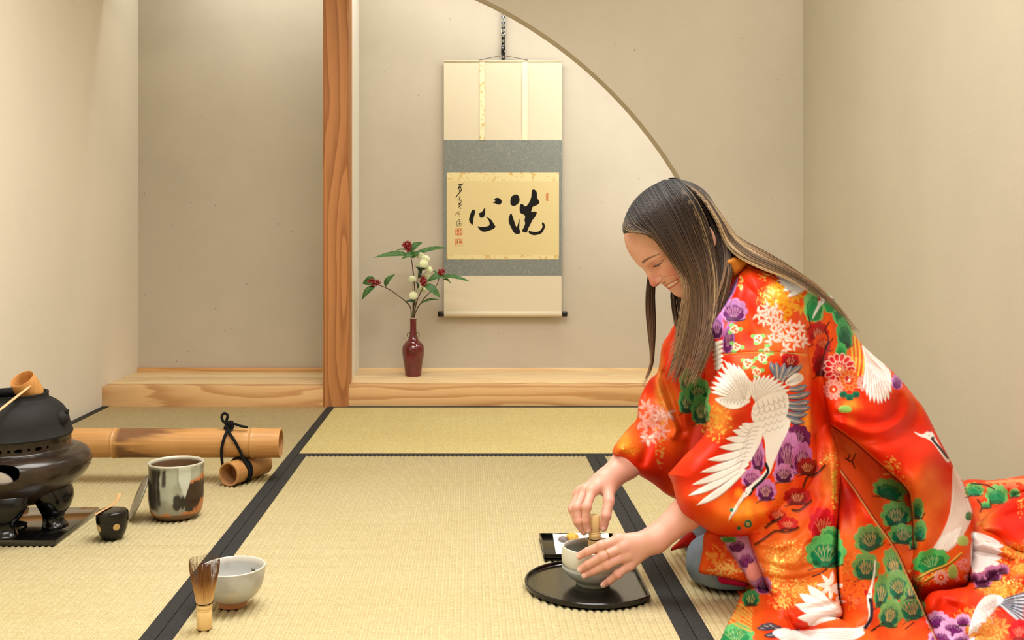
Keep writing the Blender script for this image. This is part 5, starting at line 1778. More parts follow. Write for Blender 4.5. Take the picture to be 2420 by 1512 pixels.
# ================================================================== kimono cloth: dyed and embroidered pattern
class Cloth:
    """paint layer of the kimono, laid out flat in the same units as the traced outlines"""
    def __init__(s, x0, y0, x1, y1, ss=2):
        s.x0, s.y0, s.ss = x0, y0, ss
        s.w, s.h = int((x1 - x0) * ss), int((y1 - y0) * ss)
        s.c = np.zeros((s.h, s.w, 3), np.float32)
        s.z = np.zeros((s.h, s.w), np.float32)
        s.g = np.zeros((s.h, s.w), np.float32)

    def box(s, xa, ya, xb, yb):
        i0, i1 = max(0, int((ya - s.y0) * s.ss) - 2), min(s.h, int((yb - s.y0) * s.ss) + 3)
        j0, j1 = max(0, int((xa - s.x0) * s.ss) - 2), min(s.w, int((xb - s.x0) * s.ss) + 3)
        if i1 <= i0 or j1 <= j0: return None
        Y, X = np.mgrid[i0:i1, j0:j1].astype(np.float32)
        return (slice(i0, i1), slice(j0, j1)), X / s.ss + s.x0, Y / s.ss + s.y0

    def put(s, sl, m, col, z=None, g=None):
        col = np.asarray(linc(col) if len(col) == 3 and max(col) > 1.01 else col, np.float32)
        s.c[sl] = s.c[sl] * (1 - m[..., None]) + col * m[..., None]
        if z is not None: s.z[sl] = s.z[sl] * (1 - m) + z * m
        if g is not None: s.g[sl] = s.g[sl] * (1 - m) + g * m
        else: s.g[sl] *= (1 - 0.8 * m)

    def inside(s, pts, X, Y):
        r = np.zeros(X.shape, bool)
        n = len(pts)
        for i in range(n):
            xa, ya = pts[i]; xb, yb = pts[(i + 1) % n]
            if ya == yb: continue
            r ^= ((ya > Y) != (yb > Y)) & (X < (xb - xa) * (Y - ya) / (yb - ya) + xa)
        return r

    def poly(s, pts, col, smooth=True, z=None, g=None, a=1.0):
        q = spline(pts, len(pts) * 6, True) if smooth else np.asarray(pts, float)
        b = s.box(q[:, 0].min(), q[:, 1].min(), q[:, 0].max(), q[:, 1].max())
        if b is None: return
        sl, X, Y = b
        s.put(sl, s.inside([tuple(t) for t in q], X, Y).astype(np.float32) * a, col, z, g)

    def line(s, pts, w, col, a=1.0, smooth=True, z=None, taper=False, g=None):
        q = spline(pts, max(4, len(pts) * 4)) if smooth and len(pts) > 2 else np.asarray(pts, float)
        b = s.box(q[:, 0].min() - w, q[:, 1].min() - w, q[:, 0].max() + w, q[:, 1].max() + w)
        if b is None: return
        sl, X, Y = b
        D = np.full(X.shape, 1e9, np.float32)
        n = len(q) - 1
        for i in range(n):
            ax, ay = q[i]; bx, by = q[i + 1]
            dx, dy = bx - ax, by - ay
            t = np.clip(((X - ax) * dx + (Y - ay) * dy) / max(1e-6, dx * dx + dy * dy), 0, 1)
            d = np.hypot(X - ax - t * dx, Y - ay - t * dy)
            if taper: d = d + w * ((i + t) / n) * 0.85
            D = np.minimum(D, d)
        s.put(sl, sstep(w + 0.45, max(0, w - 0.45), D).astype(np.float32) * a, col, z, g)

    def blob(s, cx, cy, rx, ry, col, a=1.0, p=2.0, nz=0.35, g=None):
        b = s.box(cx - rx * 1.6, cy - ry * 1.6, cx + rx * 1.6, cy + ry * 1.6)
        if b is None: return
        sl, X, Y = b
        d = np.hypot((X - cx) / rx, (Y - cy) / ry)
        n = fbm(np.stack([X.ravel() / 22, Y.ravel() / 22, np.full(X.size, 3.3)], 1), 3).reshape(X.shape)
        m = (np.clip(1.25 - d + (n - 0.5) * nz * 2, 0, 1) ** p).astype(np.float32) * a
        s.put(sl, np.clip(m, 0, 1), col, None, g)

    def dust(s, cx, cy, rx, ry, col=(255, 216, 110), dens=0.5, sc=3.0, a=0.95, streak=1.0):
        b = s.box(cx - rx, cy - ry, cx + rx, cy + ry)
        if b is None: return
        sl, X, Y = b
        d = np.hypot((X - cx) / rx, (Y - cy) / ry)
        n = fbm(np.stack([X.ravel() / sc, Y.ravel() / (sc * streak), np.full(X.size, cx * 0.1)], 1), 2).reshape(X.shape)
        m = (sstep(0.62, 0.70, n + (1 - d) * 0.35 * dens - 0.05) * sstep(1.0, 0.8, d)).astype(np.float32) * a
        s.put(sl, m, col, None, 0.8 * m.max() if m.size else 0)

    def feather(s, b, t, w, col=(246, 240, 232), edge=(186, 176, 170), quill=None, bend=0.0, z=0.0020):
        b = np.asarray(b, float); t = np.asarray(t, float)
        d = t - b; n = np.array([-d[1], d[0]]) / (np.linalg.norm(d) + 1e-9)
        L, R, C = [], [], []
        for u in np.linspace(0, 1, 12):
            ww = w * (0.55 + 0.6 * u) * (1 - max(0, (u - 0.55) / 0.45) ** 1.8)
            c = b + d * u + n * (bend * math.sin(math.pi * u))
            C.append(c); L.append(c + n * ww); R.append(c - n * ww)
        pts = [tuple(q) for q in L] + [tuple(q) for q in R[::-1]]
        s.poly(pts, edge, False, z * 0.4)
        L2 = [c + (l - c) * 0.80 for c, l in zip(C, L)]; R2 = [c + (r - c) * 0.86 for c, r in zip(C, R)]
        s.poly([tuple(q) for q in L2] + [tuple(q) for q in R2[::-1]], col, False, z)
        if quill: s.line([tuple(q) for q in C[:10]], 0.9, quill)

    def fan(s, root, tips, w, **kw):
        for t in tips: s.feather(root if not isinstance(root, list) else root[tips.index(t)], t, w, **kw)

    def pine(s, cx, cy, rx, ry, light=(96, 186, 106), dark=(18, 112, 72), line=(236, 206, 160), rot=0.0, twig=True, brown=(54, 28, 20), seed=None):
        r_ = random.Random(seed if seed is not None else int(cx * 13 + cy * 7))
        ca, sa = math.cos(rot), math.sin(rot)
        def T(u, v): return (cx + u * rx * ca - v * ry * sa, cy + u * rx * sa + v * ry * ca)
        def lobes(k, amp, sx=1.0, sy=1.0, dv=0.0, n=54):
            ph = r_.uniform(0, 6.28); out = []
            for i in range(n):
                t = 2 * math.pi * i / n
                q = 1 - amp + amp * abs(math.sin(k * t / 2 + ph)) ** 0.6
                vv = math.sin(t) * q * sy + dv
                if vv > 0.72: vv = 0.72 + (vv - 0.72) * 0.35
                out.append(T(math.cos(t) * q * sx, vv))
            return out
        L = lobes(9, 0.20)
        s.poly(L, light, False, 0.0009)
        # radiating needle strokes from the foot
        foot = T(0.0, 0.85)
        s.poly(lobes(7, 0.16, 0.74, 0.66, 0.18), dark, False, 0.0007)
        for i in range(int(16 + rx * 0.5)):
            t = math.pi * (1.04 + 0.92 * i / (16 + rx * 0.5)); k = r_.uniform(0.55, 0.92)
            e = T(math.cos(t) * k, math.sin(t) * k)
            m0 = T(math.cos(t) * 0.45, math.sin(t) * 0.45 + 0.25)
            s.line([m0, e], 0.55, light if i % 2 else dark, 0.55, False)
        if twig:
            for i in range(4 if rx < 24 else 6):
                t = math.pi * (1.15 + 0.7 * i / (3 if rx < 24 else 5))
                k = r_.uniform(0.45, 0.68)
                e = T(math.cos(t) * k, math.sin(t) * k + 0.12); m0 = T(math.cos(t) * 0.18, 0.42)
                s.line([m0, e], 0.5, line, 0.9, False)
                e2 = T(math.cos(t + 0.35) * k * 0.75, math.sin(t + 0.35) * k * 0.75 + 0.12)
                mm = ((m0[0] * 0.5 + e[0] * 0.5), (m0[1] * 0.5 + e[1] * 0.5))
                s.line([mm, e2], 0.45, line, 0.9, False)
        if brown:
            for i in range(9):
                u = -0.62 + 1.24 * i / 8
                s.line([T(u, 0.72), T(u * 0.6, 0.40 + 0.2 * abs(u))], 0.8, brown, 0.85, False)
            s.line([T(-0.85, 0.92), T(-0.3, 0.74), T(0.3, 0.74), T(0.8, 0.60)], 1.3, brown, 0.9)

    def leaf5(s, cx, cy, r, rot, col, edge, n=5, w=0.24, vein=None):
        for k in range(n):
            t = rot + (k - (n - 1) / 2) * (2.0 * math.pi * (0.74 if n == 5 else 0.9) / n)
            e = (cx + r * math.cos(t), cy + r * math.sin(t)); nn = (-math.sin(t), math.cos(t))
            def pt(u, v): return (cx + (e[0] - cx) * u + nn[0] * v * r, cy + (e[1] - cy) * u + nn[1] * v * r)
            s.poly([pt(0, 0), pt(0.35, w), pt(0.7, w * 0.75), pt(1.04, 0), pt(0.7, -w * 0.75), pt(0.35, -w)], edge, False)
            s.poly([pt(0.06, 0), pt(0.36, w * 0.72), pt(0.68, w * 0.5), pt(0.94, 0), pt(0.68, -w * 0.5), pt(0.36, -w * 0.72)], col, False, 0.0005)
            if vein: s.line([pt(0.0, 0), pt(0.7, 0)], 0.55, vein, 0.8, False)

    def maples(s, cx, cy, R, n, col, edge, vein=None, seed=1, r=None):
        r_ = random.Random(seed)
        for i in range(n):
            t = i * 2.4; k = R * math.sqrt((i + 0.3) / n) * 0.85
            s.leaf5(cx + k * math.cos(t), cy + k * math.sin(t), r or R * 0.48, r_.uniform(0, 6.28), col, edge, 5, 0.2, vein)

    def mumf(s, cx, cy, r, col, edge, n=14, rings=2, ctr=(255, 240, 200)):
        for q in range(rings, 0, -1):
            rr = r * q / rings
            for k in range(n):
                t = 2 * math.pi * (k + 0.5 * q) / n
                e = (cx + rr * 0.72 * math.cos(t), cy + rr * 0.72 * math.sin(t)); w = rr * 0.26
                for sc, c in ((1.0, edge), (0.72, col)):
                    s.poly([(e[0] + math.cos(a) * w * sc * 1.25 * math.cos(t) - math.sin(a) * w * sc * math.sin(t) * 0.8, e[1] + math.cos(a) * w * sc * 1.25 * math.sin(t) + math.sin(a) * w * sc * math.cos(t) * 0.8) for a in np.linspace(0, 2 * math.pi, 10, endpoint=False)], c, False, 0.0005)
        s.blobhard(cx, cy, r * 0.13, ctr)

    def blobhard(s, cx, cy, r, col, ry=None):
        ry = ry or r
        s.poly([(cx + r * math.cos(a), cy + ry * math.sin(a)) for a in np.linspace(0, 2 * math.pi, 20, endpoint=False)], col, False)

    def pansy(s, cx, cy, r, rot=0.0):
        for a, rr in ((-0.9, 1), (0.9, 1), (2.2, 0.8), (-2.2, 0.8), (3.14, 0.8)):
            t = rot - math.pi / 2 + a
            s.blobhard(cx + math.cos(t) * r * 0.5, cy + math.sin(t) * r * 0.5, r * 0.55 * rr, (252, 236, 204))
        for a in (-0.8, 0.8, 3.14):
            t = rot - math.pi / 2 + a
            s.blobhard(cx + math.cos(t) * r * 0.42, cy + math.sin(t) * r * 0.42, r * 0.26, (232, 108, 44))
        s.blobhard(cx, cy, r * 0.14, (190, 40, 20))

    def sample(s, px, py):
        fx = np.clip((px - s.x0) * s.ss, 0, s.w - 1.001); fy = np.clip((py - s.y0) * s.ss, 0, s.h - 1.001)
        i, j = fy.astype(int), fx.astype(int); v, u = (fy - i), (fx - j)
        def g(A):
            w_ = lambda m: m[..., None] if A.ndim == 3 else m
            return A[i, j] * w_((1 - u) * (1 - v)) + A[i, j + 1] * w_(u * (1 - v)) + A[i + 1, j] * w_((1 - u) * v) + A[i + 1, j + 1] * w_(u * v)
        return g(s.c), g(s.z), g(s.g)


CL = Cloth(1430, 590, 2520, 1630, 2)
# ---- ground: flame red running into orange
Yg, Xg = np.mgrid[0:CL.h:4, 0:CL.w:4].astype(np.float32)
nz = fbm(np.stack([Xg.ravel() / 170, Yg.ravel() / 240, Xg.ravel() * 0], 1), 4).reshape(Xg.shape)
nz = np.repeat(np.repeat(nz, 4, 0), 4, 1)[:CL.h, :CL.w]
t = sstep(0.40, 0.66, nz)[..., None]
CL.c[:] = linc((232, 42, 2)) * (1 - t) + linc((240, 96, 20)) * t
ORG, RED, GOLD = (242, 112, 40), (234, 40, 2), (255, 214, 104)
DEEP = (150, 22, 8)
for a_ in [(1790, 690, 60, 70, RED, .9), (1835, 700, 40, 34, (255, 222, 90), .95), (1830, 800, 60, 60, (242, 120, 50), .8), (1770, 800, 30, 60, RED, .9),
          (1700, 985, 60, 50, (244, 160, 60), .9), (1745, 990, 50, 40, (206, 44, 10), .8), (1625, 1110, 90, 70, (236, 44, 2), .95), (1760, 1215, 110, 60, (246, 132, 34), .95), (1660, 1200, 50, 50, (238, 70, 16), .8),
          (1940, 1040, 50, 90, (232, 56, 14), .8), (1890, 870, 30, 70, (244, 128, 50), .9), (1905, 990, 22, 60, (250, 150, 50), .9),
          (1860, 1330, 120, 90, (246, 134, 56), .95), (1900, 1180, 60, 50, (214, 50, 14), .8), (1960, 1130, 30, 90, (240, 130, 54), .9), (1870, 1450, 60, 40, (232, 50, 12), .9), (1900, 1400, 80, 40, (244, 140, 50), .7),
          (2005, 1190, 40, 90, (178, 24, 10), .95), (2005, 1300, 40, 70, (236, 110, 36), .9), (2020, 1400, 50, 60, (238, 92, 24), .9), (2120, 1480, 90, 80, (238, 98, 36), .95),
          (2100, 1000, 150, 110, (236, 36, 2), .95), (2040, 1060, 60, 60, (238, 66, 18), .8), (2190, 1180, 70, 110, (244, 122, 46), .95), (2150, 1080, 60, 40, (236, 44, 10), .8), (2230, 1060, 40, 60, (232, 36, 10), .8),
          (2000, 860, 60, 60, (240, 110, 40), .8), (2060, 840, 30, 60, (242, 130, 60), .8), (2220, 1330, 50, 50, (240, 120, 40), .8), (2190, 1390, 60, 30, (230, 40, 8), .9),
          (1530, 900, 50, 70, (222, 34, 8), .9), (1560, 900, 14, 100, (240, 150, 60), .9), (1580, 960, 30, 90, (236, 136, 50), .7), (1480, 1045, 50, 45, (244, 150, 40), .95), (1560, 1100, 90, 80, (230, 46, 8), .8), (1470, 1080, 30, 22, (236, 60, 16), .8), (1640, 1060, 60, 120, (226, 48, 12), .8), (1610, 830, 40, 60, (222, 120, 50), .7),
          (1700, 1300, 60, 80, (222, 60, 14), .9), (1740, 1440, 60, 60, (234, 96, 34), .8), (1830, 1460, 60, 60, (228, 76, 22), .8),
          (2380, 1230, 110, 80, (234, 26, 4), .98), (2320, 1160, 70, 30, (232, 120, 60), .9), (2400, 1130, 60, 22, (236, 96, 60), .8), (2400, 1340, 60, 50, (234, 44, 12), .9), (2360, 1400, 60, 30, (242, 150, 50), .9), (2330, 1500, 60, 60, (246, 170, 80), .9), (2400, 1490, 26, 34, (222, 12, 26), .95)]:
    CL.blob(*a_[:4], a_[4], a_[5])
CL.poly([(1966, 1010), (2040, 1062), (2140, 1158), (2150, 1200), (2155, 1300), (2110, 1290), (2040, 1190), (1990, 1110)], (226, 84, 30), True, a=0.85)
CL.blob(2010, 1060, 40, 30, (238, 122, 50), .8); CL.blob(2110, 1200, 40, 30, (232, 100, 50), .7)

# ---- gold dust and mist
for d_ in [(1830, 705, 50, 38, GOLD, .9, 3), (1810, 650, 22, 18, GOLD, .4, 3), (1750, 668, 8, 22, (255, 220, 120), 1.2, 5), (1868, 1310, 70, 40, GOLD, .5, 3.2), (1835, 1340, 30, 60, GOLD, .9, 3), (1880, 1390, 90, 26, GOLD, .9, 3.0), (1850, 1425, 40, 20, GOLD, .7, 3),
          (1972, 1150, 9, 70, (255, 210, 80), 1.4, 4), (2106, 1104, 26, 30, GOLD, .8, 3.2), (2130, 1150, 24, 30, GOLD, .6, 3), (1960, 1085, 30, 26, GOLD, .4, 3), (1690, 1000, 50, 50, (252, 190, 80), .6, 5),
          (1720, 1345, 60, 26, (252, 200, 110), 1.1, 4), (1690, 1310, 40, 30, (230, 150, 60), .8, 5), (1480, 1060, 36, 22, (250, 170, 50), .7, 3), (1745, 1450, 46, 40, (252, 200, 90), .7, 4), (2180, 1370, 44, 22, (250, 190, 80), .8, 3.4), (2215, 1350, 80, 14, (252, 214, 100), .8, 4), (2370, 1395, 60, 24, (250, 190, 70), .8, 4), (2345, 1480, 40, 60, (252, 190, 90), .7, 6), (2290, 1460, 40, 30, (250, 190, 90), .5, 4), (1560, 1010, 14, 110, (244, 180, 90), .7, 5)]:
    CL.dust(*d_[:4], d_[4], d_[5], d_[6])
for x_ in (2008, 2017, 2026, 2036):
    CL.line([(x_, 770 + (x_ - 2008)), (x_ + 4, 810), (x_ + 6, 850), (x_ + 2, 890)], 1.6, (255, 216, 80))

# ---- shoulder group
CL.maples(1858, 712, 46, 9, (246, 178, 28), (226, 112, 20), (210, 90, 16), 3, 22)
CL.maples(1815, 745, 34, 6, (254, 236, 222), (238, 130, 92), (226, 110, 80), 4, 20)
CL.maples(1862, 792, 48, 10, (254, 238, 226), (240, 140, 96), (228, 120, 84), 5, 21)
for t_ in [(1829, 643), (1834, 652), (1842, 670), (1850, 686), (1860, 702), (1880, 690), (1836, 662)]:
    CL.feather((1915, 668), t_, 9)
CL.poly([(1838, 640), (1875, 640), (1915, 657), (1948, 682), (1930, 688), (1902, 682), (1880, 684), (1856, 680)], (250, 246, 240), True, 0.001)
for k in range(6): CL.line([(1925 - k * 3, 672 + k * 2), (1880 - k * 5, 658 + k * 6)], 0.6, (212, 200, 190), .7)
CL.pine(1924, 722, 26, 48, (132, 202, 120), (22, 140, 76), twig=False, brown=None)
CL.pine(1985, 735, 22, 58, (96, 196, 112), (16, 118, 74), rot=-0.35, twig=False)
CL.pine(1996, 790, 20, 44, (70, 176, 100), (10, 92, 64), rot=-0.1, twig=False)
CL.pine(1962, 712, 18, 34, (110, 200, 110), (40, 150, 80), twig=False, brown=None)
CL.pine(1988, 830, 14, 22, (80, 190, 100), (20, 140, 70), twig=False, brown=None)
CL.line([(1972, 704), (1958, 703), (1950, 706), (1942, 702)], 4.4, (250, 248, 244)); CL.line([(1972, 708), (1960, 705), (1951, 709), (1947, 716)], 2.6, (40, 40, 56))
CL.poly([(1934, 698), (1946, 698), (1950, 712), (1940, 722), (1930, 738), (1920, 754), (1924, 738), (1933, 718)], (250, 248, 240), True, 0.001)
CL.blobhard(1936, 706, 3.4, (206, 16, 34), 6); CL.blobhard(1942, 711, 1.5, (20, 18, 20))
CL.pine(1934, 790, 26, 32, (196, 22, 20), (150, 12, 18), (240, 160, 130), twig=True)
CL.pine(1946, 812, 26, 26, (240, 80, 20), (190, 20, 20), (240, 150, 90)); CL.pine(1940, 858, 22, 40, (190, 18, 14), (130, 8, 10), (90, 20, 14))
for p_ in ([(1960, 760), (1950, 780), (1958, 800), (1950, 822)], [(1968, 800), (1956, 815), (1948, 836), (1940, 860)], [(1910, 745), (1915, 770), (1906, 780)]):
    CL.line(p_, 1.6, (44, 20, 16))
CL.pine(1734, 735, 34, 32, (206, 142, 204), (104, 28, 98), (226, 150, 190), seed=3)
CL.pine(1695, 772, 17, 36, (184, 112, 184), (72, 20, 70), (206, 140, 180), brown=None)
CL.pine(1722, 800, 15, 44, (182, 104, 178), (96, 24, 90), (206, 140, 180), rot=0.15, brown=None)
CL.poly([(1744, 656), (1736, 690), (1718, 716), (1702, 730), (1716, 706), (1730, 676)], (196, 136, 200), True)
for k in range(5): CL.line([(1741 - k * 6, 664 + k * 13), (1733 - k * 5, 672 + k * 13)], 0.9, (92, 30, 92))
for k in range(6): CL.feather((1708, 806 + k * 11), (1681 + k * 1.5, 818 + k * 11), 6.5)
for (x_, y_, r_) in ((1736, 778, 11), (1792, 800, 11), (1740, 819, 10), (1767, 858, 12), (1802, 846, 12), (1788, 878, 11), (1812, 828, 8)):
    for da in (0.6, 2.4, 4.4):
        CL.blobhard(x_ + 13 * math.cos(da + x_), y_ + 11 * math.sin(da + x_), 7, (146, 204, 112), 5)
    CL.pansy(x_, y_, r_, x_ * 0.3)
CL.pine(1868, 852, 22, 22, (190, 20, 22), (140, 10, 16), (240, 160, 130))
CL.line([(1706, 838), (1745, 834), (1800, 832), (1860, 834), (1906, 838)], 0.8, (255, 224, 120), g=0.6)

# ---- flowers of the back
CL.mumf(1984, 872, 38, (212, 26, 34), (252, 190, 170), 14, 2)
CL.mumf(2007, 898, 26, (240, 98, 30), (250, 150, 90), 12, 1); CL.mumf(1970, 920, 24, (244, 140, 120), (252, 196, 180), 12, 1); CL.mumf(2045, 905, 20, (246, 150, 140), (252, 206, 196), 11, 1)
CL.blob(2010, 955, 34, 18, (246, 160, 50), .9)
for da in (0.5, 1.57, 2.64): CL.pine(2008 + 17 * math.cos(da), 926 + 13 * math.sin(da), 10, 9, (30, 120, 80), (14, 84, 60), brown=None, twig=False)
CL.pine(1997, 967, 17, 10, (170, 208, 104), (150, 196, 96), brown=None, twig=False)
for i, t_ in enumerate([(2040, 918), (2048, 936), (2056, 949), (2066, 953), (2076, 956), (2084, 955), (2093, 951), (2101, 946), (2107, 930), (2110, 912)]):
    CL.feather((2046 + i * 2.6, 838 + i * 2.8), t_, 8, (252, 246, 242), (226, 170, 158), bend=-6)
CL.poly([(2037, 815), (2062, 836), (2092, 862), (2106, 884), (2098, 900), (2080, 896), (2064, 880), (2050, 862)], (252, 250, 246), True, 0.001)
for k in range(9): CL.line([(2044 + k * 3.4, 828 + k * 4), (2056 + k * 4.6, 880 + k * 1), (2052 + k * 6.4, 936 + k * 0.4)], 0.7, (226, 168, 152), .8)
CL.pine(2120, 902, 14, 22, (214, 140, 206), (120, 40, 110), brown=None, twig=False)

# ---- the large crane on the near sleeve
W_, E_ = (247, 240, 231), (184, 172, 164)
CL.pine(1884, 1035, 34, 34, (112, 30, 84), (88, 20, 70), (226, 160, 190), seed=11); CL.pine(1862, 1075, 34, 60, (206, 128, 186), (104, 26, 90), (236, 170, 190), seed=12); CL.pine(1896, 1085, 26, 44, (196, 110, 176), (104, 26, 90), (236, 170, 190), seed=14)
CL.pine(1790, 1080, 18, 46, (210, 134, 190), (108, 30, 96), (226, 150, 180), seed=15); CL.pine(1776, 1130, 26, 26, (210, 130, 180), (110, 30, 96), (226, 150, 180), seed=16)
CL.pine(1852, 1120, 26, 26, (208, 128, 186), (84, 18, 74), (232, 170, 180), seed=17); CL.pine(1810, 1160, 26, 30, (206, 120, 176), (96, 20, 80), (232, 170, 150), seed=18)
GB, GE, QU = (122, 130, 146), (40, 44, 60), (240, 196, 150)
for b_, t_ in (((1838, 896), (1820, 854)), ((1838, 897), (1835, 855)), ((1843, 900), (1855, 857)), ((1848, 902), (1872, 864)), ((1860, 890), (1896, 862))):
    CL.feather(b_, t_, 9, GB, GE, QU)
for b_, t_ in (((1866, 920), (1908, 910)), ((1862, 938), (1917, 926)), ((1862, 952), (1915, 948)), ((1860, 962), (1917, 962)), ((1857, 976), (1909, 978)), ((1856, 984), (1902, 998))):
    CL.feather(b_, t_, 9.5, GB, GE, QU, bend=4)
CL.poly([(1856, 904), (1878, 882), (1896, 886), (1897, 900), (1872, 912)], W_, True, 0.001)
for k in range(4): CL.line([(1860, 904 + k), (1892, 886 + k * 4)], 0.6, E_)
for t_ in [(1678, 926), (1676, 914), (1680, 902), (1686, 888), (1694, 876), (1702, 862), (1711, 851), (1721, 855), (1732, 858), (1744, 862), (1754, 872), (1762, 884), (1770, 897)]:
    CL.feather((1764, 950), t_, 8.5, W_, E_, bend=5)
CL.poly([(1690, 944), (1712, 938), (1738, 944), (1764, 944), (1772, 950), (1742, 966), (1716, 963)], W_, True, 0.001)
for k in range(8): CL.line([(1694 + k * 8, 946 + k * 1.8), (1700 + k * 8, 940 + k * 1), (1704 + k * 8, 948 + k * 1.4)], 0.6, E_)
for t_ in [(1773, 898), (1784, 890), (1796, 886), (1808, 885), (1820, 885), (1832, 888), (1843, 894), (1853, 902), (1862, 910), (1868, 920)]:
    CL.feather((1790, 952), t_, 7.5, W_, E_, bend=-3)
CL.poly([(1784, 952), (1806, 934), (1836, 924), (1858, 928), (1864, 948), (1862, 972), (1858, 984), (1868, 994), (1862, 1018), (1846, 1052), (1830, 1090), (1818, 1120), (1811, 1094), (1808, 1050), (1802, 1026), (1786, 1006), (1776, 985), (1778, 966)], W_, True, 0.001)
for r0 in range(5):
    for k in range(6):
        x_, y_ = 1784 + k * 13 + r0 * 2, 962 + r0 * 15 - k * 4
        if x_ < 1862 - r0 * 3: CL.line([(x_ - 7, y_), (x_, y_ + 6 + (k % 2)), (x_ + 7, y_ - 1)], 0.7, E_, .9)
for k in range(6): CL.line([(1790 + k * 12, 950 - k * 3), (1796 + k * 12, 975 - k * 2)], 0.7, E_)
low = [(1753, 1002), (1745, 1008), (1731, 1017), (1715, 1036), (1699, 1057), (1672, 1087), (1655, 1116), (1634, 1146), (1625, 1172), (1645, 1195)]
bas = [(1788, 1000), (1788, 1008), (1789, 1016), (1790, 1026), (1789, 1038), (1787, 1052), (1782, 1066), (1776, 1080), (1768, 1094), (1760, 1108)]
for b_, t_ in list(zip(bas, low))[::-1]: CL.feather(b_, t_, 10.5, W_, E_, bend=-7)
CL.poly([(1786, 996), (1800, 1006), (1802, 1030), (1792, 1056), (1776, 1084), (1758, 1108), (1746, 1112), (1760, 1078), (1768, 1040), (1772, 1012)], W_, True, 0.001)
for k in range(9): CL.line([(1796 - k * 4, 1008 + k * 10), (1780 - k * 4, 1010 + k * 10), (1768 - k * 4, 1020 + k * 10)], 0.7, E_)
CL.line([(1816, 1112), (1806, 1126), (1790, 1140), (1774, 1154), (1765, 1166)], 6.0, W_, z=.001)
CL.line([(1810, 1096), (1815, 1114), (1802, 1134), (1782, 1152), (1772, 1168)], 3.4, (30, 28, 36))
CL.poly([(1768, 1150), (1776, 1158), (1768, 1170), (1758, 1180), (1740, 1208), (1720, 1232), (1732, 1206), (1752, 1172)], W_, True, .001)
CL.line([(1760, 1176), (1742, 1202), (1728, 1220)], 0.7, (70, 50, 40)); CL.blobhard(1759, 1158, 3, (206, 16, 30), 6); CL.blobhard(1764, 1165, 1.5, (20, 18, 20))
for (x_, y_) in ((1746, 1166), (1752, 1196), (1770, 1212), (1742, 1224), (1768, 1190)): CL.blob(x_, y_, 12, 13, (252, 150, 26), .9, 1.0, .1)
for (x_, y_, r_) in ((1768, 1238, 10), (1746, 1248, 5), (1729, 1205, 5)): CL.pine(x_, y_, r_, r_ * 1.1, (14, 132, 98), (10, 116, 86), (240, 220, 160), brown=None, twig=r_ > 8)

# ---- red pines and branches across the sleeve
for (x_, y_, rx, ry, l_, d_) in ((1908, 1104, 27, 24, (150, 18, 14), (116, 10, 12)), (1884, 1174, 34, 24, (186, 22, 16), (140, 12, 12)), (1838, 1216, 30, 24, (240, 88, 22), (184, 20, 20)), (1862, 1238, 26, 18, (206, 22, 18), (200, 24, 22)), (1944, 1240, 34, 42, (206, 8, 28), (186, 4, 26))):
    CL.pine(x_, y_, rx, ry, l_, d_, (240, 160, 110))
for p_ in ([(1950, 1098), (1925, 1122), (1908, 1126), (1898, 1150)], [(1918, 1182), (1890, 1204), (1872, 1204)], [(1808, 1246), (1828, 1232), (1846, 1222)], [(1784, 1286), (1806, 1272), (1832, 1254), (1860, 1256), (1888, 1246)], [(1952, 1272), (1966, 1258), (1980, 1246)]):
    CL.line(p_, 2.0, (60, 26, 14)); CL.line([(x + 1, y + 4) for x, y in p_], 1.0, (90, 46, 20))
CL.pine(1962, 1262, 24, 20, (126, 206, 116), (30, 150, 84), twig=False, brown=None); CL.pine(1952, 1306, 50, 46, (104, 198, 110), (10, 130, 82), (236, 220, 150))
CL.line([(1920, 1362), (1944, 1352), (1964, 1334), (1978, 1328)], 1.8, (66, 28, 16))
CL.leaf5(1964, 1384, 36, 2.4, (254, 236, 224), (250, 196, 170), 7, 0.17, (206, 90, 50)); CL.leaf5(1974, 1420, 26, 1.0, (254, 230, 216), (250, 190, 160), 5, 0.17, (206, 90, 50))
for t_ in [(1908, 1382), (1888, 1402), (1878, 1428), (1884, 1460)]: CL.feather((1986, 1450), t_, 15, (252, 240, 232), (250, 224, 212), bend=-4)
CL.poly([(1990, 1454), (1960, 1424), (1930, 1420), (1912, 1440), (1912, 1478), (1950, 1468)], (252, 240, 232), True)

# ---- hanging sleeve with green pines
CL.maples(2018, 1398, 40, 9, (244, 112, 24), (206, 44, 14), (180, 30, 12), 8, 22); CL.maples(2012, 1335, 26, 4, (240, 128, 44), (232, 96, 30), None, 9, 20)
for (x_, y_, rx, ry, rot) in ((2054, 1274, 38, 36, -0.4), (2046, 1340, 34, 38, 0), (2112, 1336, 24, 44, -0.3), (2122, 1384, 32, 40, -0.3), (2084, 1400, 20, 48, 0.1), (2104, 1452, 28, 40, 0.25), (2154, 1436, 34, 38, -0.2), (2152, 1398, 18, 22, 0)):
    CL.pine(x_, y_, rx, ry, (118, 160, 84), (24, 102, 72), (240, 180, 110), rot)
for (x_, y_, rx, ry, rot) in ((2118, 1216, 38, 36, -0.15), (2134, 1264, 36, 28, 0.1), (2168, 1204, 16, 30, 0.1), (2174, 1256, 17, 30, 0.1), (2158, 1288, 10, 13, 0), (2102, 1158, 42, 28, 0.3)):
    CL.pine(x_, y_, rx, ry, (118, 180, 96), (16, 104, 70), (240, 190, 130), rot, twig=rx > 20 and y_ > 1170)
for p_ in ([(1998, 1082), (2012, 1090), (2022, 1072)], [(2004, 1086), (2008, 1074)], [(2014, 1090), (2020, 1106)], [(2088, 1470), (2060, 1490), (2070, 1486)], [(2160, 1470), (2140, 1486), (2150, 1478)], [(2178, 1226), (2186, 1212)]):
    CL.line(p_, 1.5, (40, 18, 16))
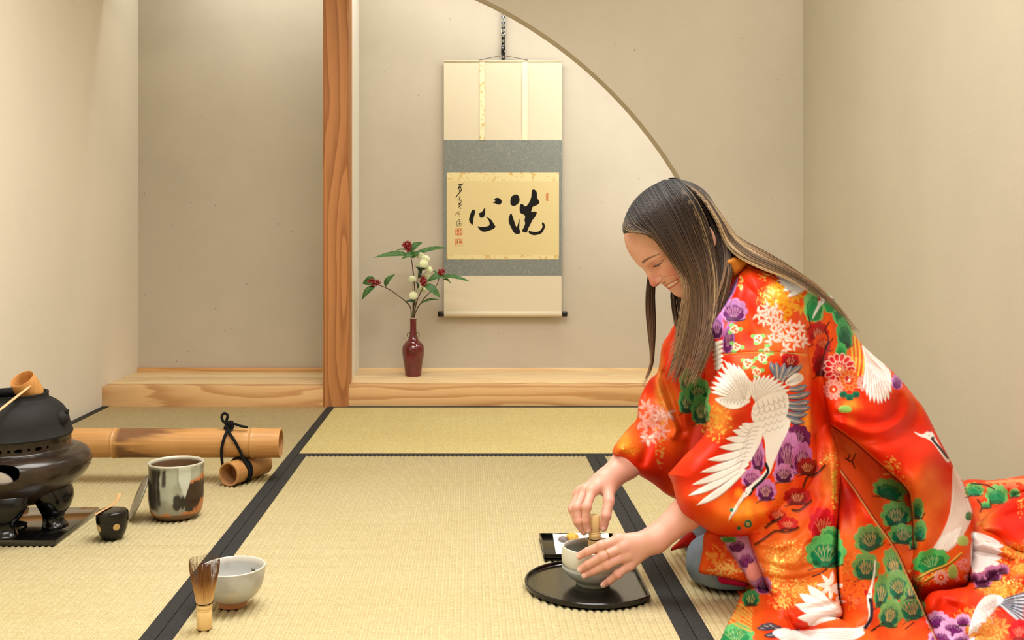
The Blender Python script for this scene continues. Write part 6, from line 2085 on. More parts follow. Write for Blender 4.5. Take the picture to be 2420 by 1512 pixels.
CL.line([(2057, 1400), (2054, 1424), (2058, 1452), (2050, 1476), (2030, 1486), (1990, 1492)], 4.5, (250, 240, 226)); CL.line([(2058, 1414), (2060, 1440), (2058, 1462), (2044, 1484)], 4.2, (44, 38, 50))
CL.poly([(2068, 1322), (2069, 1350), (2062, 1392), (2060, 1412), (2052, 1424), (2048, 1410), (2054, 1394), (2062, 1366)], (252, 244, 232), True, .001); CL.blobhard(2047, 1400, 5, (196, 24, 20), 7); CL.blobhard(2055, 1403, 2, (30, 24, 24)); CL.blobhard(2056, 1418, 4, (50, 40, 50), 6)

# ---- crane on the back hem
CL.poly([(2252, 1106), (2262, 1108), (2276, 1142), (2290, 1184), (2299, 1212), (2290, 1240), (2274, 1268), (2250, 1296), (2214, 1312), (2186, 1322), (2204, 1296), (2228, 1256), (2244, 1214), (2250, 1160)], (246, 226, 214), True, .0008)
for k in range(12): CL.line([(2254 + k * 3, 1120 + k * 6), (2256 + k * 3, 1180 + k * 5), (2238 + k * 2, 1240 + k * 4), (2196 + k * 7, 1312 - k * 3)], 0.7, (222, 184, 170), .9)
for k, t_ in enumerate([(2186, 1330), (2198, 1326), (2212, 1322), (2226, 1314), (2238, 1306), (2250, 1294)]): CL.feather((2232 + k * 8, 1266 - k * 4), t_, 6, (250, 240, 232), (232, 206, 190))
CL.poly([(2160, 1020), (2180, 1026), (2194, 1018), (2204, 1022), (2216, 1044), (2232, 1068), (2244, 1086), (2238, 1092), (2222, 1070), (2206, 1048), (2190, 1036), (2172, 1030)], (250, 236, 226), True, .001)
CL.line([(2202, 1036), (2212, 1048), (2226, 1064), (2240, 1082)], 3.0, (50, 30, 36)); CL.blobhard(2205, 1035, 4, (50, 30, 36)); CL.blobhard(2196, 1029, 1.5, (20, 16, 16)); CL.blobhard(2197, 1018, 5, (206, 40, 70), 3)
CL.pine(2200, 1326, 46, 30, (90, 196, 96), (16, 146, 76), (206, 236, 160), -0.25)
for p_ in ([(2170, 1368), (2200, 1352), (2240, 1336), (2272, 1310)], [(2186, 1376), (2216, 1356)]): CL.line(p_, 1.8, (120, 76, 24)); CL.line([(x, y - 4) for x, y in p_], 1.8, (252, 206, 84))
CL.pine(2200, 1284, 30, 30, (150, 150, 84), (134, 140, 76), twig=False, brown=None) if False else None
for k in range(11): CL.blobhard(2272 + 14 * math.cos(k * 2.4), 1346 + 22 * math.sin(k * 1.7), 6, (246, 160, 150)); CL.blobhard(2272 + 14 * math.cos(k * 2.4), 1346 + 22 * math.sin(k * 1.7), 3.6, (240, 110, 110))
CL.mumf(2224, 1364, 18, (244, 170, 160), (250, 214, 200), 10, 1); CL.pine(2252, 1352, 12, 20, (176, 206, 110), (156, 190, 96), twig=False, brown=None); CL.pine(2276, 1278, 14, 14, (190, 210, 120), (170, 196, 100), twig=False, brown=None); CL.pine(2290, 1220, 9, 12, (30, 140, 90), (16, 110, 70), twig=False, brown=None)

# ---- far sleeve
CL.maples(1545, 998, 48, 8, (244, 178, 160), (222, 110, 80), (206, 90, 60), 12, 25); CL.maples(1570, 975, 20, 2, (248, 206, 190), (222, 120, 90), None, 13, 22); CL.leaf5(1530, 1035, 20, 1.5, (250, 220, 206), (226, 130, 100), 3, 0.25)
for (x_, y_, rx, ry) in ((1628, 900, 24, 34), (1622, 950, 20, 34), (1650, 926, 30, 36), (1656, 970, 24, 40)): CL.pine(x_, y_, rx, ry, (104, 176, 100), (24, 104, 66), (230, 210, 140))
# ---- knee flap, inner strip and hem
CL.poly([(1700, 1266), (1768, 1266), (1820, 1400), (1790, 1402)], (196, 140, 176), False)
CL.pine(1742, 1288, 26, 22, (200, 140, 190), (90, 26, 80), (180, 100, 160), twig=False, brown=None); CL.pine(1764, 1322, 24, 26, (206, 146, 196), (110, 34, 96), (160, 70, 140), brown=None)
CL.pine(1784, 1352, 22, 26, (246, 160, 150), (240, 150, 140), twig=False, brown=None); CL.pine(1804, 1384, 20, 24, (180, 110, 160), (100, 30, 86), (206, 150, 180), brown=None); CL.pine(1722, 1274, 20, 9, (110, 170, 90), (60, 120, 60), twig=False, brown=None)
CL.pine(1774, 1414, 22, 24, (60, 140, 76), (20, 90, 56), (220, 200, 120)); CL.pine(1738, 1500, 46, 30, (96, 190, 110), (30, 140, 80), (200, 226, 140))
for k, t_ in enumerate([(1786, 1484), (1796, 1476), (1810, 1472), (1804, 1502), (1826, 1480)]): CL.feather((1846 + k * 4, 1482 + k * 5), t_, 8, (70, 66, 80), (26, 24, 32), (190, 180, 170))
for k, t_ in enumerate([(1836, 1506), (1848, 1520), (1862, 1530)]): CL.feather((1890 + k * 6, 1490 + k * 9), t_, 10, (60, 58, 74), (24, 24, 32), (190, 180, 170))
CL.poly([(1826, 1496), (1850, 1484), (1890, 1490), (1960, 1484), (2030, 1486), (2040, 1500), (1990, 1520), (1900, 1530), (1860, 1520)], (250, 240, 234), True)
for k in range(7): CL.line([(1900 + k * 3, 1492 + k * 4), (1960, 1494 + k * 4), (2020, 1490 + k * 4)], 0.6, (222, 196, 186))
for k in range(6): CL.line([(1718 + k * 4, 1462 - k * 8), (1744 + k * 4, 1478 - k * 8), (1776, 1492 - k * 8)], 2.0, (250, 200, 90), .8, g=.6)

# ---- train on the floor
for a_ in [(2330, 1215, 40, 26, (240, 120, 40), .8), (2420, 1230, 40, 60, (216, 16, 4), .8), (2390, 1300, 50, 24, (244, 130, 40), .8), (2410, 1345, 40, 22, (250, 170, 60), .8), (2350, 1385, 50, 18, (244, 150, 50), .9), (2300, 1475, 26, 30, (240, 120, 50), .8)]:
    CL.blob(*a_[:4], a_[4], a_[5])
CL.dust(2400, 1320, 50, 40, GOLD, .6, 3.5); CL.dust(2370, 1385, 70, 26, GOLD, .9, 3.2); CL.dust(2420, 1200, 20, 30, GOLD, .2, 3.2); CL.dust(2330, 1500, 60, 50, GOLD, .7, 4)
CL.maples(2385, 1140, 22, 4, (240, 110, 80), (250, 170, 120), None, 41, 14); CL.maples(2430, 1300, 26, 4, (250, 180, 90), (236, 90, 30), None, 42, 16)
for (x_, y_, rx, ry) in ((2302, 1158, 24, 19), (2356, 1170, 28, 27), (2398, 1166, 14, 12), (2330, 1194, 14, 10)): CL.pine(x_, y_, rx, ry, (128, 196, 108), (30, 140, 84), twig=False)
for p_ in ([(2310, 1180), (2320, 1196), (2316, 1210)], [(2340, 1182), (2342, 1200)], [(2296, 1142), (2330, 1146), (2350, 1156)]): CL.line(p_, 1.8, (60, 24, 16))
for k in range(5): CL.line([(2330 + k * 16, 1140 + k), (2370 + k * 10, 1136), (2420, 1132 + k * 3)], 1.6, (244, 170, 110), .8)
CL.blob(2330, 1245, 30, 22, (240, 140, 60), .7); CL.maples(2320, 1232, 16, 3, (244, 150, 60), (214, 60, 20), None, 21, 10)
CL.poly([(2300, 1256), (2340, 1268), (2364, 1284), (2330, 1278), (2300, 1276)], (252, 244, 240), True)
for k, t_ in enumerate([(2374, 1290), (2370, 1304), (2369, 1318), (2364, 1332)]): CL.feather((2302, 1296 + k * 14), t_, 11, (250, 236, 232), (228, 196, 192), bend=-4)
CL.poly([(2298, 1278), (2336, 1284), (2336, 1330), (2322, 1350), (2298, 1352)], (250, 238, 234), True)
for (x_, y_, r_) in ((2322, 1372, 24), (2346, 1356, 24), (2370, 1346, 16), (2304, 1364, 14)): CL.pine(x_, y_, r_, r_ * .9, (196, 116, 160), (104, 34, 80), (60, 20, 40))
for k in range(16): CL.feather((2330 + k * 2, 1432 - k * 0.5), (2436 - k * 1, 1396 + k * 5.4), 4.5, (214, 214, 220) if k % 2 else (100, 104, 124), (80, 84, 106))
CL.poly([(2300, 1452), (2322, 1414), (2350, 1404), (2372, 1416), (2350, 1440), (2330, 1470), (2306, 1512), (2288, 1506)], (250, 246, 242), True, .001)
for r0 in range(5):
    for k in range(5): CL.line([(2304 + k * 10 - r0 * 2, 1438 + r0 * 13 - k * 5), (2309 + k * 10 - r0 * 2, 1444 + r0 * 13 - k * 5), (2314 + k * 10 - r0 * 2, 1437 + r0 * 13 - k * 5)], .7, (206, 200, 200))
for (x_, y_, r_) in ((2216, 1466, 28), (2250, 1488, 34), (2222, 1508, 30), (2276, 1466, 20), (2270, 1514, 24)): CL.pine(x_, y_, r_, r_ * .85, (230, 170, 216), (120, 34, 110), (70, 20, 60), seed=int(x_))
CL.maples(2340, 1500, 40, 6, (246, 180, 90), (236, 110, 40), None, 31, 26); CL.pine(2408, 1492, 26, 30, (220, 8, 30), (206, 4, 26), (250, 150, 120))

# edge pipings of the panels
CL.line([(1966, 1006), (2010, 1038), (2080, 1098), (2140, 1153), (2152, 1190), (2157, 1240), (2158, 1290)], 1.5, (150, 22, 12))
CL.line([(1969, 1004), (2013, 1035), (2083, 1095), (2144, 1150), (2156, 1190), (2161, 1240)], 0.8, (248, 150, 70))
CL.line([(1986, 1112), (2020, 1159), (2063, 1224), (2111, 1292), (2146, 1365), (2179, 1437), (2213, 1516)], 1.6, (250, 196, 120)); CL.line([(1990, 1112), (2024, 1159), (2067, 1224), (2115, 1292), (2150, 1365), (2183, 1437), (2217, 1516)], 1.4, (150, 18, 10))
CL.line([(1769, 1268), (1783, 1313), (1802, 1355), (1816, 1390), (1831, 1420), (1849, 1447), (1861, 1467), (1869, 1488)], 1.4, (206, 40, 14)); CL.line([(1596, 1173), (1605, 1200), (1622, 1220), (1653, 1240), (1679, 1257), (1708, 1265), (1754, 1265), (1795, 1260)], 2.2, (232, 50, 6))
CL.c *= 0.80
for A_ in (CL.c, CL.z, CL.g):                 # soften to the weave
    for ax_ in (0, 1):
        for _ in (0, 1):
            A_[:] = (np.roll(A_, 1, ax_) + 2 * A_ + np.roll(A_, -1, ax_)) / 4

# ================================================================== kimono cloth: shapes
mk = MB('kimono satin', 0.46, 0.3)
_c = mk.attr('Col'); _g = mk.attr('gold', 'Fac')
_n = mk.noise(mk.coord(), 900, 2)
mk.col(mk.mix(mk.math('MULTIPLY', _n, 0.10), _c, mk.mix(1.0, _c, (0.55, 0.5, 0.5, 1), 'MULTIPLY')))
mk.l(mk.math('MULTIPLY', _g, 0.55), mk.b.inputs['Metallic'])
mk.rough(mk.math('SUBTRACT', 0.46, mk.math('MULTIPLY', _g, 0.16)))
mk.bump(_n, 0.12, 0.0005)
mk.set(**{'Specular IOR Level': 0.14})
M_KIM = mk.m


def poly_dist(px, py, q):
    D = np.full(px.shape, 1e9); CX = np.zeros(px.shape); CY = np.zeros(px.shape)
    n = len(q)
    for i in range(n - 1):
        ax, ay = q[i]; bx, by = q[i + 1]
        dx, dy = bx - ax, by - ay
        t = np.clip(((px - ax) * dx + (py - ay) * dy) / max(1e-9, dx * dx + dy * dy), 0, 1)
        cx, cy = ax + t * dx, ay + t * dy
        d = np.hypot(px - cx, py - cy)
        m = d < D
        D = np.where(m, d, D); CX = np.where(m, cx, CX); CY = np.where(m, cy, CY)
    return D, CX, CY


def drape(name, outline, ctrl, tf, tb, W, parent, step=2.2, folds=(), wrinkle=0.004, col=None, label=None, mat=None, smooth=True, wsc=70.0):
    """a padded sheet of cloth: outline gives its edge, ctrl its depth, tf/tb how far it bellies out"""
    q = spline(outline, len(outline) * 7, True) if smooth else np.asarray(outline, float)
    qc = np.vstack([q, q[:1]])
    x0, y0 = q.min(0) - step; x1, y1 = q.max(0) + step
    gx = np.arange(x0, x1 + step, step); gy = np.arange(y0, y1 + step, step)
    X, Y = np.meshgrid(gx, gy)
    ins = CL.inside([tuple(t) for t in q], X, Y)
    cell = ins[:-1, :-1] & ins[1:, :-1] & ins[:-1, 1:] & ins[1:, 1:]
    use = np.zeros(X.shape, bool)
    use[:-1, :-1] |= cell; use[1:, :-1] |= cell; use[:-1, 1:] |= cell; use[1:, 1:] |= cell
    full = np.zeros(X.shape, int)
    full[:-1, :-1] += cell; full[1:, :-1] += cell; full[:-1, 1:] += cell; full[1:, 1:] += cell
    bnd = use & (full < 4)
    vid = -np.ones(X.shape, int); vid[use] = np.arange(use.sum())
    px, py = X[use].copy(), Y[use].copy(); ib = bnd[use]
    D = np.empty(len(px))
    for s0 in range(0, len(px), 40000):
        sl = slice(s0, s0 + 40000)
        d, cx, cy = poly_dist(px[sl], py[sl], qc)
        D[sl] = d
        b = ib[sl]
        px[sl] = np.where(b, cx, px[sl]); py[sl] = np.where(b, cy, py[sl])
    D[ib] = 0
    cp = np.asarray(ctrl, float)
    w = 1.0 / (((px[:, None] - cp[None, :, 0]) ** 2 + (py[:, None] - cp[None, :, 1]) ** 2) / 900.0 + 1.0) ** 1.5
    ym = (w * cp[None, :, 2]).sum(1) / w.sum(1)
    t = np.clip(D / W, 0, 1)
    prof = np.sqrt(1 - (1 - t) ** 2)
    nz = fbm(np.stack([px / wsc, py / (wsc * 1.4), np.full(len(px), len(name) * 1.7 + outline[0][0] * 0.01)], 1), 3) - 0.5
    fd = nz * wrinkle * 2
    for pts, amp, wd in folds:
        fq = spline(pts, len(pts) * 5)
        d, _, _ = poly_dist(px, py, fq)
        fd = fd + amp * np.exp(-(d / wd) ** 2)
    c, rz, g = CL.sample(px, py)
    edge = sstep(0, 14, D)
    yf = ym - tf * prof - (fd + rz) * edge
    yb = ym + tb * prof
    yfl = F * (H - 0.003) / np.maximum(py - VY, 1)
    ywl = (XR - 0.006) * F / np.maximum(px - VX, 1)
    lim = np.minimum(yfl, ywl)
    yb = np.minimum(yb, lim); yf = np.minimum(yf, lim - 0.004 * edge); yf = np.minimum(yf, yb)
    def pos(yy): return np.stack([(px - VX) * yy / F, yy, H - (py - VY) * yy / F], 1)
    n = len(px)
    bidx = np.arange(n, 2 * n); bidx[ib] = np.arange(n)[ib]
    V = np.concatenate([pos(yf), pos(yb)])
    V[:n][ib] = pos(np.minimum(ym, lim))[ib]
    cy_, cx_ = np.nonzero(cell)
    a, b, c2, d2 = vid[cy_, cx_], vid[cy_, cx_ + 1], vid[cy_ + 1, cx_ + 1], vid[cy_ + 1, cx_]
    Ff = np.stack([a, d2, c2, b], 1)
    Fb = np.stack([bidx[a], bidx[b], bidx[c2], bidx[d2]], 1)
    faces = np.concatenate([Ff, Fb])
    keep = np.zeros(2 * n, bool); keep[faces.ravel()] = True
    re = np.cumsum(keep) - 1
    faces = re[faces]
    o = mobj(name, (V[keep], faces), mat or M_KIM, parent=parent, label=label)
    cc = np.concatenate([c, c])[keep]
    if col is not None: cc = np.tile(linc(col), (len(cc), 1)) * (0.85 + 0.3 * fbm(V[keep] * 40)[:, None])
    paint(o, cc)
    at = o.data.attributes.new('gold', 'FLOAT', 'POINT')
    at.data.foreach_set('value', np.concatenate([g, g])[keep].astype(np.float32) if col is None else np.zeros(keep.sum(), np.float32))
    return o


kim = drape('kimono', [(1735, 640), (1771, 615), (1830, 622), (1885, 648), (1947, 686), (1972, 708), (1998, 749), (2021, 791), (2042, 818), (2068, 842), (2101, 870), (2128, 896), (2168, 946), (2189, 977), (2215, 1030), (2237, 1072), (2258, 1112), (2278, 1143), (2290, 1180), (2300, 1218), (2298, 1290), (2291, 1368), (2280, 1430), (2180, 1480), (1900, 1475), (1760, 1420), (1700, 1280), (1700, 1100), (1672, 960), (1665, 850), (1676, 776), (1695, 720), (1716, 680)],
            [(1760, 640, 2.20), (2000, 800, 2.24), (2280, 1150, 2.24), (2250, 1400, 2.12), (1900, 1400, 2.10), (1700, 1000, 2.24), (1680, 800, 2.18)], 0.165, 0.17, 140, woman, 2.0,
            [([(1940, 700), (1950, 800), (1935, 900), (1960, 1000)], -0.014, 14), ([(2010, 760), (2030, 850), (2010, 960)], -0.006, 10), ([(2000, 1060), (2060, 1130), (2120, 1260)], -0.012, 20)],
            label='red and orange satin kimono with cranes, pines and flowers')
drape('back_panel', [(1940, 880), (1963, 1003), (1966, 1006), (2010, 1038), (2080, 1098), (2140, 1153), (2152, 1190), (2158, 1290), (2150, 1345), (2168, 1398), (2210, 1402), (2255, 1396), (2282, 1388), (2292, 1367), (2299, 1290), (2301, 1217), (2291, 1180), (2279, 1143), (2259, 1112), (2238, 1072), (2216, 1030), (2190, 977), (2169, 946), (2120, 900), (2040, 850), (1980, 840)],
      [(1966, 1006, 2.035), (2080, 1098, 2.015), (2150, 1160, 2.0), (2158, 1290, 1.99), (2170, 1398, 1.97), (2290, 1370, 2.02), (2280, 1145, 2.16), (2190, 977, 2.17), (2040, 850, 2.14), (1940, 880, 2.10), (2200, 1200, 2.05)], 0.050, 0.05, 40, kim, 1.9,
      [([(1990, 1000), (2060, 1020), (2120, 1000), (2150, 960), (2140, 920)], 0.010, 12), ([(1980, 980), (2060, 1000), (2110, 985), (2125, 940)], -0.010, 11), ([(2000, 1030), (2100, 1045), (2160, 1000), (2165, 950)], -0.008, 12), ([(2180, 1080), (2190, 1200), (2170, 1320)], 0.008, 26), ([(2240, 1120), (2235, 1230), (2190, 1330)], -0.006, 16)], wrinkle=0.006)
drape('far_sleeve', [(1600, 762), (1580, 790), (1565, 815), (1559, 852), (1553, 880), (1535, 897), (1519, 924), (1509, 952), (1505, 988), (1486, 1010), (1463, 1038), (1449, 1060), (1449, 1075), (1466, 1084), (1485, 1107), (1502, 1118), (1541, 1141), (1594, 1178), (1690, 1200), (1730, 1080), (1720, 900), (1700, 790), (1650, 750)],
      [(1600, 780, 2.34), (1530, 920, 2.31), (1505, 990, 2.26), (1455, 1065, 2.155), (1490, 1110, 2.165), (1590, 1170, 2.24), (1690, 900, 2.30), (1690, 1150, 2.24)], 0.05, 0.06, 40, kim, 2.1,
      [([(1556, 830), (1552, 900), (1578, 970), (1598, 1010), (1592, 1030)], 0.016, 9), ([(1566, 880), (1592, 960), (1612, 1020)], -0.016, 10), ([(1500, 1000), (1530, 1040), (1520, 1090)], -0.012, 12), ([(1530, 910), (1525, 970), (1540, 1010)], -0.008, 9), ([(1640, 1000), (1620, 1080), (1600, 1140)], -0.012, 18)], label='sleeve of the far arm with maple leaves')
drape('hem', [(1755, 1403), (1736, 1442), (1718, 1477), (1703, 1510), (1680, 1560), (1660, 1605), (2100, 1612), (2080, 1510), (2000, 1468), (1900, 1430), (1800, 1392)],
      [(1760, 1410, 1.97), (1712, 1500, 1.79), (1900, 1470, 1.86), (1690, 1600, 1.63), (2050, 1600, 1.63), (1850, 1530, 1.74)], 0.03, 0.03, 40, kim, 2.4, [([(1720, 1480), (1800, 1440), (1850, 1470)], -0.008, 10), ([(1740, 1520), (1820, 1490), (1900, 1510)], 0.008, 12)])
drape('knee_flap', [(1668, 1256), (1660, 1300), (1655, 1328), (1655, 1354), (1700, 1362), (1763, 1377), (1810, 1392), (1800, 1258), (1720, 1246)],
      [(1660, 1330, 2.005), (1765, 1374, 1.985), (1750, 1260, 2.005)], 0.010, 0.012, 26, kim, 2.4)
drape('lining_tab', [(1700, 1358), (1763, 1374), (1764, 1387), (1735, 1383), (1702, 1377)], [(1700, 1365, 2.012), (1764, 1380, 1.998)], 0.004, 0.004, 8, kim, 2.2, col=(196, 14, 70), label='magenta lining tab below the knee flap')
drape('lining_tip', [(1583, 1301), (1598, 1284), (1634, 1256), (1650, 1290), (1620, 1294), (1600, 1298)], [(1590, 1298, 2.27), (1640, 1270, 2.25)], 0.008, 0.010, 10, kim, 2.2, col=(176, 26, 20), label='dark red fold of cloth at the far knee')
drape('inner_strip', [(1702, 1266), (1720, 1293), (1755, 1347), (1767, 1374), (1794, 1397), (1822, 1398), (1810, 1330), (1795, 1258)], [(1720, 1280, 1.985), (1790, 1390, 1.965), (1780, 1300, 1.975)], 0.012, 0.012, 26, kim, 2.2)
drape('hanging_sleeve', [(1984, 1108), (1981, 1180), (1980, 1300), (1984, 1400), (1988, 1458), (1960, 1480), (1980, 1540), (2000, 1590), (2120, 1600), (2245, 1590), (2214, 1515), (2180, 1436), (2147, 1364), (2112, 1291), (2063, 1223), (2020, 1158)],
      [(1985, 1110, 2.03), (1985, 1450, 1.88), (2110, 1290, 1.965), (2180, 1440, 1.86), (2230, 1570, 1.66), (2000, 1580, 1.65), (2060, 1350, 1.92), (2020, 1490, 1.80)], 0.018, 0.022, 11, kim, 1.9,
      [([(2000, 1150), (2040, 1300), (2060, 1450)], 0.010, 22), ([(2040, 1200), (2090, 1330), (2130, 1470)], -0.008, 16)], label='long hanging sleeve with green pines')
drape('hanging_fold', [(1930, 1010), (1962, 1000), (1974, 1040), (1986, 1110), (1982, 1190), (1980, 1260), (1978, 1355), (1983, 1413), (1991, 1455), (1950, 1470), (1915, 1484), (1869, 1489), (1860, 1467), (1848, 1447), (1830, 1420), (1815, 1390), (1801, 1355), (1782, 1313), (1768, 1268), (1764, 1235), (1840, 1180), (1900, 1110)],
      [(1780, 1260, 1.975), (1955, 1005, 2.09), (1962, 1060, 2.035), (1870, 1485, 1.83), (1988, 1452, 1.85), (1980, 1250, 1.955), (1985, 1110, 2.0), (1870, 1350, 1.93)], 0.034, 0.035, 24, kim, 1.8,
      [([(1972, 1060), (1960, 1150), (1920, 1230), (1880, 1330)], 0.014, 18), ([(1940, 1180), (1900, 1260), (1850, 1310)], -0.012, 14), ([(1800, 1330), (1860, 1345), (1930, 1335)], -0.006, 8), ([(1810, 1365), (1880, 1370), (1950, 1350)], -0.007, 8), ([(1965, 1100), (1975, 1200), (1972, 1300)], 0.010, 10), ([(1800, 1285), (1850, 1290), (1920, 1270)], 0.007, 9), ([(1830, 1400), (1890, 1405), (1960, 1390)], 0.006, 9), ([(1840, 1432), (1900, 1440), (1970, 1425)], -0.006, 8)], label='front fold of the hanging sleeve')
drape('near_sleeve', [(1771, 618), (1746, 650), (1718, 707), (1695, 740), (1680, 772), (1680, 806), (1690, 872), (1680, 900), (1673, 922), (1664, 968), (1668, 1016), (1641, 1054), (1622, 1072), (1579, 1120), (1580, 1123), (1589, 1142), (1596, 1173), (1605, 1200), (1622, 1221), (1653, 1241), (1679, 1258), (1708, 1266), (1754, 1266), (1795, 1261), (1850, 1240), (1900, 1190), (1935, 1110), (1922, 1010), (1920, 900), (1912, 835), (1905, 760), (1870, 690), (1820, 640)],
      [(1770, 625, 2.17), (1720, 710, 2.12), (1684, 790, 2.08), (1890, 740, 2.09), (1912, 850, 2.06), (1668, 960, 2.045), (1585, 1120, 2.01), (1620, 1215, 1.985), (1750, 1262, 1.985), (1925, 1080, 2.02), (1800, 900, 2.03)], 0.072, 0.055, 50, kim, 1.5,
      [([(1708, 838), (1800, 833), (1906, 838)], -0.004, 3.0), ([(1780, 640), (1765, 720), (1790, 790)], -0.006, 14), ([(1905, 860), (1900, 980), (1910, 1080)], -0.010, 12), ([(1740, 980), (1690, 1050), (1640, 1110)], 0.008, 26), ([(1640, 1180), (1720, 1220), (1820, 1220)], 0.008, 24), ([(1880, 1100), (1860, 1180), (1800, 1240)], -0.010, 14), ([(1920, 1130), (1890, 1200), (1850, 1240)], 0.010, 12)], label='near sleeve with a large white crane')
drape('collar', [(1712, 616), (1735, 606), (1754, 607), (1774, 614), (1762, 632), (1748, 646), (1736, 652), (1722, 636)], [(1720, 620, 2.13), (1765, 618, 2.14)], 0.022, 0.05, 14, kim, 1.8, col=(196, 120, 40), label='shiny gold inner collar')
drape('neck_band', [(1748, 646), (1734, 684), (1716, 712), (1696, 742), (1682, 772), (1684, 800), (1700, 806), (1712, 770), (1730, 735), (1746, 700), (1756, 664)], [(1748, 650, 2.13), (1715, 715, 2.09), (1684, 780, 2.055)], 0.020, 0.02, 12, kim, 1.7)
drape('train', [(2268, 1143), (2349, 1134), (2430, 1122), (2500, 1115), (2510, 1300), (2510, 1610), (2200, 1612), (2206, 1510), (2182, 1440), (2200, 1400), (2260, 1390), (2290, 1370), (2284, 1250)],
      [(2280, 1145, 2.42), (2420, 1135, 2.40), (2500, 1130, 2.30), (2420, 1400, 1.97), (2230, 1440, 1.90), (2420, 1595, 1.62), (2220, 1595, 1.63), (2300, 1300, 2.14), (2300, 1500, 1.80)], 0.05, 0.03, 34, kim, 2.2, wrinkle=0.009, wsc=46, folds=[([(2300, 1150), (2340, 1180), (2350, 1230)], -0.010, 9), ([(2370, 1140), (2400, 1160), (2430, 1150)], 0.008, 9), ([(2230, 1420), (2290, 1450), (2350, 1440)], -0.010, 14), ([(2220, 1480), (2280, 1470), (2300, 1520)], 0.010, 14)], label='train of the kimono bunched on the mat')
drape('train_fold', [(2300, 1258), (2332, 1217), (2380, 1181), (2430, 1158), (2505, 1140), (2510, 1335), (2430, 1318), (2376, 1290)], [(2310, 1255, 2.18), (2420, 1170, 2.30), (2420, 1310, 2.06), (2500, 1240, 2.14)], 0.06, 0.05, 30, kim, 2.2, wrinkle=0.010, wsc=46, folds=[([(2330, 1250), (2400, 1240), (2470, 1200)], 0.012, 16), ([(2350, 1225), (2410, 1210), (2460, 1180)], -0.008, 10)])
drape('train_fold', [(2296, 1256), (2340, 1272), (2380, 1290), (2430, 1318), (2445, 1352), (2385, 1366), (2335, 1390), (2296, 1382), (2290, 1320)], [(2298, 1300, 2.08), (2300, 1380, 2.0), (2430, 1330, 2.04)], 0.045, 0.05, 24, kim, 2.2, wrinkle=0.010, wsc=40, folds=[([(2300, 1300), (2350, 1310), (2400, 1330)], -0.010, 7), ([(2300, 1350), (2350, 1345), (2420, 1345)], 0.008, 8)])
drape('train_fold', [(2284, 1485), (2290, 1446), (2320, 1401), (2349, 1383), (2381, 1364), (2430, 1357), (2510, 1350), (2515, 1615), (2300, 1615), (2284, 1545)], [(2292, 1450, 1.90), (2349, 1385, 1.98), (2420, 1365, 2.0), (2400, 1600, 1.62), (2290, 1540, 1.74), (2480, 1480, 1.82)], 0.06, 0.05, 30, kim, 2.2, wrinkle=0.010, wsc=46, folds=[([(2390, 1380), (2400, 1440), (2380, 1500)], -0.012, 9), ([(2300, 1470), (2350, 1420), (2430, 1400)], 0.010, 16), ([(2330, 1510), (2380, 1450), (2440, 1440)], -0.008, 12)])

# ================================================================== hair
mhr = MB('brown hair', 0.5, 0.25)
_nz = mhr.noise(mhr.coord(), 500, 2)
mhr.col(mhr.mix(mhr.math('MULTIPLY', _nz, 0.3), mhr.attr('Col'), mhr.mix(1.0, mhr.attr('Col'), (0.45, 0.42, 0.4, 1), 'MULTIPLY')))
mhr.set(**{'Sheen Weight': 0.1})
M_hair = mhr.m

# cap of hair lying close to the skull, open at the face
V, Fc, nu, nv = [], [], 96, 64
for j in range(nv + 1):
    ph = math.pi * j / nv
    for i in range(nu):
        t = 2 * math.pi * i / nu
        V.append((-0.007 + 0.1075 * math.sin(ph) * math.cos(t), 0.0780 * math.sin(ph) * math.sin(t), 0.043 + 0.0935 * math.cos(ph)))
V = np.array(V)
edge_f = np.where(V[:, 2] > 0.0, 0.028 + (V[:, 2] - 0.02) * 0.82, np.where(V[:, 2] > -0.03, 0.012 + V[:, 2] * 0.9, -0.015))
edge_f = edge_f - 0.03 * sstep(0.03, 0.07, np.abs(V[:, 1])) * sstep(0.06, 0.02, V[:, 2])
okv = (V[:, 0] < edge_f) & (V[:, 2] > -0.055)
# lay the rim down on the skin
rim = sstep(0.030, 0.0, edge_f - V[:, 0])
V *= (1 - 0.045 * rim)[:, None]
for j in range(nv):
    for i in range(nu):
        q = [j * nu + i, j * nu + (i + 1) % nu, (j + 1) * nu + (i + 1) % nu, (j + 1) * nu + i]
        if all(okv[k] for k in q): Fc.append(q)
used = sorted({k for f in Fc for k in f}); mp = {k: n for n, k in enumerate(used)}
Vw = from_head(V[used].astype(np.float32)).astype(float)
hair = mobj('hair', (Vw, [[mp[k] for k in f] for f in Fc]), M_hair, parent=woman, label='long straight brown hair falling forward')
fix_normals(hair)
paint(hair, np.tile(linc((34, 24, 19)), (len(Vw), 1)) * (0.7 + 0.6 * fbm(np.stack([V[used][:, 0] * 40, V[used][:, 1] * 300, V[used][:, 2] * 40], 1))[:, None]))
md = hair.modifiers.new('s', 'SOLIDIFY'); md.thickness = 0.003; md.offset = -1


def guide_set(guides, m=18):
    return np.stack([spline(g, m) for g in guides])


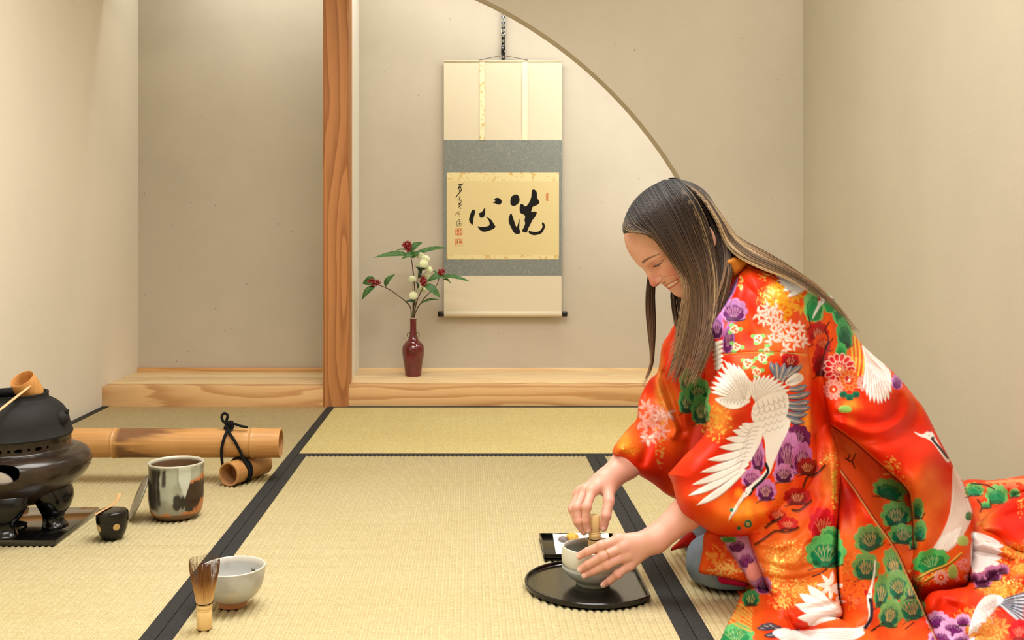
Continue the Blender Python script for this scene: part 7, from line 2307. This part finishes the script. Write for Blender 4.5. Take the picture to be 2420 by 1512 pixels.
def strands(name, guides, n, rad, jit, root, mid, end, light, seed, ns=4, thick=0.012, short=0.25, wave=3.0, clumps=60, tight=0.05):
    """hair strands gathered in locks, blended between guide curves given as (px, py, depth)"""
    r_ = np.random.default_rng(seed)
    Gd = guide_set(guides); m = Gd.shape[1]; k = len(guides)
    VV, FF, CC = [], [], []
    cl_t = r_.uniform(0, k - 1, clumps)
    cl_p = [(r_.normal(0, 1), r_.uniform(0, 6.28), r_.uniform(2.5, 6), r_.uniform(-1, 0.25), r_.uniform(0.55, 1.5), r_.random() < 0.14, 1 - short * r_.random() ** 1.5) for _ in range(clumps)]
    tt = np.linspace(0, 1, m); grow = 0.10 + 0.90 * tt
    for s_ in range(n):
        ci = r_.integers(0, clumps)
        j0, ph, fq, dp, br0, hl0, eu = cl_p[ci]
        t = np.clip(cl_t[ci] + r_.normal(0, tight) * k, 0, k - 1.0001); i = min(int(t), k - 2); u = t - i
        c = Gd[i] * (1 - u) + Gd[i + 1] * u
        c = spline(c[: max(5, int(m * min(1, eu + r_.normal(0, 0.04))))], m)
        px = c[:, 0] + (jit * j0 + 0.25 * jit * r_.normal()) * grow + wave * np.sin(tt * fq + ph) * grow
        py = c[:, 1] + jit * 0.3 * r_.normal() * grow
        yy = c[:, 2] + (dp + r_.uniform(-0.25, 0.25)) * thick * (0.35 + 0.65 * tt)
        pts = [P(a, b, d) for a, b, d in zip(px, py, yy)]
        rr = rad * r_.uniform(0.6, 1.3) * np.interp(tt, [0, 0.1, 0.7, 1], [0.7, 1, 0.8, 0.10])
        v, f = tube(pts, list(rr), ns, False)
        o_ = len(VV); VV += [tuple(x) for x in v]; FF += [[a + o_ for a in q] for q in f]
        br = br0 * r_.uniform(0.8, 1.2)
        w0 = np.clip(1 - tt / 0.4, 0, 1)[:, None]; w2 = np.clip((tt - 0.4) / 0.6, 0, 1)[:, None]
        cl = (linc(root) * w0 + linc(mid) * (1 - w0 - w2) + linc(end) * w2) * br
        if hl0: cl = cl + (linc(light) - cl) * np.clip(tt * 2.2, 0, 0.8)[:, None]
        CC.append(np.repeat(cl, ns, 0))
    o = mobj(name, (np.array(VV), np.array(FF)), M_hair, parent=hair, kind='stuff')
    paint(o, np.concatenate(CC))
    return o


DK, BR, LB, HI = (26, 18, 15), (66, 47, 34), (132, 98, 68), (172, 140, 100)
near = [
 [(1478, 515, 2.205), (1474, 538, 2.195), (1492, 548, 2.170), (1524, 551, 2.152), (1548, 560, 2.142), (1570, 588, 2.134), (1602, 630, 2.126), (1622, 666, 2.118), (1622, 722, 2.11), (1606, 802, 2.10), (1580, 888, 2.085)],
 [(1484, 502, 2.200), (1500, 530, 2.172), (1528, 548, 2.152), (1551, 562, 2.142), (1575, 592, 2.136), (1608, 632, 2.128), (1627, 668, 2.12), (1627, 725, 2.11), (1611, 805, 2.10), (1584, 892, 2.085)],
 [(1510, 465, 2.205), (1532, 500, 2.165), (1557, 540, 2.148), (1581, 585, 2.136), (1608, 632, 2.127), (1629, 682, 2.118), (1637, 742, 2.108), (1628, 822, 2.09), (1604, 906, 2.07)],
 [(1540, 440, 2.205), (1564, 482, 2.162), (1591, 530, 2.143), (1616, 585, 2.132), (1640, 642, 2.122), (1653, 702, 2.11), (1653, 772, 2.09), (1640, 842, 2.07), (1617, 918, 2.05)],
 [(1570, 425, 2.205), (1602, 472, 2.158), (1628, 522, 2.148), (1650, 580, 2.140), (1668, 642, 2.122), (1676, 712, 2.10), (1669, 782, 2.07), (1652, 852, 2.045), (1630, 912, 2.03)],
 [(1602, 423, 2.205), (1640, 466, 2.160), (1668, 522, 2.150), (1687, 592, 2.140), (1697, 652, 2.115), (1697, 722, 2.085), (1685, 792, 2.05), (1664, 852, 2.03), (1648, 892, 2.02)]]
near = [[(x_, y_, Y_ - 0.016 * (0.6, 1, 1, 0.8, 0.4, 0, 0, 0, 0, 0, 0, 0)[i_]) for i_, (x_, y_, Y_) in enumerate(g)] for g in near]
strands('near_locks', near, 1150, 0.0012, 6.0, DK, BR, LB, HI, 1, thick=0.012, clumps=70, wave=4.5)
strands('crown_locks', [[(x_, y_, Y_) for x_, y_, Y_ in g[:5]] for g in near], 900, 0.0013, 3.0, DK, (34, 25, 20), (52, 38, 29), BR, 8, thick=0.006, short=0.05, wave=1.0, clumps=90)
back = [
 [(1600, 423, 2.205), (1652, 463, 2.168), (1692, 522, 2.152), (1714, 572, 2.14), (1746, 607, 2.11), (1800, 634, 2.085), (1860, 657, 2.075), (1920, 690, 2.07)],
 [(1600, 421, 2.22), (1660, 456, 2.195), (1706, 521, 2.175), (1732, 564, 2.16), (1780, 600, 2.13), (1845, 630, 2.11), (1912, 668, 2.11), (1975, 728, 2.11)],
 [(1592, 420, 2.24), (1655, 448, 2.23), (1712, 519, 2.22), (1742, 561, 2.21), (1800, 593, 2.20), (1875, 637, 2.19), (1955, 700, 2.18), (2030, 786, 2.17)],
 [(1580, 421, 2.27), (1650, 448, 2.28), (1710, 521, 2.28), (1745, 566, 2.28), (1800, 597, 2.27), (1870, 640, 2.26), (1950, 704, 2.25), (2015, 778, 2.24)]]
back = [[(x_, y_, Y_ - (0.014 if i_ in (0, 1, 2) else 0) * (k_ < 2)) for i_, (x_, y_, Y_) in enumerate(g)] for k_, g in enumerate(back)]
strands('back_locks', back, 900, 0.0011, 3.5, DK, (78, 58, 42), (140, 108, 74), (196, 166, 122), 2, thick=0.008, short=0.45, wave=2.0, clumps=60)
strands('far_locks', [[(1560, 540, 2.29), (1538, 620, 2.30), (1528, 680, 2.30), (1527, 740, 2.30), (1533, 800, 2.30), (1536, 856, 2.29), (1514, 912, 2.29)], [(1580, 560, 2.28), (1556, 640, 2.29), (1549, 690, 2.29), (1551, 760, 2.29), (1548, 820, 2.29), (1542, 866, 2.29), (1522, 916, 2.29)]], 120, 0.0010, 2.5, DK, BR, LB, HI, 3, thick=0.01, wave=2.0, clumps=10)
strands('chin_locks', [[(1600, 640, 2.31), (1587, 690, 2.30), (1594, 740, 2.29), (1604, 792, 2.27), (1592, 850, 2.20), (1574, 900, 2.14)], [(1640, 650, 2.29), (1626, 720, 2.27), (1626, 790, 2.24), (1612, 860, 2.16), (1590, 905, 2.12)]], 220, 0.0012, 5, DK, BR, LB, HI, 4, thick=0.02, clumps=24)
strands('nape_locks', [[(1672, 500, 2.185), (1698, 590, 2.155), (1708, 670, 2.125), (1668, 760, 2.12), (1650, 830, 2.09)], [(1690, 500, 2.18), (1722, 590, 2.15), (1722, 655, 2.12), (1696, 750, 2.10), (1670, 830, 2.06)]], 420, 0.0014, 6, DK, BR, LB, HI, 5, thick=0.03, clumps=40)
strands('loose_hairs', near, 70, 0.00035, 12, DK, BR, LB, HI, 6, thick=0.02, wave=6, clumps=70)
